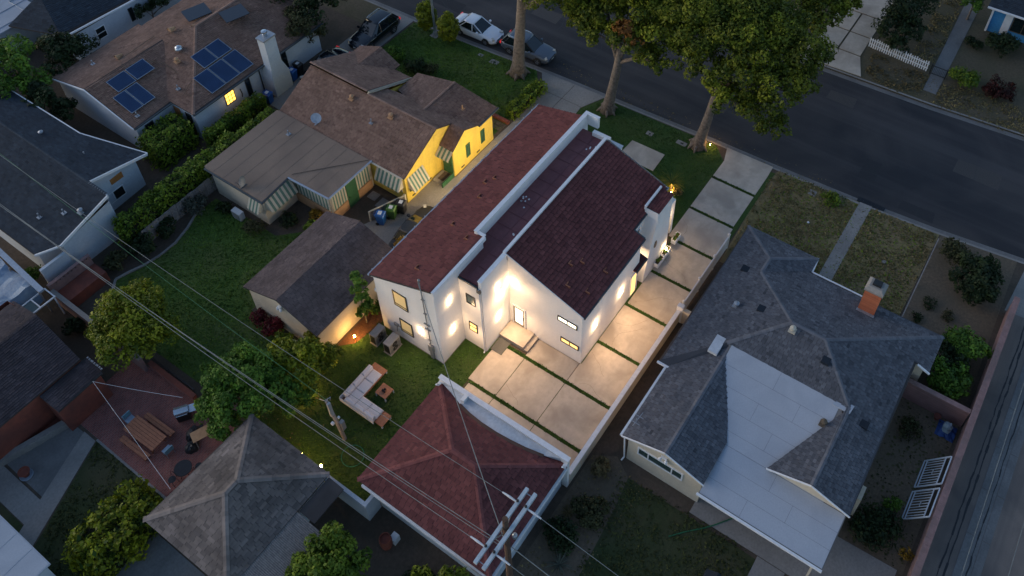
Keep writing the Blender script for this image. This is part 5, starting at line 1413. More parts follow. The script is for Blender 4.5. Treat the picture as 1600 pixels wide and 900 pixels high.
for i in range(27):
    y = -10.5 - i * .187; x = 42.75 - i * .016
    h = .95 + rg.uniform(-.08, .06); tl = rg.uniform(-.05, .05)
    p = MB(); p.obox((x + tl * .3, y, h / 2), (1, 0, tl), (0, 1, 0), (-tl, 0, 1), .02, .05, h / 2)
    p.face([(x - .02, y - .05, h), (x - .02, y + .05, h), (x - .02, y, h + .09)])
    p.build('picket', 'trim_white', W)
MB().bar((42.80, -10.45, .3), (42.37, -15.45, .3), .05, .08).build('rail', 'trim_white', W); MB().bar((42.80, -10.45, .72), (42.37, -15.45, .72), .05, .08).build('rail', 'trim_white', W)
W = root('iron_gate', 'low black iron gate at the end of the picket fence', 'gate', (42.2, -16.3, 0))
MB().box(42.15, 42.22, -16.95, -16.88, 0, 1.0).build('post', 'black', W); MB().box(42.15, 42.22, -15.75, -15.68, 0, 1.0).build('post', 'black', W)
MB().box(42.16, 42.2, -16.88, -15.75, .85, .9).build('rail', 'black', W); MB().box(42.16, 42.2, -16.88, -15.75, .1, .15).build('rail', 'black', W)
for i in range(9): MB().box(42.17, 42.19, -16.8 + i * .12, -16.78 + i * .12, .15, .85).build('bar', 'black', W)
# low wooden barrier with bins
W = root('low_rail', 'low pale timber rail with post caps behind the wheelie bins', 'fence', (7, 10.5, 0))
MB().bar((5.75, 11.0, .95), (8.2, 9.98, .95), .07, .09).build('rail', 'stripe_cream', W)
MB().bar((5.75, 11.0, 0), (5.75, 11.0, .98), .1).build('post', 'stripe_cream', W); MB().bar((8.2, 9.98, 0), (8.2, 9.98, 1.05), .13).build('post', 'stripe_cream', W)
sb_ = MB(); sb_.bar((5.8, 10.98, .45), (8.15, 10.0, .45), .03, .8); sb_.build('screen', 'wood_grey', W)
for i, (x0, x1, y0, y1, lab) in enumerate(((7.2, 7.85, 12.0, 12.7, 'square stepping slab by the sun-room corner'), (6.9, 7.75, 10.9, 11.7, 'square stepping slab nearer the bin rail'))):
    tag(MB().box(x0, x1, y0, y1, 0, .05).build('stepping_slab', 'concrete_old'), lab, 'paving slab')
bp = root('front_path', 'brick-edged planter and paving beside the yellow front corner', 'planter', (19.2, 9.2, 0))
MB().box(18.5, 18.75, 8.75, 10.4, 0, .28).build('edging', 'terracotta', bp)
for i in range(3):
    for j in range(2): MB().box(17.6 + j * .42, 17.98 + j * .42, 8.85 + i * .42, 9.23 + i * .42, 0, .05).build('paver', 'dirt_pale', bp)

# ================================================================== VEHICLES
def wheel(parent, x, y, r, w, s):
    t = MB().lathe([(r * .62, -w / 2), (r * .93, -w / 2), (r, -w / 3), (r, w / 3), (r * .93, w / 2), (r * .62, w / 2)], (x, y, r), 20, 'y').build('wheel', 'tyre', parent, local=True)
    rm_ = MB()
    yy = y + s * (w / 2 - .03)
    rm_.lathe([(r * .63, yy - .02 * s), (r * .66, yy + .01 * s), (r * .60, yy + .015 * s), (r * .55, yy - .02 * s)], (x, 0, r), 20, 'y')
    for k in range(5):
        a = 2 * math.pi * k / 5
        rm_.obox((x + math.cos(a) * r * .33, yy, r + math.sin(a) * r * .33), (math.cos(a), 0, math.sin(a)), (0, 1, 0), (-math.sin(a), 0, math.cos(a)), r * .3, .012, .035)
    rm_.lathe([(0, yy + .02 * s), (r * .13, yy + .02 * s), (r * .14, yy)], (x, 0, r), 10, 'y')
    rm_.build('rim', 'rim', t, local=True)

def car(name, label, loc, rz, L, Wd, H, kind, pm, group=None):
    t = root(name, label, 'car', loc, rz, group)
    hw = Wd / 2; hl = L / 2
    suv = kind == 'suv'
    zb = .24 if suv else .18
    belt = H * (.60 if suv else .62)
    hood = belt - (.02 if suv else .04)
    # stations: x, half width, top height
    if suv:
        S = [(-hl, .80, belt * .80), (-hl + .10, .93, belt), (-hl + .5, .99, belt + .01), (-.3, 1.0, belt), (hl * .38, 1.0, hood), (hl * .62, .98, hood - .05), (hl * .84, .94, hood - .14), (hl - .12, .86, hood - .26), (hl, .70, hood - .36)]
    else:
        S = [(-hl, .76, belt * .86), (-hl + .12, .90, belt + .02), (-hl + .6, .98, belt + .05), (-.3, 1.0, belt), (hl * .34, 1.0, hood), (hl * .60, .98, hood - .07), (hl * .83, .93, hood - .17), (hl - .13, .84, hood - .28), (hl, .66, hood - .36)]
    mb = MB(); n = 14
    for x, f, zt in S:
        w = hw * f
        zl = zb + (.10 if abs(x) > hl - .15 else 0)
        ring = [(-w * .86, zl), (-w * .97, zl + .12), (-w, zl + (zt - zl) * .5), (-w * .985, zl + (zt - zl) * .78), (-w * .93, zt - .03), (-w * .78, zt + .005), (-w * .35, zt + .03)]
        ring = ring + [(-y, zz) for y, zz in ring[::-1]]
        mb.v += [(x, y, zz) for y, zz in ring]
    for q in range(len(S) - 1):
        for k in range(n): mb.f.append((q * n + k, q * n + (k + 1) % n, (q + 1) * n + (k + 1) % n, (q + 1) * n + k))
    mb.f.append(tuple(range(n))); mb.f.append(tuple(range((len(S) - 1) * n, len(S) * n))[::-1])
    mb.build('body', pm, t, smooth=True, local=True)
    # greenhouse
    if suv: xb0, xb1, xt0, xt1 = -hl + .10, hl * .44, -hl + .66, hl * .06
    else: xb0, xb1, xt0, xt1 = -hl + .62, hl * .42, -hl + 1.28, hl * .02
    wb_, wt_ = hw * .93, hw * .71
    zt = H - .05
    G = MB()
    bot = [(xb0, -wb_ * .88), (xb0 + .35, -wb_), (xb1 - .45, -wb_), (xb1, -wb_ * .80), (xb1, wb_ * .80), (xb1 - .45, wb_), (xb0 + .35, wb_), (xb0, wb_ * .88)]
    tp = [(xt0, -wt_ * .92), (xt0 + .25, -wt_), (xt1 - .2, -wt_), (xt1, -wt_ * .88), (xt1, wt_ * .88), (xt1 - .2, wt_), (xt0 + .25, wt_), (xt0, wt_ * .92)]
    G.v += [(x, y, belt - .04) for x, y in bot] + [(x, y, zt) for x, y in tp]
    for k in range(8): G.f.append((k, (k + 1) % 8, 8 + (k + 1) % 8, 8 + k))
    G.f.append(tuple(range(8, 16)))
    G.build('windows', 'car_glass', t, local=True)
    Rf = MB()
    m0 = len(tp)
    e2 = [(x * 1.0 + (.02 if x > 0 else -.02), y * 1.02) for x, y in tp]
    inn = [((x - (xt0 + xt1) / 2) * .8 + (xt0 + xt1) / 2, y * .78) for x, y in tp]
    Rf.v += [(x, y, zt - .03) for x, y in e2] + [(x, y, zt + .012) for x, y in e2] + [(x, y, H) for x, y in inn]
    for q in range(2):
        for k in range(8): Rf.f.append((q * 8 + k, q * 8 + (k + 1) % 8, q * 8 + 8 + (k + 1) % 8, q * 8 + 8 + k))
    Rf.f.append(tuple(range(16, 24)))
    Rf.build('roof_panel', pm, t, smooth=True, local=True)
    for s in (-1, 1):
        for (a, b) in (((xb1 - .04, s * wb_ * .82), (xt1, s * wt_ * .9)), ((xb0 + .33, s * wb_), (xt0 + .25, s * wt_)), ((.02, s * wb_), (-.08, s * wt_)), ((xb0, s * wb_ * .88), (xt0, s * wt_ * .92))):
            MB().bar((a[0], a[1] * 1.005, belt - .02), (b[0], b[1] * 1.01, zt), .07, .05).build('pillar', pm if not suv or pm != 'car_grey' else 'black', t, local=True)
    if suv:
        for s in (-1, 1):
            rr = MB(); rr.tube([(xt0 + .1, s * wt_ * .96, zt + .02), (xt0 + .25, s * wt_ * .97, H + .05), (xt1 - .4, s * wt_ * .97, H + .05), (xt1 - .2, s * wt_ * .96, zt + .03)], .025, 6)
            rr.build('roof_rail', 'chrome', t, local=True)
    for s in (-1, 1):
        m_ = MB(); m_.obox((xb1 - .35, s * (hw + .07), belt + .07), (1, 0, 0), (0, 1, 0), (0, 0, 1), .07, .10, .07); m_.build('mirror', pm, t, local=True)
        h_ = MB(); h_.obox((hl * .88, s * hw * .68, hood - .22), (.75, s * .55, -.1), (-s * .5, .8, 0), (0, 0, 1), .15, .10, .06); h_.build('headlight', 'lamp_clear', t, local=True)
        t_ = MB(); t_.obox((-hl + .07, s * hw * .78, belt * .86), (1, -s * .25, 0), (0, 1, 0), (0, 0, 1), .06, .14, .10); t_.build('taillight', 'lamp_red', t, local=True)
        MB().box(xb0 + .4, xb1 - .5, s * (hw * .955) - .006, s * (hw * .955) + .006, belt - .05, belt - .02).build('window_trim', 'chrome', t, local=True)
        for dx in (-.2, .75): MB().box(dx, dx + .18, s * (hw * .995), s * (hw * .995) + s * .02, belt * .80, belt * .80 + .03).build('door_handle', pm, t, local=True)
    MB().box(hl - .05, hl + .012, -hw * .42, hw * .42, hood - .46, hood - .32).build('grille', 'black', t, local=True)
    MB().box(hl - .10, hl + .02, -hw * .55, hw * .55, zb + .08, zb + .2).build('bumper', 'black', t, local=True)
    MB().box(hl - .01, hl + .025, -.15, .15, hood - .52, hood - .44).build('number_plate', 'sticker', t, local=True)
    MB().box(-hl - .012, -hl + .03, -.15, .15, belt * .6, belt * .6 + .12).build('number_plate', 'sticker', t, local=True)
    r = .36 if suv else .33
    for x in (hl * .60, -hl * .58):
        for s in (-1, 1):
            MB().lathe([(0, s * (hw * .985)), (r * 1.13, s * (hw * .985)), (r * 1.15, s * (hw * .97))], (x, 0, r), 20, 'y').build('wheel_arch', 'black', t, local=True)
            wheel(t, x, s * (hw - .09), r, .22, s)
    return t
car('parked_car', 'white saloon car parked at the kerb behind the clipped cypresses', (26.0, 17.3, -.13), RAD(-88), 4.45, 1.80, 1.54, 'sedan', 'car_white')
car('parked_car', 'dark grey estate car parked at the kerb behind the nearest trunk', (26.35, 12.35, -.13), RAD(-87), 4.55, 1.84, 1.68, 'suv', 'car_grey')
car('parked_car', 'glossy black off-roader parked on the drive of the solar panel house', (20.7, 24.1, .01), RAD(180), 4.75, 1.92, 1.74, 'suv', 'car_black')
car('parked_car', 'dark car bonnet showing behind the brown roof, nose to the black off-roader', (15.2, 24.3, .01), RAD(180), 4.5, 1.8, 1.45, 'sedan', 'car_black')
car('parked_car', 'black car in the side driveway half hidden by the white house roof', (6.5, 7.55, .01), RAD(6), 4.5, 1.8, 1.45, 'sedan', 'car_dull')

# ================================================================== BINS AND SMALL THINGS
def bin_(label, x, y, rz, m, group=None):
    t = root('wheelie_bin', label, 'bin', (x, y, .008), rz, group)
    b = MB()
    v0 = [(-.20, -.22), (.22, -.22), (.22, .22), (-.20, .22)]; v1 = [(-.28, -.29), (.30, -.29), (.30, .29), (-.28, .29)]
    b.v += [(x_, y_, .05) for x_, y_ in v0] + [(x_, y_, .98) for x_, y_ in v1]
    for k in range(4): b.f.append((k, (k + 1) % 4, 4 + (k + 1) % 4, 4 + k))
    b.f.append((3, 2, 1, 0)); b.f.append((4, 5, 6, 7))
    b.build('tub', m, t, local=True)
    l = MB(); l.v += [(-.32, -.31, .985), (.33, -.31, .985), (.33, .31, .985), (-.32, .31, .985), (-.26, -.25, 1.09), (.26, -.25, 1.06), (.26, .25, 1.06), (-.26, .25, 1.09)]
    l.f += [(0, 1, 5, 4), (1, 2, 6, 5), (2, 3, 7, 6), (3, 0, 4, 7), (4, 5, 6, 7), (3, 2, 1, 0)]
    lo = l.build('lid', m, t, local=True)
    s_ = MB(); s_.face([(-.14, -.15, 1.092), (.12, -.15, 1.078), (.12, .15, 1.078), (-.14, .15, 1.092)]); s_.build('sticker', 'sticker', lo, local=True)
    MB().tube([(-.36, -.24, 1.0), (-.38, -.2, 1.02), (-.38, .2, 1.02), (-.36, .24, 1.0)], .022, 6).build('handle', m, t, local=True)
    for s in (-1, 1): MB().lathe([(0, s * .23), (.12, s * .23), (.12, s * .28), (0, s * .28)], (-.22, 0, .13), 12, 'y').build('wheel', 'tyre', t, local=True)
    return t
bin_('blue wheelie bin beside the low rail, nearest the brown garage', 6.02, 10.25, RAD(-70), 'bin_blue')
bin_('green wheelie bin between the blue and the black one', 6.82, 9.98, RAD(-68), 'bin_green')
bin_('black wheelie bin at the yellow house corner', 7.55, 9.72, RAD(-72), 'black')
bin_('blue wheelie bin on the near side of the tall white chimney', 10.15, 25.45, RAD(-80), 'bin_blue')
bin_('dark green wheelie bin next to the hedge below the white chimney', 9.35, 25.55, RAD(-84), 'bin_darkgreen')
bin_('blue wheelie bin on the street side of the tall white chimney', 13.1, 25.85, RAD(-85), 'bin_blue')
bin_('black wheelie bin on the street side of the tall white chimney', 13.9, 26.0, RAD(-86), 'black')

def ac(label, x0, x1, y0, y1, h):
    t = root('condenser_unit', label, 'air conditioner', ((x0 + x1) / 2, (y0 + y1) / 2, 0), 0)
    MB().box(x0, x1, y0, y1, .06, h).build('casing', 'alu_grey', t)
    MB().box(x0 - .05, x1 + .05, y0 - .05, y1 + .05, .0, .06).build('pad', 'concrete_old', t)
    cx = (x0 + x1) / 2
    for zz in (h * .3, h * .72):
        MB().lathe([(.06, y0 - .012), (.19, y0 - .012), (.21, y0 - .001)], (cx, 0, zz), 18, 'y').build('fan_grille', 'black', t)
    f = MB()
    for i in range(7): f.box(x0 + .05, x1 - .05, y0 - .008, y0 - .001, .1 + i * (h - .16) / 7, .115 + i * (h - .16) / 7)
    f.build('louvre', 'black', t)
    MB().box(x0 - .012, x0 - .001, y0 + .05, y1 - .05, .15, h - .1).build('side_grille', 'dark_metal', t)
ac('grey air conditioner unit nearer the mulch bed', -1.35, -.45, 4.08, 4.55, 1.0)
ac('grey air conditioner unit nearer the lower window', -1.35, -.42, 2.95, 3.45, 1.0)
t = root('condenser_unit', 'pale air conditioner unit beside the flat tan roof and lawn', 'air conditioner', (.9, 18.6, 0))
MB().box(.7, 1.1, 18.2, 19.0, .1, .75).build('casing', 'stucco_pale', t); MB().box(.68, .695, 18.25, 18.95, .16, .7).build('grille', 'alu_grey', t); MB().box(.7, 1.1, 18.2, 18.9, .0, .098).build('pad', 'concrete_old', t)

# outdoor sofa: L shape round a low table
SF = root('corner_sofa', 'L-shaped outdoor sofa with pale cushions and teak ends on the turf', 'sofa', (-4.3, 2.0, 0))
def planks(parent, x0, x1, y0, y1, z0, z1, n, along, m='teak', name='plank'):
    for i in range(n):
        if along == 'y': MB().box(x0 + (x1 - x0) * i / n, x0 + (x1 - x0) * (i + .93) / n, y0, y1, z0, z1).build(name, m, parent)
        else: MB().box(x0, x1, y0 + (y1 - y0) * i / n, y0 + (y1 - y0) * (i + .93) / n, z0, z1).build(name, m, parent)
MB().box(-5.15, -2.35, 2.35, 3.3, .22, .27).box(-5.15, -4.4, .25, 2.35, .22, .27).build('frame', 'teak', SF)
planks(SF, -2.72, -2.32, 2.33, 3.32, .275, .31, 7, 'x')
planks(SF, -5.17, -4.36, .22, .75, .275, .31, 7, 'x')
for x, y in ((-2.38, 2.4), (-2.38, 3.25), (-5.1, 3.25), (-5.1, .3), (-4.42, .3), (-4.42, 2.4)): MB().box(x - .04, x + .04, y - .04, y + .04, 0, .22).build('leg', 'trim_white', SF)
def cushion(x0, x1, y0, y1, z0, z1, name='seat_cushion'):
    b = .05; m = MB()
    for (i, zz) in ((b, z0), (0, z0 + b), (0, z1 - b), (b, z1)): m.v += [(x0 + i, y0 + i, zz), (x1 - i, y0 + i, zz), (x1 - i, y1 - i, zz), (x0 + i, y1 - i, zz)]
    for q in range(3):
        for k in range(4): m.f.append((q * 4 + k, q * 4 + (k + 1) % 4, q * 4 + 4 + (k + 1) % 4, q * 4 + 4 + k))
    m.f += [(12, 13, 14, 15), (3, 2, 1, 0)]
    m.build(name, 'cushion', SF)
for i in range(3): cushion(-5.0 + i * .76, -4.26 + i * .76, 2.38, 3.02, .275, .44)
for i in range(2): cushion(-5.0, -4.38, 1.58 - i * .8, 2.36 - i * .8, .275, .44)
for i in range(3): cushion(-5.0 + i * .76, -4.27 + i * .76, 3.03, 3.27, .30, .74, 'back_cushion')
for i in range(3): cushion(-5.24, -5.01, 2.25 - i * .72, 2.95 - i * .72, .30, .74, 'back_cushion')
MB().box(-5.30, -5.26, .75, 3.3, .27, .62).box(-5.26, -2.75, 3.29, 3.33, .27, .62).build('back_rail', 'trim_white', SF)
CT = root('coffee_table', 'small square teak coffee table inside the sofa corner', 'table', (-3.45, 1.56, 0))
planks(CT, -3.82, -3.07, 1.17, 1.95, .36, .40, 7, 'y')
for x in (-3.78, -3.11):
    for y in (1.21, 1.91): MB().box(x - .03, x + .03, y - .03, y + .03, 0, .36).build('leg', 'trim_white', CT)
MB().box(-3.78, -3.11, 1.2, 1.25, .30, .36).box(-3.78, -3.11, 1.87, 1.92, .30, .36).build('apron', 'teak', CT)
cnt = root('table_ornament', 'dark round candle cluster on the teak coffee table', 'ornament', (-3.45, 1.56, .40))
for dx, dy in ((.07, 0), (-.05, .07), (-.05, -.07)): MB().lathe([(0, .16), (.05, .15), (.07, .08), (.05, 0), (0, 0)], (-3.45 + dx, 1.56 + dy, .402), 10).build('globe', 'dark_metal', cnt)
tag(MB().box(2.36, 3.33, -2.48, -1.70, .05, .068).build('doormat', mat('grey_mat', (.14, .14, .13), (.10, .10, .095), 30, .95, .4, 80)), 'speckled grey doormat at the foot of the back landing', 'doormat')

# picnic table on the brick patio, rotated a little
PT = root('picnic_table', 'reddish wooden picnic table on the brick patio', 'table', (-12.9, 10.65, 0), RAD(2))
for i in range(6): MB().box(-.50 + i * .168, -.345 + i * .168, -1.2, 1.2, .70, .75).build('plank', 'wood_red', PT, local=True)
for y in (-.85, .85):
    MB().bar((-.45, y, 0), (-.2, y, .70), .09, .05).build('leg', 'wood_red', PT, local=True); MB().bar((.45, y, 0), (.2, y, .70), .09, .05).build('leg', 'wood_red', PT, local=True)
    MB().box(-.46, .46, y - .03, y + .03, .64, .70).build('crossbar', 'wood_red', PT, local=True)
for s, lab in ((-1, 'wooden bench on the yard path side of the picnic table'), (1, 'wooden bench on the planter wall side of the picnic table')):
    B = root('bench', lab, 'bench', (-12.9 + s * .82, 10.6, 0), RAD(2))
    for i in range(2): MB().box(-.17 + i * .18, -.01 + i * .18, -1.1, 1.1, .40, .45).build('plank', 'wood_red', B, local=True)
    for y in (-.85, .85):
        MB().box(-.15, -.08, y - .03, y + .03, 0, .40).build('leg', 'wood_red', B, local=True); MB().box(.08, .15, y - .03, y + .03, 0, .40).build('leg', 'wood_red', B, local=True)
for s, y, lab in ((1, 12.15, 'light blue chair at the far left end of the picnic table'), (-1, 9.0, 'light blue chair at the right end of the picnic table')):
    B = root('patio_chair', lab, 'chair', (-12.8, y, 0), RAD(0 if s > 0 else 180))
    MB().box(-.24, .24, -.2, .22, .42, .46).build('seat', 'gutter_blue', B, local=True); MB().box(-.26, .26, .22, .27, .50, .86).build('backrest', mat('pale_blue_plastic', (.16, .30, .36), (.13, .25, .3), 6, .5), B, local=True)
    for x in (-.22, .22):
        for yy in (-.18, .2): MB().box(x - .015, x + .015, yy - .015, yy + .015, 0, .42 if yy < 0 else .84).build('leg', 'steel', B, local=True)
RT = root('round_table', 'dark round metal patio table near the shed eave', 'table', (-13.05, 7.3, 0))
MB().lathe([(0, .70), (.46, .70), (.48, .72), (.46, .74), (0, .74)], (-13.05, 7.3, 0), 24).build('top', 'dark_metal', RT)
for k in range(4): MB().bar((-13.05 + .1 * math.cos(k * 1.57), 7.3 + .1 * math.sin(k * 1.57), .7), (-13.05 + .35 * math.cos(k * 1.57), 7.3 + .35 * math.sin(k * 1.57), 0), .03).build('leg', 'dark_metal', RT)
for x, y, a, lab in ((-12.45, 6.85, 2.4, 'thin black wire chair on the house side of the round table'), (-13.75, 7.45, -1.4, 'thin black wire chair on the lawn side of the round table')):
    B = root('wire_chair', lab, 'chair', (x, y, 0), a)
    MB().lathe([(.0, .43), (.2, .43), (.21, .45), (0, .46)], (0, 0, 0), 14).build('seat', 'dark_metal', B, local=True)
    MB().tube([(-.2, .18, .45), (-.18, .22, .85), (0, .24, .95), (.18, .22, .85), (.2, .18, .45)], .014, 6).build('backrest', 'dark_metal', B, local=True)
    for i, j in ((-1, -1), (1, -1), (1, 1), (-1, 1)): MB().bar((i * .13, j * .13, .43), (i * .18, j * .18, 0), .022).build('leg', 'dark_metal', B, local=True)
BQ = root('barbecue', 'steel and black barbecue cart beside the planter trees', 'barbecue', (-10.9, 10.0, 0), RAD(-35))
MB().box(-.35, .35, -.28, .28, .1, .75).build('cabinet', 'black', BQ, local=True)
hb = MB()
for i in range(6):
    t0, t1 = math.pi * i / 6, math.pi * (i + 1) / 6
    hb.face([(-.38, -.28 * math.cos(t0), .78 + .26 * math.sin(t0)), (.38, -.28 * math.cos(t0), .78 + .26 * math.sin(t0)), (.38, -.28 * math.cos(t1), .78 + .26 * math.sin(t1)), (-.38, -.28 * math.cos(t1), .78 + .26 * math.sin(t1))])
for x in (-.38, .38): hb.face([(x, -.28 * math.cos(math.pi * i / 6), .78 + .26 * math.sin(math.pi * i / 6)) for i in range(7)])
hb.build('hood', 'chrome', BQ, local=True)
MB().tube([(-.3, -.32, .85), (-.3, -.38, .87), (.3, -.38, .87), (.3, -.32, .85)], .02, 6).build('handle', 'chrome', BQ, local=True)
MB().box(.39, .75, -.25, .25, .72, .75).build('side_shelf', 'chrome', BQ, local=True)
WT = root('work_table', 'brown plywood-topped trestle table against the shed', 'table', (-11.0, 7.9, 0), RAD(-22))
MB().box(-.75, .75, -.33, .33, .82, .85).build('top', 'peach_wood', WT, local=True)
for x in (-.65, .65):
    for y in (-.25, .25): MB().bar((x, y, 0), (x * .95, y * .9, .82), .05).build('leg', 'wood_grey', WT, local=True)
# black plastic sacks
for x, y, s, lab in ((-11.25, 8.75, .5, 'larger heap of black plastic sheeting by the trestle table'), (-11.85, 8.25, .42, 'smaller black plastic sack with white cord by the trestle table')):
    rng = random.Random(int(s * 100)); m_ = MB()
    pr_ = [(0, .42), (.2, .40), (.34, .3), (.42, .15), (.45, 0)]
    m_.lathe([(r_ * s * 2, h_ * s * 2) for r_, h_ in pr_], (0, 0, 0), 16)
    m_.v = [(px * rng.uniform(.75, 1.15) * 1.25, py * rng.uniform(.75, 1.15), pz * rng.uniform(.8, 1.1)) for px, py, pz in m_.v]
    o = m_.build('plastic_sack', 'black'); o.location = (x, y, .01); tag(o, lab, 'sack')
FP = root('flower_pot', 'terracotta flower pot with a pale blue saucer in the dark left yard', 'flower pot', (-17.95, 14.4, 0))
MB().lathe([(0, .02), (.34, .02), (.36, .08), (.33, .09)], (-17.95, 14.4, 0), 16).build('saucer', 'gutter_blue', FP); MB().lathe([(.18, .09), (.28, .42), (.31, .42), (.31, .48), (.26, .48), (.24, .40), (0, .38)], (-17.95, 14.4, 0), 16).build('pot', 'terracotta', FP)
ES = root('evaporative_cooler', 'round black fan unit with square pale base on the red terrace', 'fan unit', (-15.6, 16.9, 0))
MB().box(-15.95, -15.25, 16.55, 17.25, .02, .4).build('base', 'gutter_blue', ES); MB().lathe([(.1, .62), (.30, .62), (.34, .5), (.34, .402)], (-15.6, 16.9, 0), 18).build('fan_housing', 'black', ES)
fbld = MB()
for k in range(5): fbld.bar((-15.6, 16.9, .61), (-15.6 + .28 * math.cos(k * 1.257), 16.9 + .28 * math.sin(k * 1.257), .61), .08, .01)
fbld.build('fan_blade', 'steel', ES)
lg = root('ledge', 'grey concrete ledge between the red terrace and the dark yard', 'wall', (-16, 15.6, 0))
MB().bar((-14.9, 15.05, .25), (-21, 16.9, .25), .35, .5).build('block', 'concrete_old', lg)
tag(MB().bar((-16.3, 17.9, .06), (-17.0, 16.7, .06), .10, .08).build('pale_board', 'trim_white'), 'pale board lying across the red terrace', 'board')
tag(MB().box(-14.5, -14.2, 14.75, 15.1, .0, .35).build('small_crate', 'black'), 'small black crate at the end of the terrace', 'crate')

# glasshouse-like frame and tarpaulin at far left
TP = root('tarp_shelter', 'blue-grey tarpaulin shelter at the left picture edge', 'shelter', (-12, 25.5, 0))
tm = MB(); rng = random.Random(4)
NX, NY = 10, 14
for i in range(NX + 1):
    for j in range(NY + 1):
        x = -10.75 - i * .45; y = 22.9 + j * .45
        tm.v.append((x + rng.uniform(-.06, .06), y, 2.1 - .05 * i + .35 * math.sin(j * .9) * .3 + rng.uniform(-.12, .12) - (1.2 if j == 0 else 0)))
for i in range(NX):
    for j in range(NY): tm.f.append((i * (NY + 1) + j, i * (NY + 1) + j + 1, (i + 1) * (NY + 1) + j + 1, (i + 1) * (NY + 1) + j))
tm.build('tarpaulin', 'tarp_blue', TP)
MB().bar((-10.35, 28.5, 2.25), (-10.75, 22.3, 2.25), .32, .10).build('edge_board', 'gutter_blue', TP)
for y in (22.5, 25.5, 28.3): MB().box(-10.9, -10.8, y, y + .1, 0, 2.2).build('post', 'wood_grey', TP)
CF = root('cold_frame', 'pale framed lean-to with glass panes behind the dark house', 'cold frame', (-11.5, 22.2, 0))
for y in (21.75, 22.75): MB().bar((-10.4, y, 1.75), (-13.4, y, 1.75), .08).build('beam', 'trim_white', CF)
for x in (-10.45, -11.4, -12.4): MB().bar((x, 21.75, 1.75), (x, 22.75, 1.75), .07).build('rafter', 'trim_white', CF)
for x in (-10.5, -12.4): MB().box(x - .04, x + .04, 21.72, 21.80, 0, 1.7).build('post', 'trim_white', CF)
MB().box(-12.35, -11.45, 21.8, 22.7, 1.72, 1.735).build('pane', 'pane_teal', CF)

# street furniture
LP = root('street_lamp', 'slim grey steel lamp post between the two clipped cypresses', 'lamp post', (23.75, 20.1, 0))
MB().lathe([(.16, 0), (.16, .35), (.10, .45), (.08, 7.8), (0, 7.8)], (23.75, 20.1, .05), 12).build('pole', 'steel', LP)
MB().box(23.4, 24.1, 19.75, 20.45, 0, .05).build('footing', 'concrete_old', LP)
MB().tube([(23.75, 20.1, 7.7), (24.6, 20.05, 8.2), (25.8, 20.0, 8.3)], .05, 8).build('arm', 'steel', LP)
MB().box(25.7, 26.4, 19.85, 20.15, 8.22, 8.36).build('lamp_head', 'steel', LP)
for x, y, w, h, lab in ((23.85, 15.4, .42, .3, 'small square meter cover in the lawn, left of the pair'), (23.75, 13.95, .75, .5, 'large pale meter cover in the lawn, right of the pair'), (23.7, -.55, .5, .4, 'pale meter cover in the turf between the two right-hand trunks'), (24.15, -3.0, .8, .4, 'long meter cover beside the right-hand trunk'), (25.0, -12.9, .5, .5, 'blue-grey meter cover in the dry lawn near the kerb')):
    q = root('meter_cover', lab, 'cover', (x, y, 0)); MB().box(x - h / 2, x + h / 2, y - w / 2, y + w / 2, 0, .03).build('frame', 'concrete_old', q); MB().box(x - h * .2, x + h * .12, y - w * .2, y + w * .1, .03, .036).build('lid', 'dark_metal', q)
KB = root('street_drain', 'dark iron drain grating sunk at the kerb by the front walk', 'drain', (26.35, -16.4, -.13))
MB().box(26.12, 26.65, -17.6, -15.7, -.131, -.10).build('frame', 'dark_metal', KB)
for i in range(9): MB().box(26.2, 26.6, -17.5 + i * .2, -17.42 + i * .2, -.10, -.08).build('bar', 'dark_metal', KB)
tag(MB().lathe([(0, .10), (.06, .09), (.09, .04), (.06, 0), (0, 0)], (22.3, -13.7, .01), 10).build('ball', 'trim_white'), 'small white ball on the dry lawn', 'ball')
q = root('spigot_cover', 'round pale cover in the dry lawn right of the walk', 'cover', (22.0, -19.1, 0)); MB().lathe([(0, .03), (.15, .03), (.17, 0)], (22.0, -19.1, .006), 14).build('disc', 'concrete_old', q)

# white iron gates leaning on the pink wall
for k, (x0, lab) in enumerate(((6.3, 'white iron gate leaning on the pink wall, nearer the picture bottom'), (8.35, 'white iron gate leaning on the pink wall, farther from the picture bottom'))):
    g = root('iron_gate', lab, 'gate', (x0 + .9, -26.1, 0), 0, 'white iron gates leaning on the pink wall')
    pt = lambda a, b: (x0 + a, -25.55 - b * .55, .05 + b * .95)
    L_, Hh = 1.75, 1.75
    for a, b in (((0, 0), (L_, 0)), ((0, Hh), (L_, Hh)), ((0, 0), (0, Hh)), ((L_, 0), (L_, Hh)), ((0, Hh * .8), (L_, Hh * .8)), ((0, .2), (L_, .2))):
        MB().bar(pt(*a), pt(*b), .06).build('frame', 'stucco_pale', g)
    for i in range(1, 10): MB().bar(pt(L_ * i / 10, .2), pt(L_ * i / 10, Hh * .8), .03).build('bar', 'stucco_pale', g)
    MB().lathe([(.10, 0), (.16, .02), (.10, .04)], pt(L_ / 2, Hh * .5), 12, 'y').build('rosette', 'stucco_pale', g)
tw_ = MB(); rng = random.Random(9)
for i in range(7):
    for j in range(7): tw_.v.append((12.0 + i * .17, -26.5 + j * .17, max(.02, .45 - .13 * math.hypot(i - 3, j - 3) + rng.uniform(-.08, .1))))
for i in range(6):
    for j in range(6): tw_.f.append((i * 7 + j, (i + 1) * 7 + j, (i + 1) * 7 + j + 1, i * 7 + j + 1))
tag(tw_.build('blue_tarp', 'tarp_bright'), 'crumpled bright blue tarp in the corner of the pink walls', 'tarp')
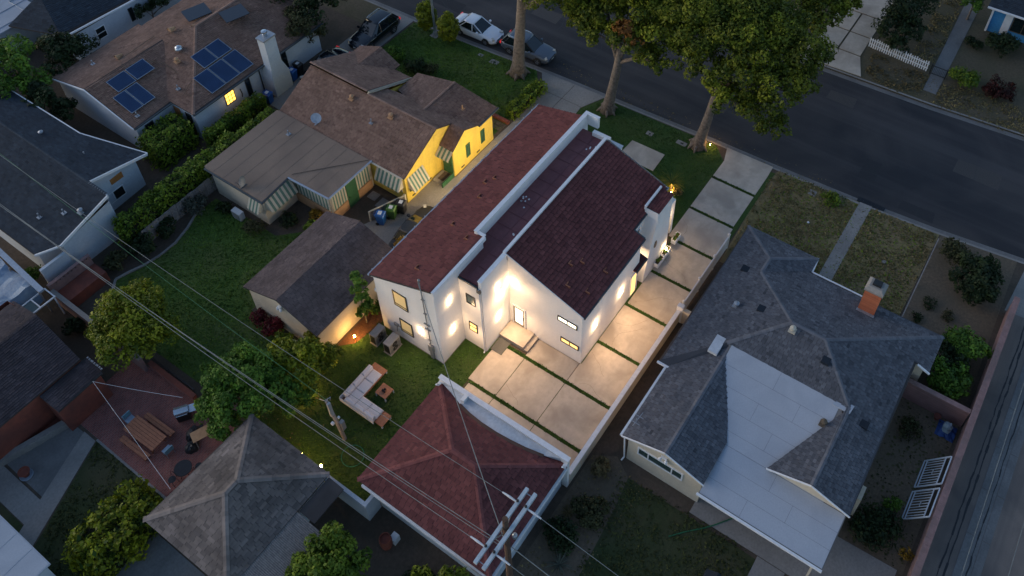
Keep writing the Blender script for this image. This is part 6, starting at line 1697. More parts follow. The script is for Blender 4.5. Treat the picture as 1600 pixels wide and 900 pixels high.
m_ = MB(); m_.lathe([(0, .8), (.16, .75), (.26, .6), (.22, .42), (.3, .3)], (12.5, -25.95, 0), 9); rng = random.Random(2); m_.v = [(a + rng.uniform(-.06, .06), b + rng.uniform(-.06, .06), c + rng.uniform(-.06, .04)) for a, b, c in m_.v]
tag(m_.build('plastic_bundle', mat('pale_plastic', (.30, .36, .40), (.2, .26, .3), 8, .4, .5, 20)), 'pale plastic bundle on the blue tarp', 'bundle')
tag(MB().lathe([(.12, 0), (.18, .28), (.2, .28), (.2, .33), (.0, .3)], (12.95, -25.3, .01), 12).build('clay_pot', 'terracotta'), 'orange clay pot beside the blue tarp', 'flower pot')
hs = MB(); hs.tube([(-1.3, -15.9, .03), (-.6, -16.5, .03), (.1, -17.2, .03), (.55, -17.6, .06), (1.5, -18.3, .06)], .03, 6)
tag(hs.build('garden_hose', 'hose'), 'green garden hose lying across the dark lawn', 'hose')
dr_ = root('doghouse', 'small blue-grey roofed kennel at the bottom picture edge', 'kennel', (-2.6, -18.9, 0))
MB().box(-3.2, -2.0, -19.4, -18.4, 0, .8).build('wall', 'stucco_cream', dr_)
kr = MB(); slab(kr, [(-3.3, -19.5, .8), (-1.9, -19.5, .8), (-1.9, -18.9, 1.2), (-3.3, -18.9, 1.2)], .05); slab(kr, [(-3.3, -18.3, .8), (-1.9, -18.3, .8), (-1.9, -18.9, 1.2), (-3.3, -18.9, 1.2)], .05); kr.build('roof', 'sh_slate', dr_)
BR = root('barrel', 'rusty barrel with pale box behind the garage', 'barrel', (-9.75, -4.15, 0)); MB().lathe([(.30, 0), (.33, .3), (.33, .6), (.30, .85), (.27, .85), (.27, .7), (0, .7)], (-9.75, -4.15, 0), 16).build('drum', 'terracotta', BR)
tag(MB().box(-9.55, -9.15, -4.55, -4.2, .0, .55).build('pale_box', 'sticker'), 'small pale box beside the rusty barrel', 'box')
WC = root('garden_chair', 'white framed garden chair half hidden by the lemon shrubs', 'chair', (-4.3, 7.9, 0), RAD(20))
MB().box(-.3, .3, -.28, .28, .38, .42).build('seat', 'wood_grey', WC, local=True)
MB().tube([(-.32, -.3, .0), (-.32, -.3, .62), (-.32, .3, .62), (-.34, .36, 1.0), (.34, .36, 1.0), (.32, .3, .62), (.32, -.3, .62), (.32, -.3, 0)], .035, 6).build('frame', 'trim_white', WC, local=True)
for x in (-.32, .32): MB().box(x - .03, x + .03, .27, .33, 0, .6).build('leg', 'trim_white', WC, local=True)
MB().tube([(-.3, .33, .5), (-.3, .36, .95), (.3, .36, .95), (.3, .33, .5)], .02, 6).build('backrest', 'trim_white', WC, local=True)
hp = MB()
for k in range(28):
    a0, a1 = k * .2244, (k + 1) * .2244
    hp.bar((-7.25 + .62 * math.cos(a0), .55 + .62 * math.sin(a0), .03), (-7.25 + .62 * math.cos(a1), .55 + .62 * math.sin(a1), .03), .04)
tag(hp.build('coiled_hose', 'hose'), 'loop of hose lying on the dark turf', 'hose')

# ================================================================== POLES AND WIRES
UP = root('utility_pole', 'wooden utility pole with two pale crossarms behind the garage', 'utility pole', (-9.15, -11.75, 0))
MB().tube([(-9.15, -11.75, -.1), (-9.12, -11.72, 12.5)], [.19, .12], 12).build('pole', 'wood_pole', UP)
ZP = 11.8
for y in (-11.57, -11.97):
    am = MB().box(-10.9, -7.42, y - .075, y + .075, ZP - .08, ZP + .08).build('crossarm', 'wood_arm', UP)
    for x in (-10.2, -8.1):
        MB().lathe([(.03, ZP + .08), (.045, ZP + .12), (.06, ZP + .15), (.06, ZP + .2), (.03, ZP + .24), (0, ZP + .24)], (x, y, 0), 10).build('insulator', 'black', am)
for x in (-10.75, -7.6): MB().bar((x, -11.57, ZP), (x, -11.97, ZP), .03).build('spacer', 'steel', UP)
for x in (-10.2, -8.1):
    for s in (-1, 1): MB().tube([(x, -11.77 + s * .2, ZP), (x, -11.77 + s * .6, ZP + .02), (x, -11.77 + s * .95, ZP)], [.03, .05, .03], 8).build('dead_end_insulator', 'sticker', UP)
MB().bar((-9.14, -11.6, ZP), (-9.14, -11.5, ZP - .8), .05).bar((-9.9, -11.57, ZP), (-9.16, -11.62, ZP - .8), .04).bar((-8.4, -11.57, ZP), (-9.12, -11.62, ZP - .8), .04).build('brace', 'wood_grey', UP)
for i, (dx, dy, zz) in enumerate(((.28, -.2, 10.4), (-.3, .1, 10.2), (.25, .2, 9.7))): MB().lathe([(.0, zz), (.10, zz + .02), (.11, zz + .25), (.05, zz + .3), (0, zz + .3)], (-9.13 + dx, -11.73 + dy, 0), 10).build('cable_bracket', 'steel', UP)
SP = root('stub_pole', 'short leaning timber pole with cable boxes on the dark turf', 'utility pole', (-6.75, 1.6, 0))
MB().tube([(-6.75, 1.6, -.1), (-6.9, 1.9, 4.2)], [.12, .09], 10).build('pole', 'wood_grey', SP)
MB().box(-7.05, -6.85, 1.65, 1.78, 2.9, 4.15).build('cable_cover', 'steel', SP)
MB().box(-6.75, -6.5, 1.5, 1.7, 1.0, 1.8).build('junction_box', 'alu_grey', SP)
MB().tube([(-6.9, 1.9, 4.1), (-6.85, 1.8, 4.4), (-6.7, 1.75, 4.4), (-6.75, 1.8, 4.1)], .02, 6).build('bracket', 'steel', SP); MB().bar((-6.9, 1.9, 4.1), (-7.1, 2.15, 4.4), .03).build('spike', 'steel', SP)
MB().box(-7.1, -6.95, 1.75, 1.9, 1.9, 2.05).box(-6.75, -6.65, 1.55, 1.65, 2.3, 2.45).build('clamp', 'sticker', SP)
def wire(label, a, b, sag, r=.014, m='wire', n=14, cat='cable', group='overhead cables'):
    a, b = Vector(a), Vector(b)
    pts = [a.lerp(b, i / n) - Vector((0, 0, sag * 4 * (i / n) * (1 - i / n))) for i in range(n + 1)]
    o = MB().tube(pts, r, 5).build('overhead_cable', m)
    return tag(o, label, cat, group)
wire('upper thick cable running over the lemon trees to the utility pole', (-10.2, -11.2, ZP), (-10.2, 40, ZP - .3), 1.5, .013)
wire('second thick cable just beside the upper one over the lemon trees', (-9.3, -11.6, 10.3), (-10.3, 40, 10.3), 1.4, .016)
wire('lowest thick cable of the bundle over the lemon trees', (-9.3, -11.6, 9.9), (-10.0, 40, 9.9), 1.5, .013)
wire('thin cable crossing the maroon garage roof from the pole', (-8.1, -10.9, ZP), (-8.2, 40, ZP - .2), 1.3, .012)
wire('thin cable leaving the pole to the lower right', (-8.1, -12.7, ZP), (-8.3, -60, ZP), 1.2, .014)
wire('thick cable leaving the pole to the bottom edge', (-9.2, -12.0, 10.3), (-9.4, -60, 10.2), 1.4, .022)
wire('thin cable from the pole base towards the bottom edge', (-10.2, -12.7, ZP), (-10.3, -60, ZP), 1.2, .014)
wire('twisted service cable from the pole to the white house mast', (-9.1, -11.6, 10.0), (-.15, .86, 7.7), .5, .022, 'wire')
wire('thin cable over the alley, nearest the pink wall', (-30, -27.9, 8.5), (40, -27.4, 8.5), .6, .014)
wire('thin cable over the alley, next to the gutter', (-30, -29.4, 8.5), (40, -29.2, 8.5), .6, .014)
wire('pale string line from the terrace corner across the patio', (-12.85, 14.25, 2.6), (-10.6, 9.7, 2.1), .08, .008, 'trim_white', group='patio string lines')
wire('pale string line from the terrace corner to the shed eave', (-12.85, 14.25, 2.6), (-14.4, 5.85, 2.55), .1, .008, 'trim_white', group='patio string lines')
wire('thin green line sagging over the back lawn behind the yellow house', (-6.9, 1.9, 4.3), (-6.0, 40, 5.0), .5, .012, 'hose')
wire('dark drop line over the flat tan roof', (4.3, 16.3, 2.75), (8.2, 12.9, 2.75), .0, .02, 'black')

# ================================================================== GARDEN LAMPS
def path_lamp(label, x, y, z, e, h=.35, r=1.0):
    t = root('garden_lamp', label, 'garden lamp', (x, y, z), 0, 'glowing garden lamps')
    MB().tube([(x, y, z), (x, y, z + h)], .02, 6).build('stake', 'black', t)
    MB().lathe([(0, z + h + .16 * r), (.05 * r, z + h + .14 * r), (.065 * r, z + h + .06 * r), (.04 * r, z + h)], (x, y, 0), 10).build('bulb', 'bulb_small', t)
    lamp_light('glow', t, (x + .02, y - .02, z + h + .40), e, (1, .55, .16), size=.06)
path_lamp('bright garden lamp in the mulch bed by the air conditioners', -1.75, 5.45, .01, 20)
path_lamp('small garden lamp glowing among the lemon tree trunks', -6.0, 5.3, .01, 4)
path_lamp('small lamp glowing at the shed eave, upper of the two', -9.0, 2.45, .01, 1.6, 1.0)
path_lamp('small lamp glowing on the wall end beside the shed corner', -9.05, .75, .01, 1.6, 1.7)
path_lamp('hidden lamp lighting the potted palm in front of the white house', 19.35, -4.75, .01, 26, .2, .4)
path_lamp('lamp glowing on the verge beside the right-hand street trunk', 25.0, -4.9, .01, 14, .2, .4)

# ================================================================== TREES AND PLANTS
rg = random.Random(21)
def blobs_in(c, R, k, r, seed, flat=1.0):
    q = random.Random(seed); out = []
    for i in range(k):
        while True:
            p = (q.uniform(-1, 1), q.uniform(-1, 1), q.uniform(-1, 1))
            if sum(v * v for v in p) < 1: break
        rr = r * q.uniform(.75, 1.25)
        out.append((c[0] + p[0] * R[0], c[1] + p[1] * R[1], c[2] + p[2] * R[2], rr, rr, rr * .8 * flat))
    return out
T1 = [(24.4, 9.2, 8.6, 1.6, 1.7, 1.2), (25.6, 10.6, 9.2, 1.8, 1.8, 1.4), (24.6, 7.6, 9.0, 1.5, 1.4, 1.2), (26.5, 12.8, 9.6, 2.0, 2.0, 1.5)]
tree('leftmost tall street tree, its thick trunk in front of the grey car', 23.75, 11.55, 8.6, .50, T1 + blobs_in((26.0, 10.2, 10.2), (1.8, 2.6, 1.0), 5, 1.4, 1), 17000, .19, 'leaf_tree', 31, 'street_tree', lean=(.3, -.3), nclump=20)
T2 = [(24.6, 2.2, 7.4, 1.7, 1.6, 1.3), (25.4, 4.6, 7.8, 1.7, 1.7, 1.3), (24.2, 4.4, 6.8, 1.3, 1.3, 1.0), (24.3, .4, 6.3, 1.3, 1.3, 1.0), (26.2, 2.0, 8.6, 2.0, 2.0, 1.4), (26.6, 5.8, 8.4, 1.9, 1.8, 1.3), (25.6, -.2, 8.2, 1.9, 1.8, 1.4), (25.0, 6.4, 7.6, 1.3, 1.3, 1.0)]
tt = tree('middle tall street tree with a brown dead patch in its crown', 24.1, 3.4, 6.6, .42, T2 + blobs_in((26.9, 2.4, 9.6), (1.6, 3.0, .9), 8, 1.6, 2) + [(27.0, 0.2, 9.4, 1.8, 1.6, 1.2), (25.6, 7.4, 8.2, 1.6, 1.5, 1.2), (24.6, 6.4, 6.9, 1.2, 1.2, .9), (26.2, .6, 7.4, 1.6, 1.5, 1.2), (25.2, -1.2, 7.2, 1.3, 1.3, 1.0)], 50000, .19, 'leaf_tree', 32, 'street_tree', lean=(.4, -.6), nclump=24)
foliage(tt, 'dead_branch', [(24.05, 2.35, 8.5, .8, .9, .45), (23.9, 1.5, 8.1, .65, .65, .4)], 800, .22, 'leaf_brown', 5)
T3 = [(25.0, -6.2, 7.6, 1.9, 1.9, 1.5), (24.2, -8.0, 6.0, 1.6, 1.6, 1.2), (23.6, -6.6, 6.4, 1.5, 1.6, 1.1), (25.6, -8.6, 7.2, 1.9, 1.8, 1.3), (24.4, -4.2, 7.4, 1.6, 1.6, 1.2), (26.6, -6.6, 8.4, 2.1, 2.1, 1.5), (26.9, -9.6, 7.6, 1.8, 1.7, 1.3), (25.4, -2.6, 8.6, 1.7, 1.8, 1.2), (24.0, -9.4, 5.4, 1.0, 1.0, .8), (28.2, -8.4, 9.0, 2.0, 1.9, 1.4)]
tree('rightmost tall street tree with the widest yellow-green crown', 24.6, -4.1, 6.2, .42, T3 + blobs_in((27.6, -4.6, 9.6), (1.8, 4.0, .9), 10, 1.8, 3) + [(27.2, -1.0, 9.6, 1.9, 1.7, 1.2), (28.6, -3.0, 10.0, 2.0, 2.0, 1.3), (26.6, -2.0, 7.8, 1.7, 1.6, 1.2), (28.6, -9.2, 8.6, 1.8, 1.7, 1.3), (29.6, -6.6, 9.4, 2.0, 1.9, 1.4)], 66000, .19, 'leaf_tree', 33, 'street_tree', lean=(.35, -.7), nclump=24)
tree('dark broad tree across the street at the top edge', 41.0, -4.6, 4.5, .35, [(42.5, -4.8, 5.6, 2.3, 2.3, 1.5), (41.6, -2.2, 5.6, 2.1, 2.1, 1.5), (44.2, -6.6, 5.8, 2.0, 1.9, 1.3), (45, -4, 7, 2.4, 2.4, 1.6), (40.4, -5.9, 4.6, 1.4, 1.4, .9), (43, .6, 6, 2.2, 2.2, 1.5), (46.5, -7.8, 6.2, 1.9, 1.7, 1.2), (38.0, -7.4, 5.4, 1.7, 1.6, 1.2), (36.2, -7.0, 5.2, 1.3, 1.3, 1.0), (39.6, -8.6, 5.4, 1.3, 1.2, 1.0), (37.6, -4.6, 5.8, 1.8, 1.8, 1.3), (39.6, -4.2, 5.6, 1.9, 1.9, 1.3)], 34000, .21, 'leaf_tree', 34, 'street_tree', nclump=20)
# round citrus
C1 = blobs_in((-9.2, 15.7, 2.7), (1.9, 2.2, .9), 14, 1.05, 7) + [(-9.2, 15.7, 3.1, 1.9, 2.2, 1.3), (-8.2, 14.2, 2.4, 1.1, 1.1, .9), (-9.0, 17.4, 2.4, 1.1, 1.0, .9)]
tree('large round yellow-green citrus tree beside the big back lawn', -9.5, 15.8, 1.8, .16, C1, 26000, .16, 'leaf_citrus', 41, 'citrus_tree', nclump=26)
C2 = [(-7.6, 7.4, 2.9, 1.4, 1.4, 1.2), (-8.6, 8.4, 2.5, 1.2, 1.3, 1.0), (-9.2, 6.9, 2.4, 1.2, 1.2, 1.0), (-8.1, 6.0, 2.4, 1.1, 1.1, .9), (-9.9, 7.9, 2.0, 1.0, 1.0, .8), (-7.0, 8.5, 2.2, 1.0, 1.0, .8), (-10.2, 6.8, 1.7, .9, .9, .7)]
tree('leafy green lemon tree beside the barbecue', -8.4, 7.4, 1.5, .13, C2, 19000, .155, 'leaf_green', 42, 'citrus_tree', nclump=24, lite=.06)
C3 = [(-5.0, 5.8, 2.3, 1.1, 1.1, 1.0), (-4.2, 5.0, 1.8, .9, .9, .8), (-5.7, 6.7, 2.2, 1.0, 1.0, .9), (-5.9, 4.9, 2.0, 1.0, .9, .8), (-4.3, 6.6, 1.8, .8, .8, .7), (-5.2, 7.6, 1.8, .8, .8, .7)]
tree('lemon tree lit from below between the sofa and the cream garage', -5.1, 5.8, 1.2, .10, C3, 14000, .15, 'leaf_citrus', 43, 'citrus_tree', nclump=22, lite=.05)
C4 = [(-6.9, 6.0, 2.1, .9, .9, .9), (-7.3, 4.9, 1.7, .9, .8, .8), (-6.6, 7.2, 1.9, .8, .8, .7), (-6.5, 4.6, 1.4, .7, .7, .6)]
tree('smaller dark lemon tree between the two larger ones', -6.9, 6.0, 1.2, .09, C4, 8500, .15, 'leaf_green', 44, 'citrus_tree', nclump=20)
C5 = [(-12.2, -2.9, 2.6, 1.1, 1.1, 1.0), (-12.9, -3.4, 2.2, 1.1, 1.1, .9), (-11.6, -3.7, 2.0, .9, .9, .8), (-13.4, -2.6, 2.1, 1.0, .9, .9), (-12.6, -4.4, 1.8, 1.0, .9, .8), (-11.5, -2.6, 2.0, .8, .7, .8)]
tree('bright bushy tree at the bottom edge beside the corrugated lean-to', -12.5, -3.3, 1.6, .12, C5, 12000, .155, 'leaf_hedge', 45, 'garden_tree', nclump=22)
C6 = [(-9.9, -8.9, 2.4, .8, .9, .8), (-10.3, -10.3, 2.2, .8, .8, .8), (-9.7, -10.9, 2.6, .7, .7, .8), (-10.6, -7.7, 1.9, .8, .9, .7), (-10.4, -12.2, 2.0, .8, .8, .7)]
tree('yellow-green shrubby tree under the utility pole', -10.1, -9.8, 1.4, .10, C6, 8000, .14, 'leaf_citrus', 46, 'garden_tree', nclump=20)
# columnar tree against the cream garage, small lemon
tree('slim young tree growing up in front of the cream garage wall', -.4, 5.75, 3.4, .05, [(-.35, 5.75, 4.4, .34, .34, .7), (-.3, 5.8, 3.5, .48, .48, .6), (-.45, 5.7, 2.7, .42, .42, .5), (-.2, 5.6, 1.9, .4, .4, .45), (-.6, 5.8, 1.2, .36, .36, .4)], 2600, .15, 'leaf_green', 47, 'young_tree', nclump=14, limbs=3, lite=.08)
# hedges
for i, (xa, xb, ya, yb, h) in enumerate(((-4.9, -2.2, 22.2, 23.4, 2.2), (-2.3, 1.6, 22.3, 23.5, 2.3), (1.5, 5.0, 22.2, 23.3, 2.25), (4.9, 8.4, 21.9, 23.0, 2.2))):
    hedge(['first', 'second', 'third', 'fourth'][i] + ' length of tall ficus hedge, counted from the slate roof', xa, xb, ya, yb, h, int(3600 * (xb - xa) / 3), 'leaf_hedge', 50 + i, .17, 'tall ficus hedge along the fence', lump=.26)
hedge('dense dark-green hedge in front of the rear corner of the solar house', .9, 4.0, 26.4, 28.5, 2.1, 4800, 'leaf_hedge', 55, .17, lump=.32)
hedge('clipped hedge running under the lit amber window', 4.2, 9.2, 24.6, 25.5, 1.7, 5200, 'leaf_hedge', 56, .16, lump=.24)
hedge('tall bushy hedge beside the hip-roofed shed, lower left', -19.0, -15.2, 6.0, 8.3, 1.9, 7000, 'leaf_citrus', 57, .19, lump=.42)
hedge('low clipped hedge edging the lawn by the side driveway', 19.2, 23.3, 8.6, 9.5, .75, 2600, 'leaf_hedge', 58, .14, lump=.2)
# clipped cypresses by the kerb
for x, y, lab, s in ((23.85, 21.0, 'left clipped oval cypress at the kerb', 61), (23.7, 18.55, 'right clipped oval cypress at the kerb', 62)):
    bush(lab, x, y, .95, 3.1, 9000, 'leaf_citrus', s, .12, 'cypress', 'cypress', blobs=[(x, y, 1.65, .88, .88, 1.4)], nclump=260, clump=.15, flat=.4, shell=.5, full=True, lite=.1)
# shrubs
SHR = [
    ('dark wide shrub mass in the bed by the curved lawn edging', -4.6, 21.6, 1.0, 1.3, 1800, 'leaf_dark', .17),
    ('rusty brown shrub in the bed below the slate house wall', -6.3, 22.0, .8, 1.1, 1100, 'leaf_olive', .16),
    ('dark shrub at the foot of the ficus hedge, mid bed', -2.6, 21.5, .9, 1.2, 1400, 'leaf_dark', .16),
    ('grey-green airy shrub against the garden fence', -.4, 21.6, 1.05, 1.2, 1500, 'leaf_grey', .13),
    ('dark blue-green shrub at the corner of the flat tan roof', .7, 19.8, .6, .8, 600, 'leaf_dark', .13),
    ('clipped brown dome shrub at the lawn corner', .7, 16.8, .78, .95, 1500, 'leaf_olive', .10),
    ('low dark shrubs under the striped rear awning', 2.4, 15.5, .75, .7, 900, 'leaf_dark', .13),
    ('golden-orange shrub beside the sun-room panels', 3.75, 14.15, .52, .8, 900, 'leaf_gold', .10),
    ('fresh green shrub beside the brown garage eave', 2.75, 13.5, .65, .9, 1000, 'leaf_hedge', .13),
    ('autumn yellow-green shrub by the side driveway and maroon eave', 4.7, 7.1, .62, 1.9, 1400, 'leaf_gold', .13),
    ('young green shrub in the mulch bed nearest the white house corner', 1.1, 5.75, .42, .9, 520, 'leaf_green', .12),
    ('second young shrub in the mulch bed beside the first', .35, 5.7, .38, .8, 420, 'leaf_green', .12),
    ('wide red-flowering shrub under the cream garage gable', -4.05, 9.9, .75, 1.2, 1500, 'leaf_red', .12),
    ('second red-leaved shrub nearer the big lawn under the garage gable', -4.1, 11.2, .6, 1.0, 900, 'leaf_red', .12),
    ('dark shrub beside the white garden chair', -4.3, 8.6, .55, .8, 700, 'leaf_green', .13),
    ('small bright citrus shrub in front of the cream garage corner', -4.2, 6.9, .5, 1.1, 700, 'leaf_citrus', .13),
    ('dark green shrub at the front step of the yellow house', 19.4, 18.6, .95, 1.0, 1500, 'leaf_dark', .14),
    ('brownish round shrub right of the dark shrub by the front step', 19.9, 17.2, .7, .9, 900, 'leaf_olive', .12),
    ('low green shrub by the black off-roader', 19.6, 20.9, .9, 1.0, 1200, 'leaf_green', .14),
    ('reddish dry shrub at the edge of the brown porch gable', 18.3, 21.6, .7, 1.1, 700, 'leaf_olive', .13),
    ('big dark round shrub in the right garden bed', 23.3, -24.4, 1.9, 1.8, 6500, 'leaf_dark', .18),
    ('olive rounded shrub beside the big dark one near the kerb', 24.9, -22.6, 1.0, 1.2, 1500, 'leaf_olive', .15),
    ('tall green shrub against the pink wall, nearer the street', 18.0, -25.2, 1.35, 1.8, 3600, 'leaf_green', .17),
    ('tall green shrub against the pink wall, nearer the cross wall', 15.3, -25.1, 1.4, 1.7, 3800, 'leaf_green', .17),
    ('dark leafy shrub between the two tall ones by the pink wall', 16.7, -24.8, 1.2, 1.5, 2800, 'leaf_dark', .17),
    ('small dark mound on the pale garden earth, left of three', 18.9, -22.1, .5, .3, 300, 'leaf_dark', .10),
    ('small dark mound on the pale garden earth, middle of three', 20.4, -22.6, .55, .3, 320, 'leaf_dark', .10),
    ('small brown mound on the pale garden earth, right of three', 20.1, -23.8, .5, .3, 300, 'leaf_olive', .10),
    ('dry straw-coloured bush beside the low driveway wall', -.3, -11.1, .62, .85, 1100, 'leaf_dry', .14),
    ('dark rusty shrub on the bare soil behind the wall end', -2.6, -11.9, 1.05, .9, 2200, 'leaf_olive', .14),
    ('dark low shrub mass near the garage corner', -4.4, -11.3, 1.0, .8, 1900, 'leaf_dark', .14),
    ('dark green shrub in the littered side yard', 4.9, -24.7, 1.4, .9, 3600, 'leaf_dark', .15),
    ('small fresh green shrub in the side yard', 6.6, -24.9, .55, .55, 600, 'leaf_green', .12),
    ('shrub with yellow flowers at the foot of the pink wall', 4.6, -26.3, .4, .5, 220, 'leaf_gold', .10),
    ('olive weeds in the corner below the cross wall', 11.3, -24.2, .8, .5, 700, 'leaf_olive', .12),
    ('yellow-green rounded shrub beside the far path', 42.6, -18.2, 1.2, 1.2, 1700, 'leaf_hedge', .17),
    ('dark crimson flowering shrub beside the yellow-green one', 42.9, -20.8, 1.4, 1.1, 1900, 'leaf_crimson', .16),
    ('dark shrub in front of the blue house wall', 48.2, -19.6, 1.5, 1.5, 2300, 'leaf_dark', .18),
    ('dark shrub beside the far path near the blue corner', 47.5, -17.6, .8, .8, 800, 'leaf_dark', .15),
    ('low weedy tuft patch at the dry lawn edge by the kerb', 25.0, -14.2, .8, .35, 600, 'leaf_hedge', .12),
    ('dark pot plants behind the garage along the alley yard', -10.4, -6.6, .7, .7, 800, 'leaf_dark', .14),
    ('weeds along the back wall of the maroon garage', -9.7, -7.3, .5, .4, 400, 'leaf_dark', .12),
    ('ivy clump at the base of the tarpaulin shelter', -9.9, 25.6, .6, .9, 800, 'leaf_green', .14),
    ('dark shrub at the dark yard below the slate house', -10.9, 20.0, .7, .9, 800, 'leaf_dark', .15),
]
for i, (lab, x, y, r, h, n, m, s) in enumerate(SHR):
    bush(lab, x, y, r, h, n, m, 100 + i, s)
# big dark hedge/trees
tree('tall dark conifer mass beside the black off-roader', 18.5, 28.6, 3.0, .2, [(17.2, 27.6, 3.2, 1.5, 1.3, 1.8), (19.2, 28.2, 3.2, 1.6, 1.5, 1.8), (21.2, 28.0, 3.0, 1.4, 1.3, 1.6), (18.4, 30.6, 4, 2, 2, 2), (20.8, 30.6, 3.6, 1.8, 1.8, 1.8)], 9000, .22, 'leaf_dark', 81, 'dark_tree', nclump=26)
tree('olive-green tree at the street corner of the solar house', 15.9, 27.4, 2.0, .12, [(15.6, 26.9, 3.0, 1.0, .9, 1.2), (16.3, 28.1, 3.2, 1.0, 1.0, 1.0), (16.6, 26.4, 1.9, .8, .7, 1.0)], 2600, .18, 'leaf_olive', 82, 'garden_tree', nclump=22)
tree('loose feathery green tree at the left picture edge', -.2, 40.6, 3.0, .16, [(-.6, 40.4, 3.8, 1.6, 1.6, 1.5), (.8, 41.8, 4.0, 1.5, 1.5, 1.4), (-1.6, 39.0, 3.2, 1.3, 1.3, 1.2), (0, 38.6, 2.6, 1.2, 1.2, 1.1)], 5200, .22, 'leaf_green', 83, 'garden_tree', nclump=20)
tree('dark bushy tree between the solar house and the far white house', 3.6, 40.0, 2.5, .14, [(3.2, 40.0, 3.2, 1.4, 1.4, 1.3), (4.6, 39.6, 2.8, 1.2, 1.1, 1.1), (2.2, 39.2, 2.8, 1.2, 1.1, 1.1), (3.6, 41.4, 3.0, 1.2, 1.2, 1.1)], 4600, .20, 'leaf_dark', 84, 'garden_tree', nclump=20)
tree('second dark tree behind the slate-roofed house', -1.8, 36.5, 2.2, .12, [(-1.0, 36.6, 2.6, 1.2, 1.3, 1.2), (-.2, 35.2, 2.0, 1.0, 1.1, 1.0), (-.6, 38, 2.4, 1.1, 1.1, 1.0)], 3600, .20, 'leaf_dark', 85, 'garden_tree', nclump=20)
tree('dark shrubby tree at the wall of the far white house', 11.5, 40.6, 1.2, .08, [(11.0, 40.8, 1.6, .8, .7, .8), (12.4, 40.7, 1.8, .8, .6, .9), (14.5, 39.6, 2.0, 1.1, .9, 1.2)], 2200, .2, 'leaf_dark', 86, 'garden_tree', nclump=16)
tree('big dark hedge-like tree behind the picket fence', 45.6, -12.4, 2.0, .2, [(43.8, -11.6, 1.9, 1.5, 1.2, 1.4), (45.8, -11.8, 2.4, 1.8, 1.5, 1.6), (44.6, -13.2, 1.6, 1.2, 1.0, 1.1), (48, -12.4, 2.6, 2, 1.6, 1.7), (42.9, -12.6, 1.0, .8, .9, .7)], 8000, .20, 'leaf_dark', 87, 'dark_tree', nclump=26)
tree('green tree beside the roof of the blue house at the top edge', 51.0, -16.2, 1.5, .1, [(50.8, -16.3, 1.8, .9, .8, .9), (52.5, -16.0, 2.2, 1.1, .8, 1.1)], 1800, .2, 'leaf_green', 88, 'garden_tree', nclump=16)
# palm-like plant lit from below in a pot, agave tufts
PP = tuft('spiky palm lit by a lamp in front of the white house', 19.7, -4.55, 90, 1.25, 'leaf_palm', 5, 'palm', 'palm', stem=.7, width=.06)
bush('pinkish shrub under the lit palm', 19.4, -5.1, .45, .6, 420, 'leaf_dry', 190, .10)
tuft('dark spiky agave on the bare soil near the pole', -5.6, -12.0, 60, 1.0, 'leaf_grey', 6, 'agave', 'agave', width=.05)
tuft('second spiky plant closer to the pole', -7.0, -12.4, 50, .9, 'leaf_olive', 7, 'agave', 'agave', width=.05)
tuft('dry grassy tuft in front of the big dark tree', -3.2, -10.9, 70, .6, 'leaf_dry', 8, 'grass_tuft', 'grass tuft', width=.03)
# litter of fallen leaves on the turf and in yards
def scatter(name, label, x0, x1, y0, y1, n, size, m, seed, z=.02):
    rng = np.random.default_rng(seed)
    pos = np.stack([rng.uniform(x0, x1, n), rng.uniform(y0, y1, n), np.full(n, z)], 1)
    nor = rng.normal(size=(n, 3)) * .25; nor[:, 2] += 1; nor /= np.linalg.norm(nor, axis=1)[:, None]
    V, F = leaf_quads(pos, nor, size, rng, .6)
    o = np_mesh(name, V, F, rng.random(n), m, None)
    return tag(o, label, None, None, 'stuff')
scatter('fallen_leaves', 'fallen leaves under the lemon trees', -9, -5, 3, 7.5, 110, .09, 'leaf_dry', 1)
scatter('fallen_leaves', 'fallen leaves on the bare soil by the block wall', -8, .5, -13.5, -10.4, 300, .12, 'leaf_dry', 2)
scatter('weeds', 'weeds in the littered side yard', 3.8, 13, -26.4, -23.4, 500, .14, 'leaf_olive', 3)
scatter('weeds', 'clumps of living grass in the dry front lawn', 17.8, 25.8, -21, -10.5, 2600, .12, 'leaf_hedge', 6)
scatter('dry_grass', 'dead straw blades in the dry front lawn', 17.8, 25.8, -21, -10.5, 2600, .13, 'leaf_dry', 7)
scatter('fallen_leaves', 'fallen leaves along the gutter of the street', 25.7, 27.0, -14, 14, 260, .10, 'leaf_dry', 8, -.12)
scatter('fallen_leaves', 'fallen leaves on the far verge', 38.6, 41.8, -24, -11.5, 500, .14, 'leaf_dry', 9)

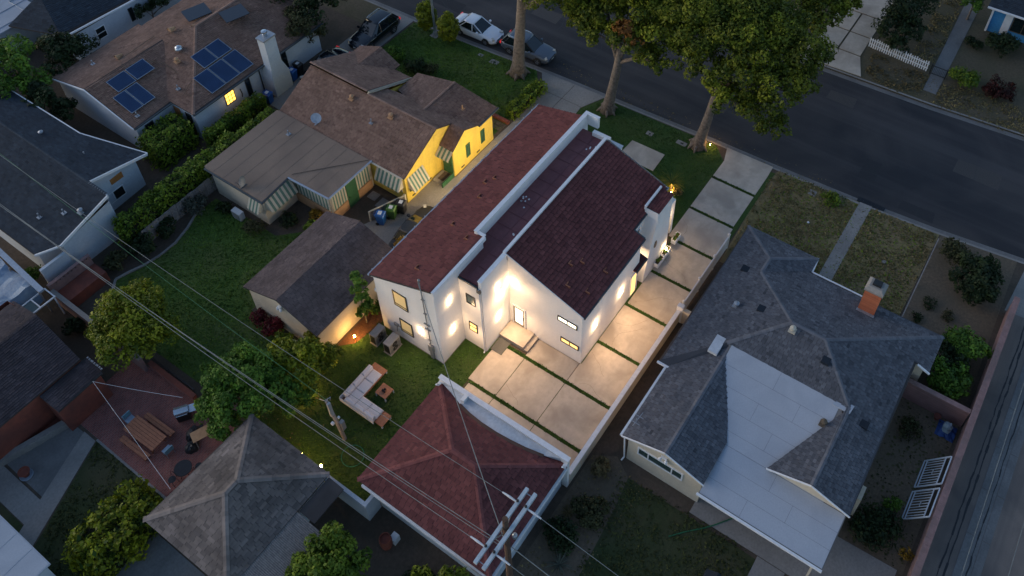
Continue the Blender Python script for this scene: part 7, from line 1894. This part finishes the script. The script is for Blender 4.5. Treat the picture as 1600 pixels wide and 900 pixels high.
# short grass standing on the lawns
def inside(poly, x, y):
    c = np.zeros(len(x), bool); n = len(poly)
    for i in range(n):
        (x0, y0), (x1, y1) = poly[i], poly[(i + 1) % n]
        if y0 == y1: continue
        t = ((y0 > y) != (y1 > y)) & (x < (x1 - x0) * (y - y0) / (y1 - y0) + x0)
        c ^= t
    return c
def grass(label, poly, n, size, m, seed, z=.03, patchy=0.0, holes=()):
    rng = np.random.default_rng(seed)
    P = np.array(poly); lo, hi = P.min(0), P.max(0)
    x, y = rng.uniform(lo[0], hi[0], n), rng.uniform(lo[1], hi[1], n)
    k = inside(poly, x, y)
    for h in holes: k &= ~((x > h[0]) & (x < h[1]) & (y > h[2]) & (y < h[3]))
    den = np.sin(x * 1.3 + seed) * np.sin(y * 1.1 + 2 * seed) + .6 * np.sin(x * 2.9 + y * 1.7) + .4 * np.sin(x * 5.1 - y * 4.3)
    if patchy: k &= (den + rng.normal(size=n) * .5) > (patchy * 2 - 1)
    x, y, den = x[k], y[k], den[k]; n = len(x)
    pos = np.stack([x, y, np.full(n, z) + rng.uniform(-.01, .015, n)], 1)
    nor = rng.normal(size=(n, 3)); nor[:, 2] = np.abs(nor[:, 2]) * .8 + .35; nor /= np.linalg.norm(nor, axis=1)[:, None]
    V, F = leaf_quads(pos, nor, size, rng, .4)
    o = np_mesh('grass', V, F, np.clip(.42 + .2 * den + .22 * rng.normal(size=n), 0, 1), m, None)
    return tag(o, label, None, None, 'stuff')
MT['grass_fresh'] = vmat('fresh_grass', (.040, .090, .010), (.150, .250, .034), .8, .25, .35, .15)
MT['grass_turf'] = vmat('turf_grass', (.024, .066, .008), (.078, .155, .020), .8, .25, .4, .15)
MT['grass_mixed'] = vmat('mixed_dry_grass', (.085, .080, .026), (.360, .280, .130), .85, .35, .5, .1)
MT['grass_rough'] = vmat('rough_grass', (.026, .040, .010), (.110, .120, .036), .85, .4, .4, .1)
grass('short green grass of the big back lawn', [(-9.0, 8.5), (-9.1, 17), (-8.4, 20), (-7.1, 21.2), (-5.4, 20.6), (-3, 20.4), (-.4, 21.3), (1.2, 21.3), (1.2, 15.4), (2.6, 14), (2.6, 12.3), (-3.8, 12.3), (-3.8, 8.5)], 16000, .13, 'grass_fresh', 1)
grass('short green grass in front of the yellow house', [(17.0, 9.0), (21.2, 9.0), (23.3, 9.3), (24.8, 10.5), (24.3, 18), (24.05, 22.7), (17.0, 22.7)], 15000, .13, 'grass_fresh', 2)
grass('short turf blades of the lit back yard', [(-9.05, 7.5), (-9.05, -1.8), (0, -1.8), (2.05, -1.7), (2.05, -.05), (-.02, -.02), (-.02, 4.7), (3.2, 4.9), (3.2, 5.0), (-1.9, 5.3), (-2.7, 6.05), (-3.75, 6.1), (-3.75, 7.6)], 17000, .10, 'grass_turf', 3, .02, 0, ((-1.4, -.4, 2.9, 4.6),))
grass('short turf blades of the front lawn', [(16.5, -6.3), (24.2, -6.3), (25.35, -5.2), (25.2, -.5), (25.0, 4.2), (22.2, 5.2), (17.2, 4.9), (17.2, -5)], 12000, .10, 'grass_turf', 4, .02, 0, ((20.5, 22.4, -2.65, .3),))
grass('patchy dry grass in front of the grey house', [(16.8, -10.3), (24.9, -9.8), (25.7, -10.2), (26.2, -21.3), (16.8, -21.3)], 17000, .14, 'grass_mixed', 5, .03, .3, ((16, 26.2, -16.85, -15.9),))
grass('rough uneven grass behind the grey house', [(-12, -13.4), (-3.5, -12.7), (-1.2, -12.4), (.2, -12.2), (.4, -16.2), (.35, -24), (-12, -24)], 15000, .15, 'grass_rough', 6, .03, .35, ((-6, .4, -21.65, -20.05),))
grass('rough grass beside the left path', [(-14.62, 12.9), (-14.62, 6.1), (-20.4, 6.1), (-20.4, 10.4)], 5200, .14, 'grass_rough', 7, .03, .3)
grass('sparse dry grass on the far verge', [(38.7, -11.5), (42.2, -11), (42.0, -15.8), (39, -15.8)], 3000, .16, 'leaf_dry', 8, .03, .5)
grass('sparse dry grass on the far verge beside the path', [(38.9, -17), (42.0, -17), (42.4, -27), (39.5, -27)], 4500, .16, 'grass_mixed', 9, .03, .45)
grass('dry grass in the yard behind the picket fence', [(42.9, -13.8), (54, -13.4), (54, -15.2), (42.9, -15.8)], 3500, .16, 'grass_mixed', 10, .03, .45)

for i, (xa, xb, ya, yb) in enumerate(((-.18, .08, -9.9, -1.9), (2.94, 3.2, -9.9, -2.5), (6.31, 6.57, -9.9, -6.8), (9.58, 9.84, -9.9, -6.8), (12.7, 12.96, -9.9, -6.9), (15.76, 16.02, -9.7, -6.5), (18.88, 19.14, -9.6, -6.4), (22.28, 22.54, -9.6, -6.4))):
    grass(['grass strip across the drive nearest the garage', 'grass strip across the drive by the back landing', 'grass strip across the drive at the house corner', 'grass strip across the drive under the first side lamp', 'grass strip across the drive at the chimney tower', 'grass strip across the drive by the fence end', 'grass strip across the drive beside the front turf', 'grass strip across the drive nearest the street'][i], [(xa, ya), (xb, ya), (xb, yb), (xa, yb)], int(110 * (yb - ya)), .09, 'grass_turf', 40 + i, .045)
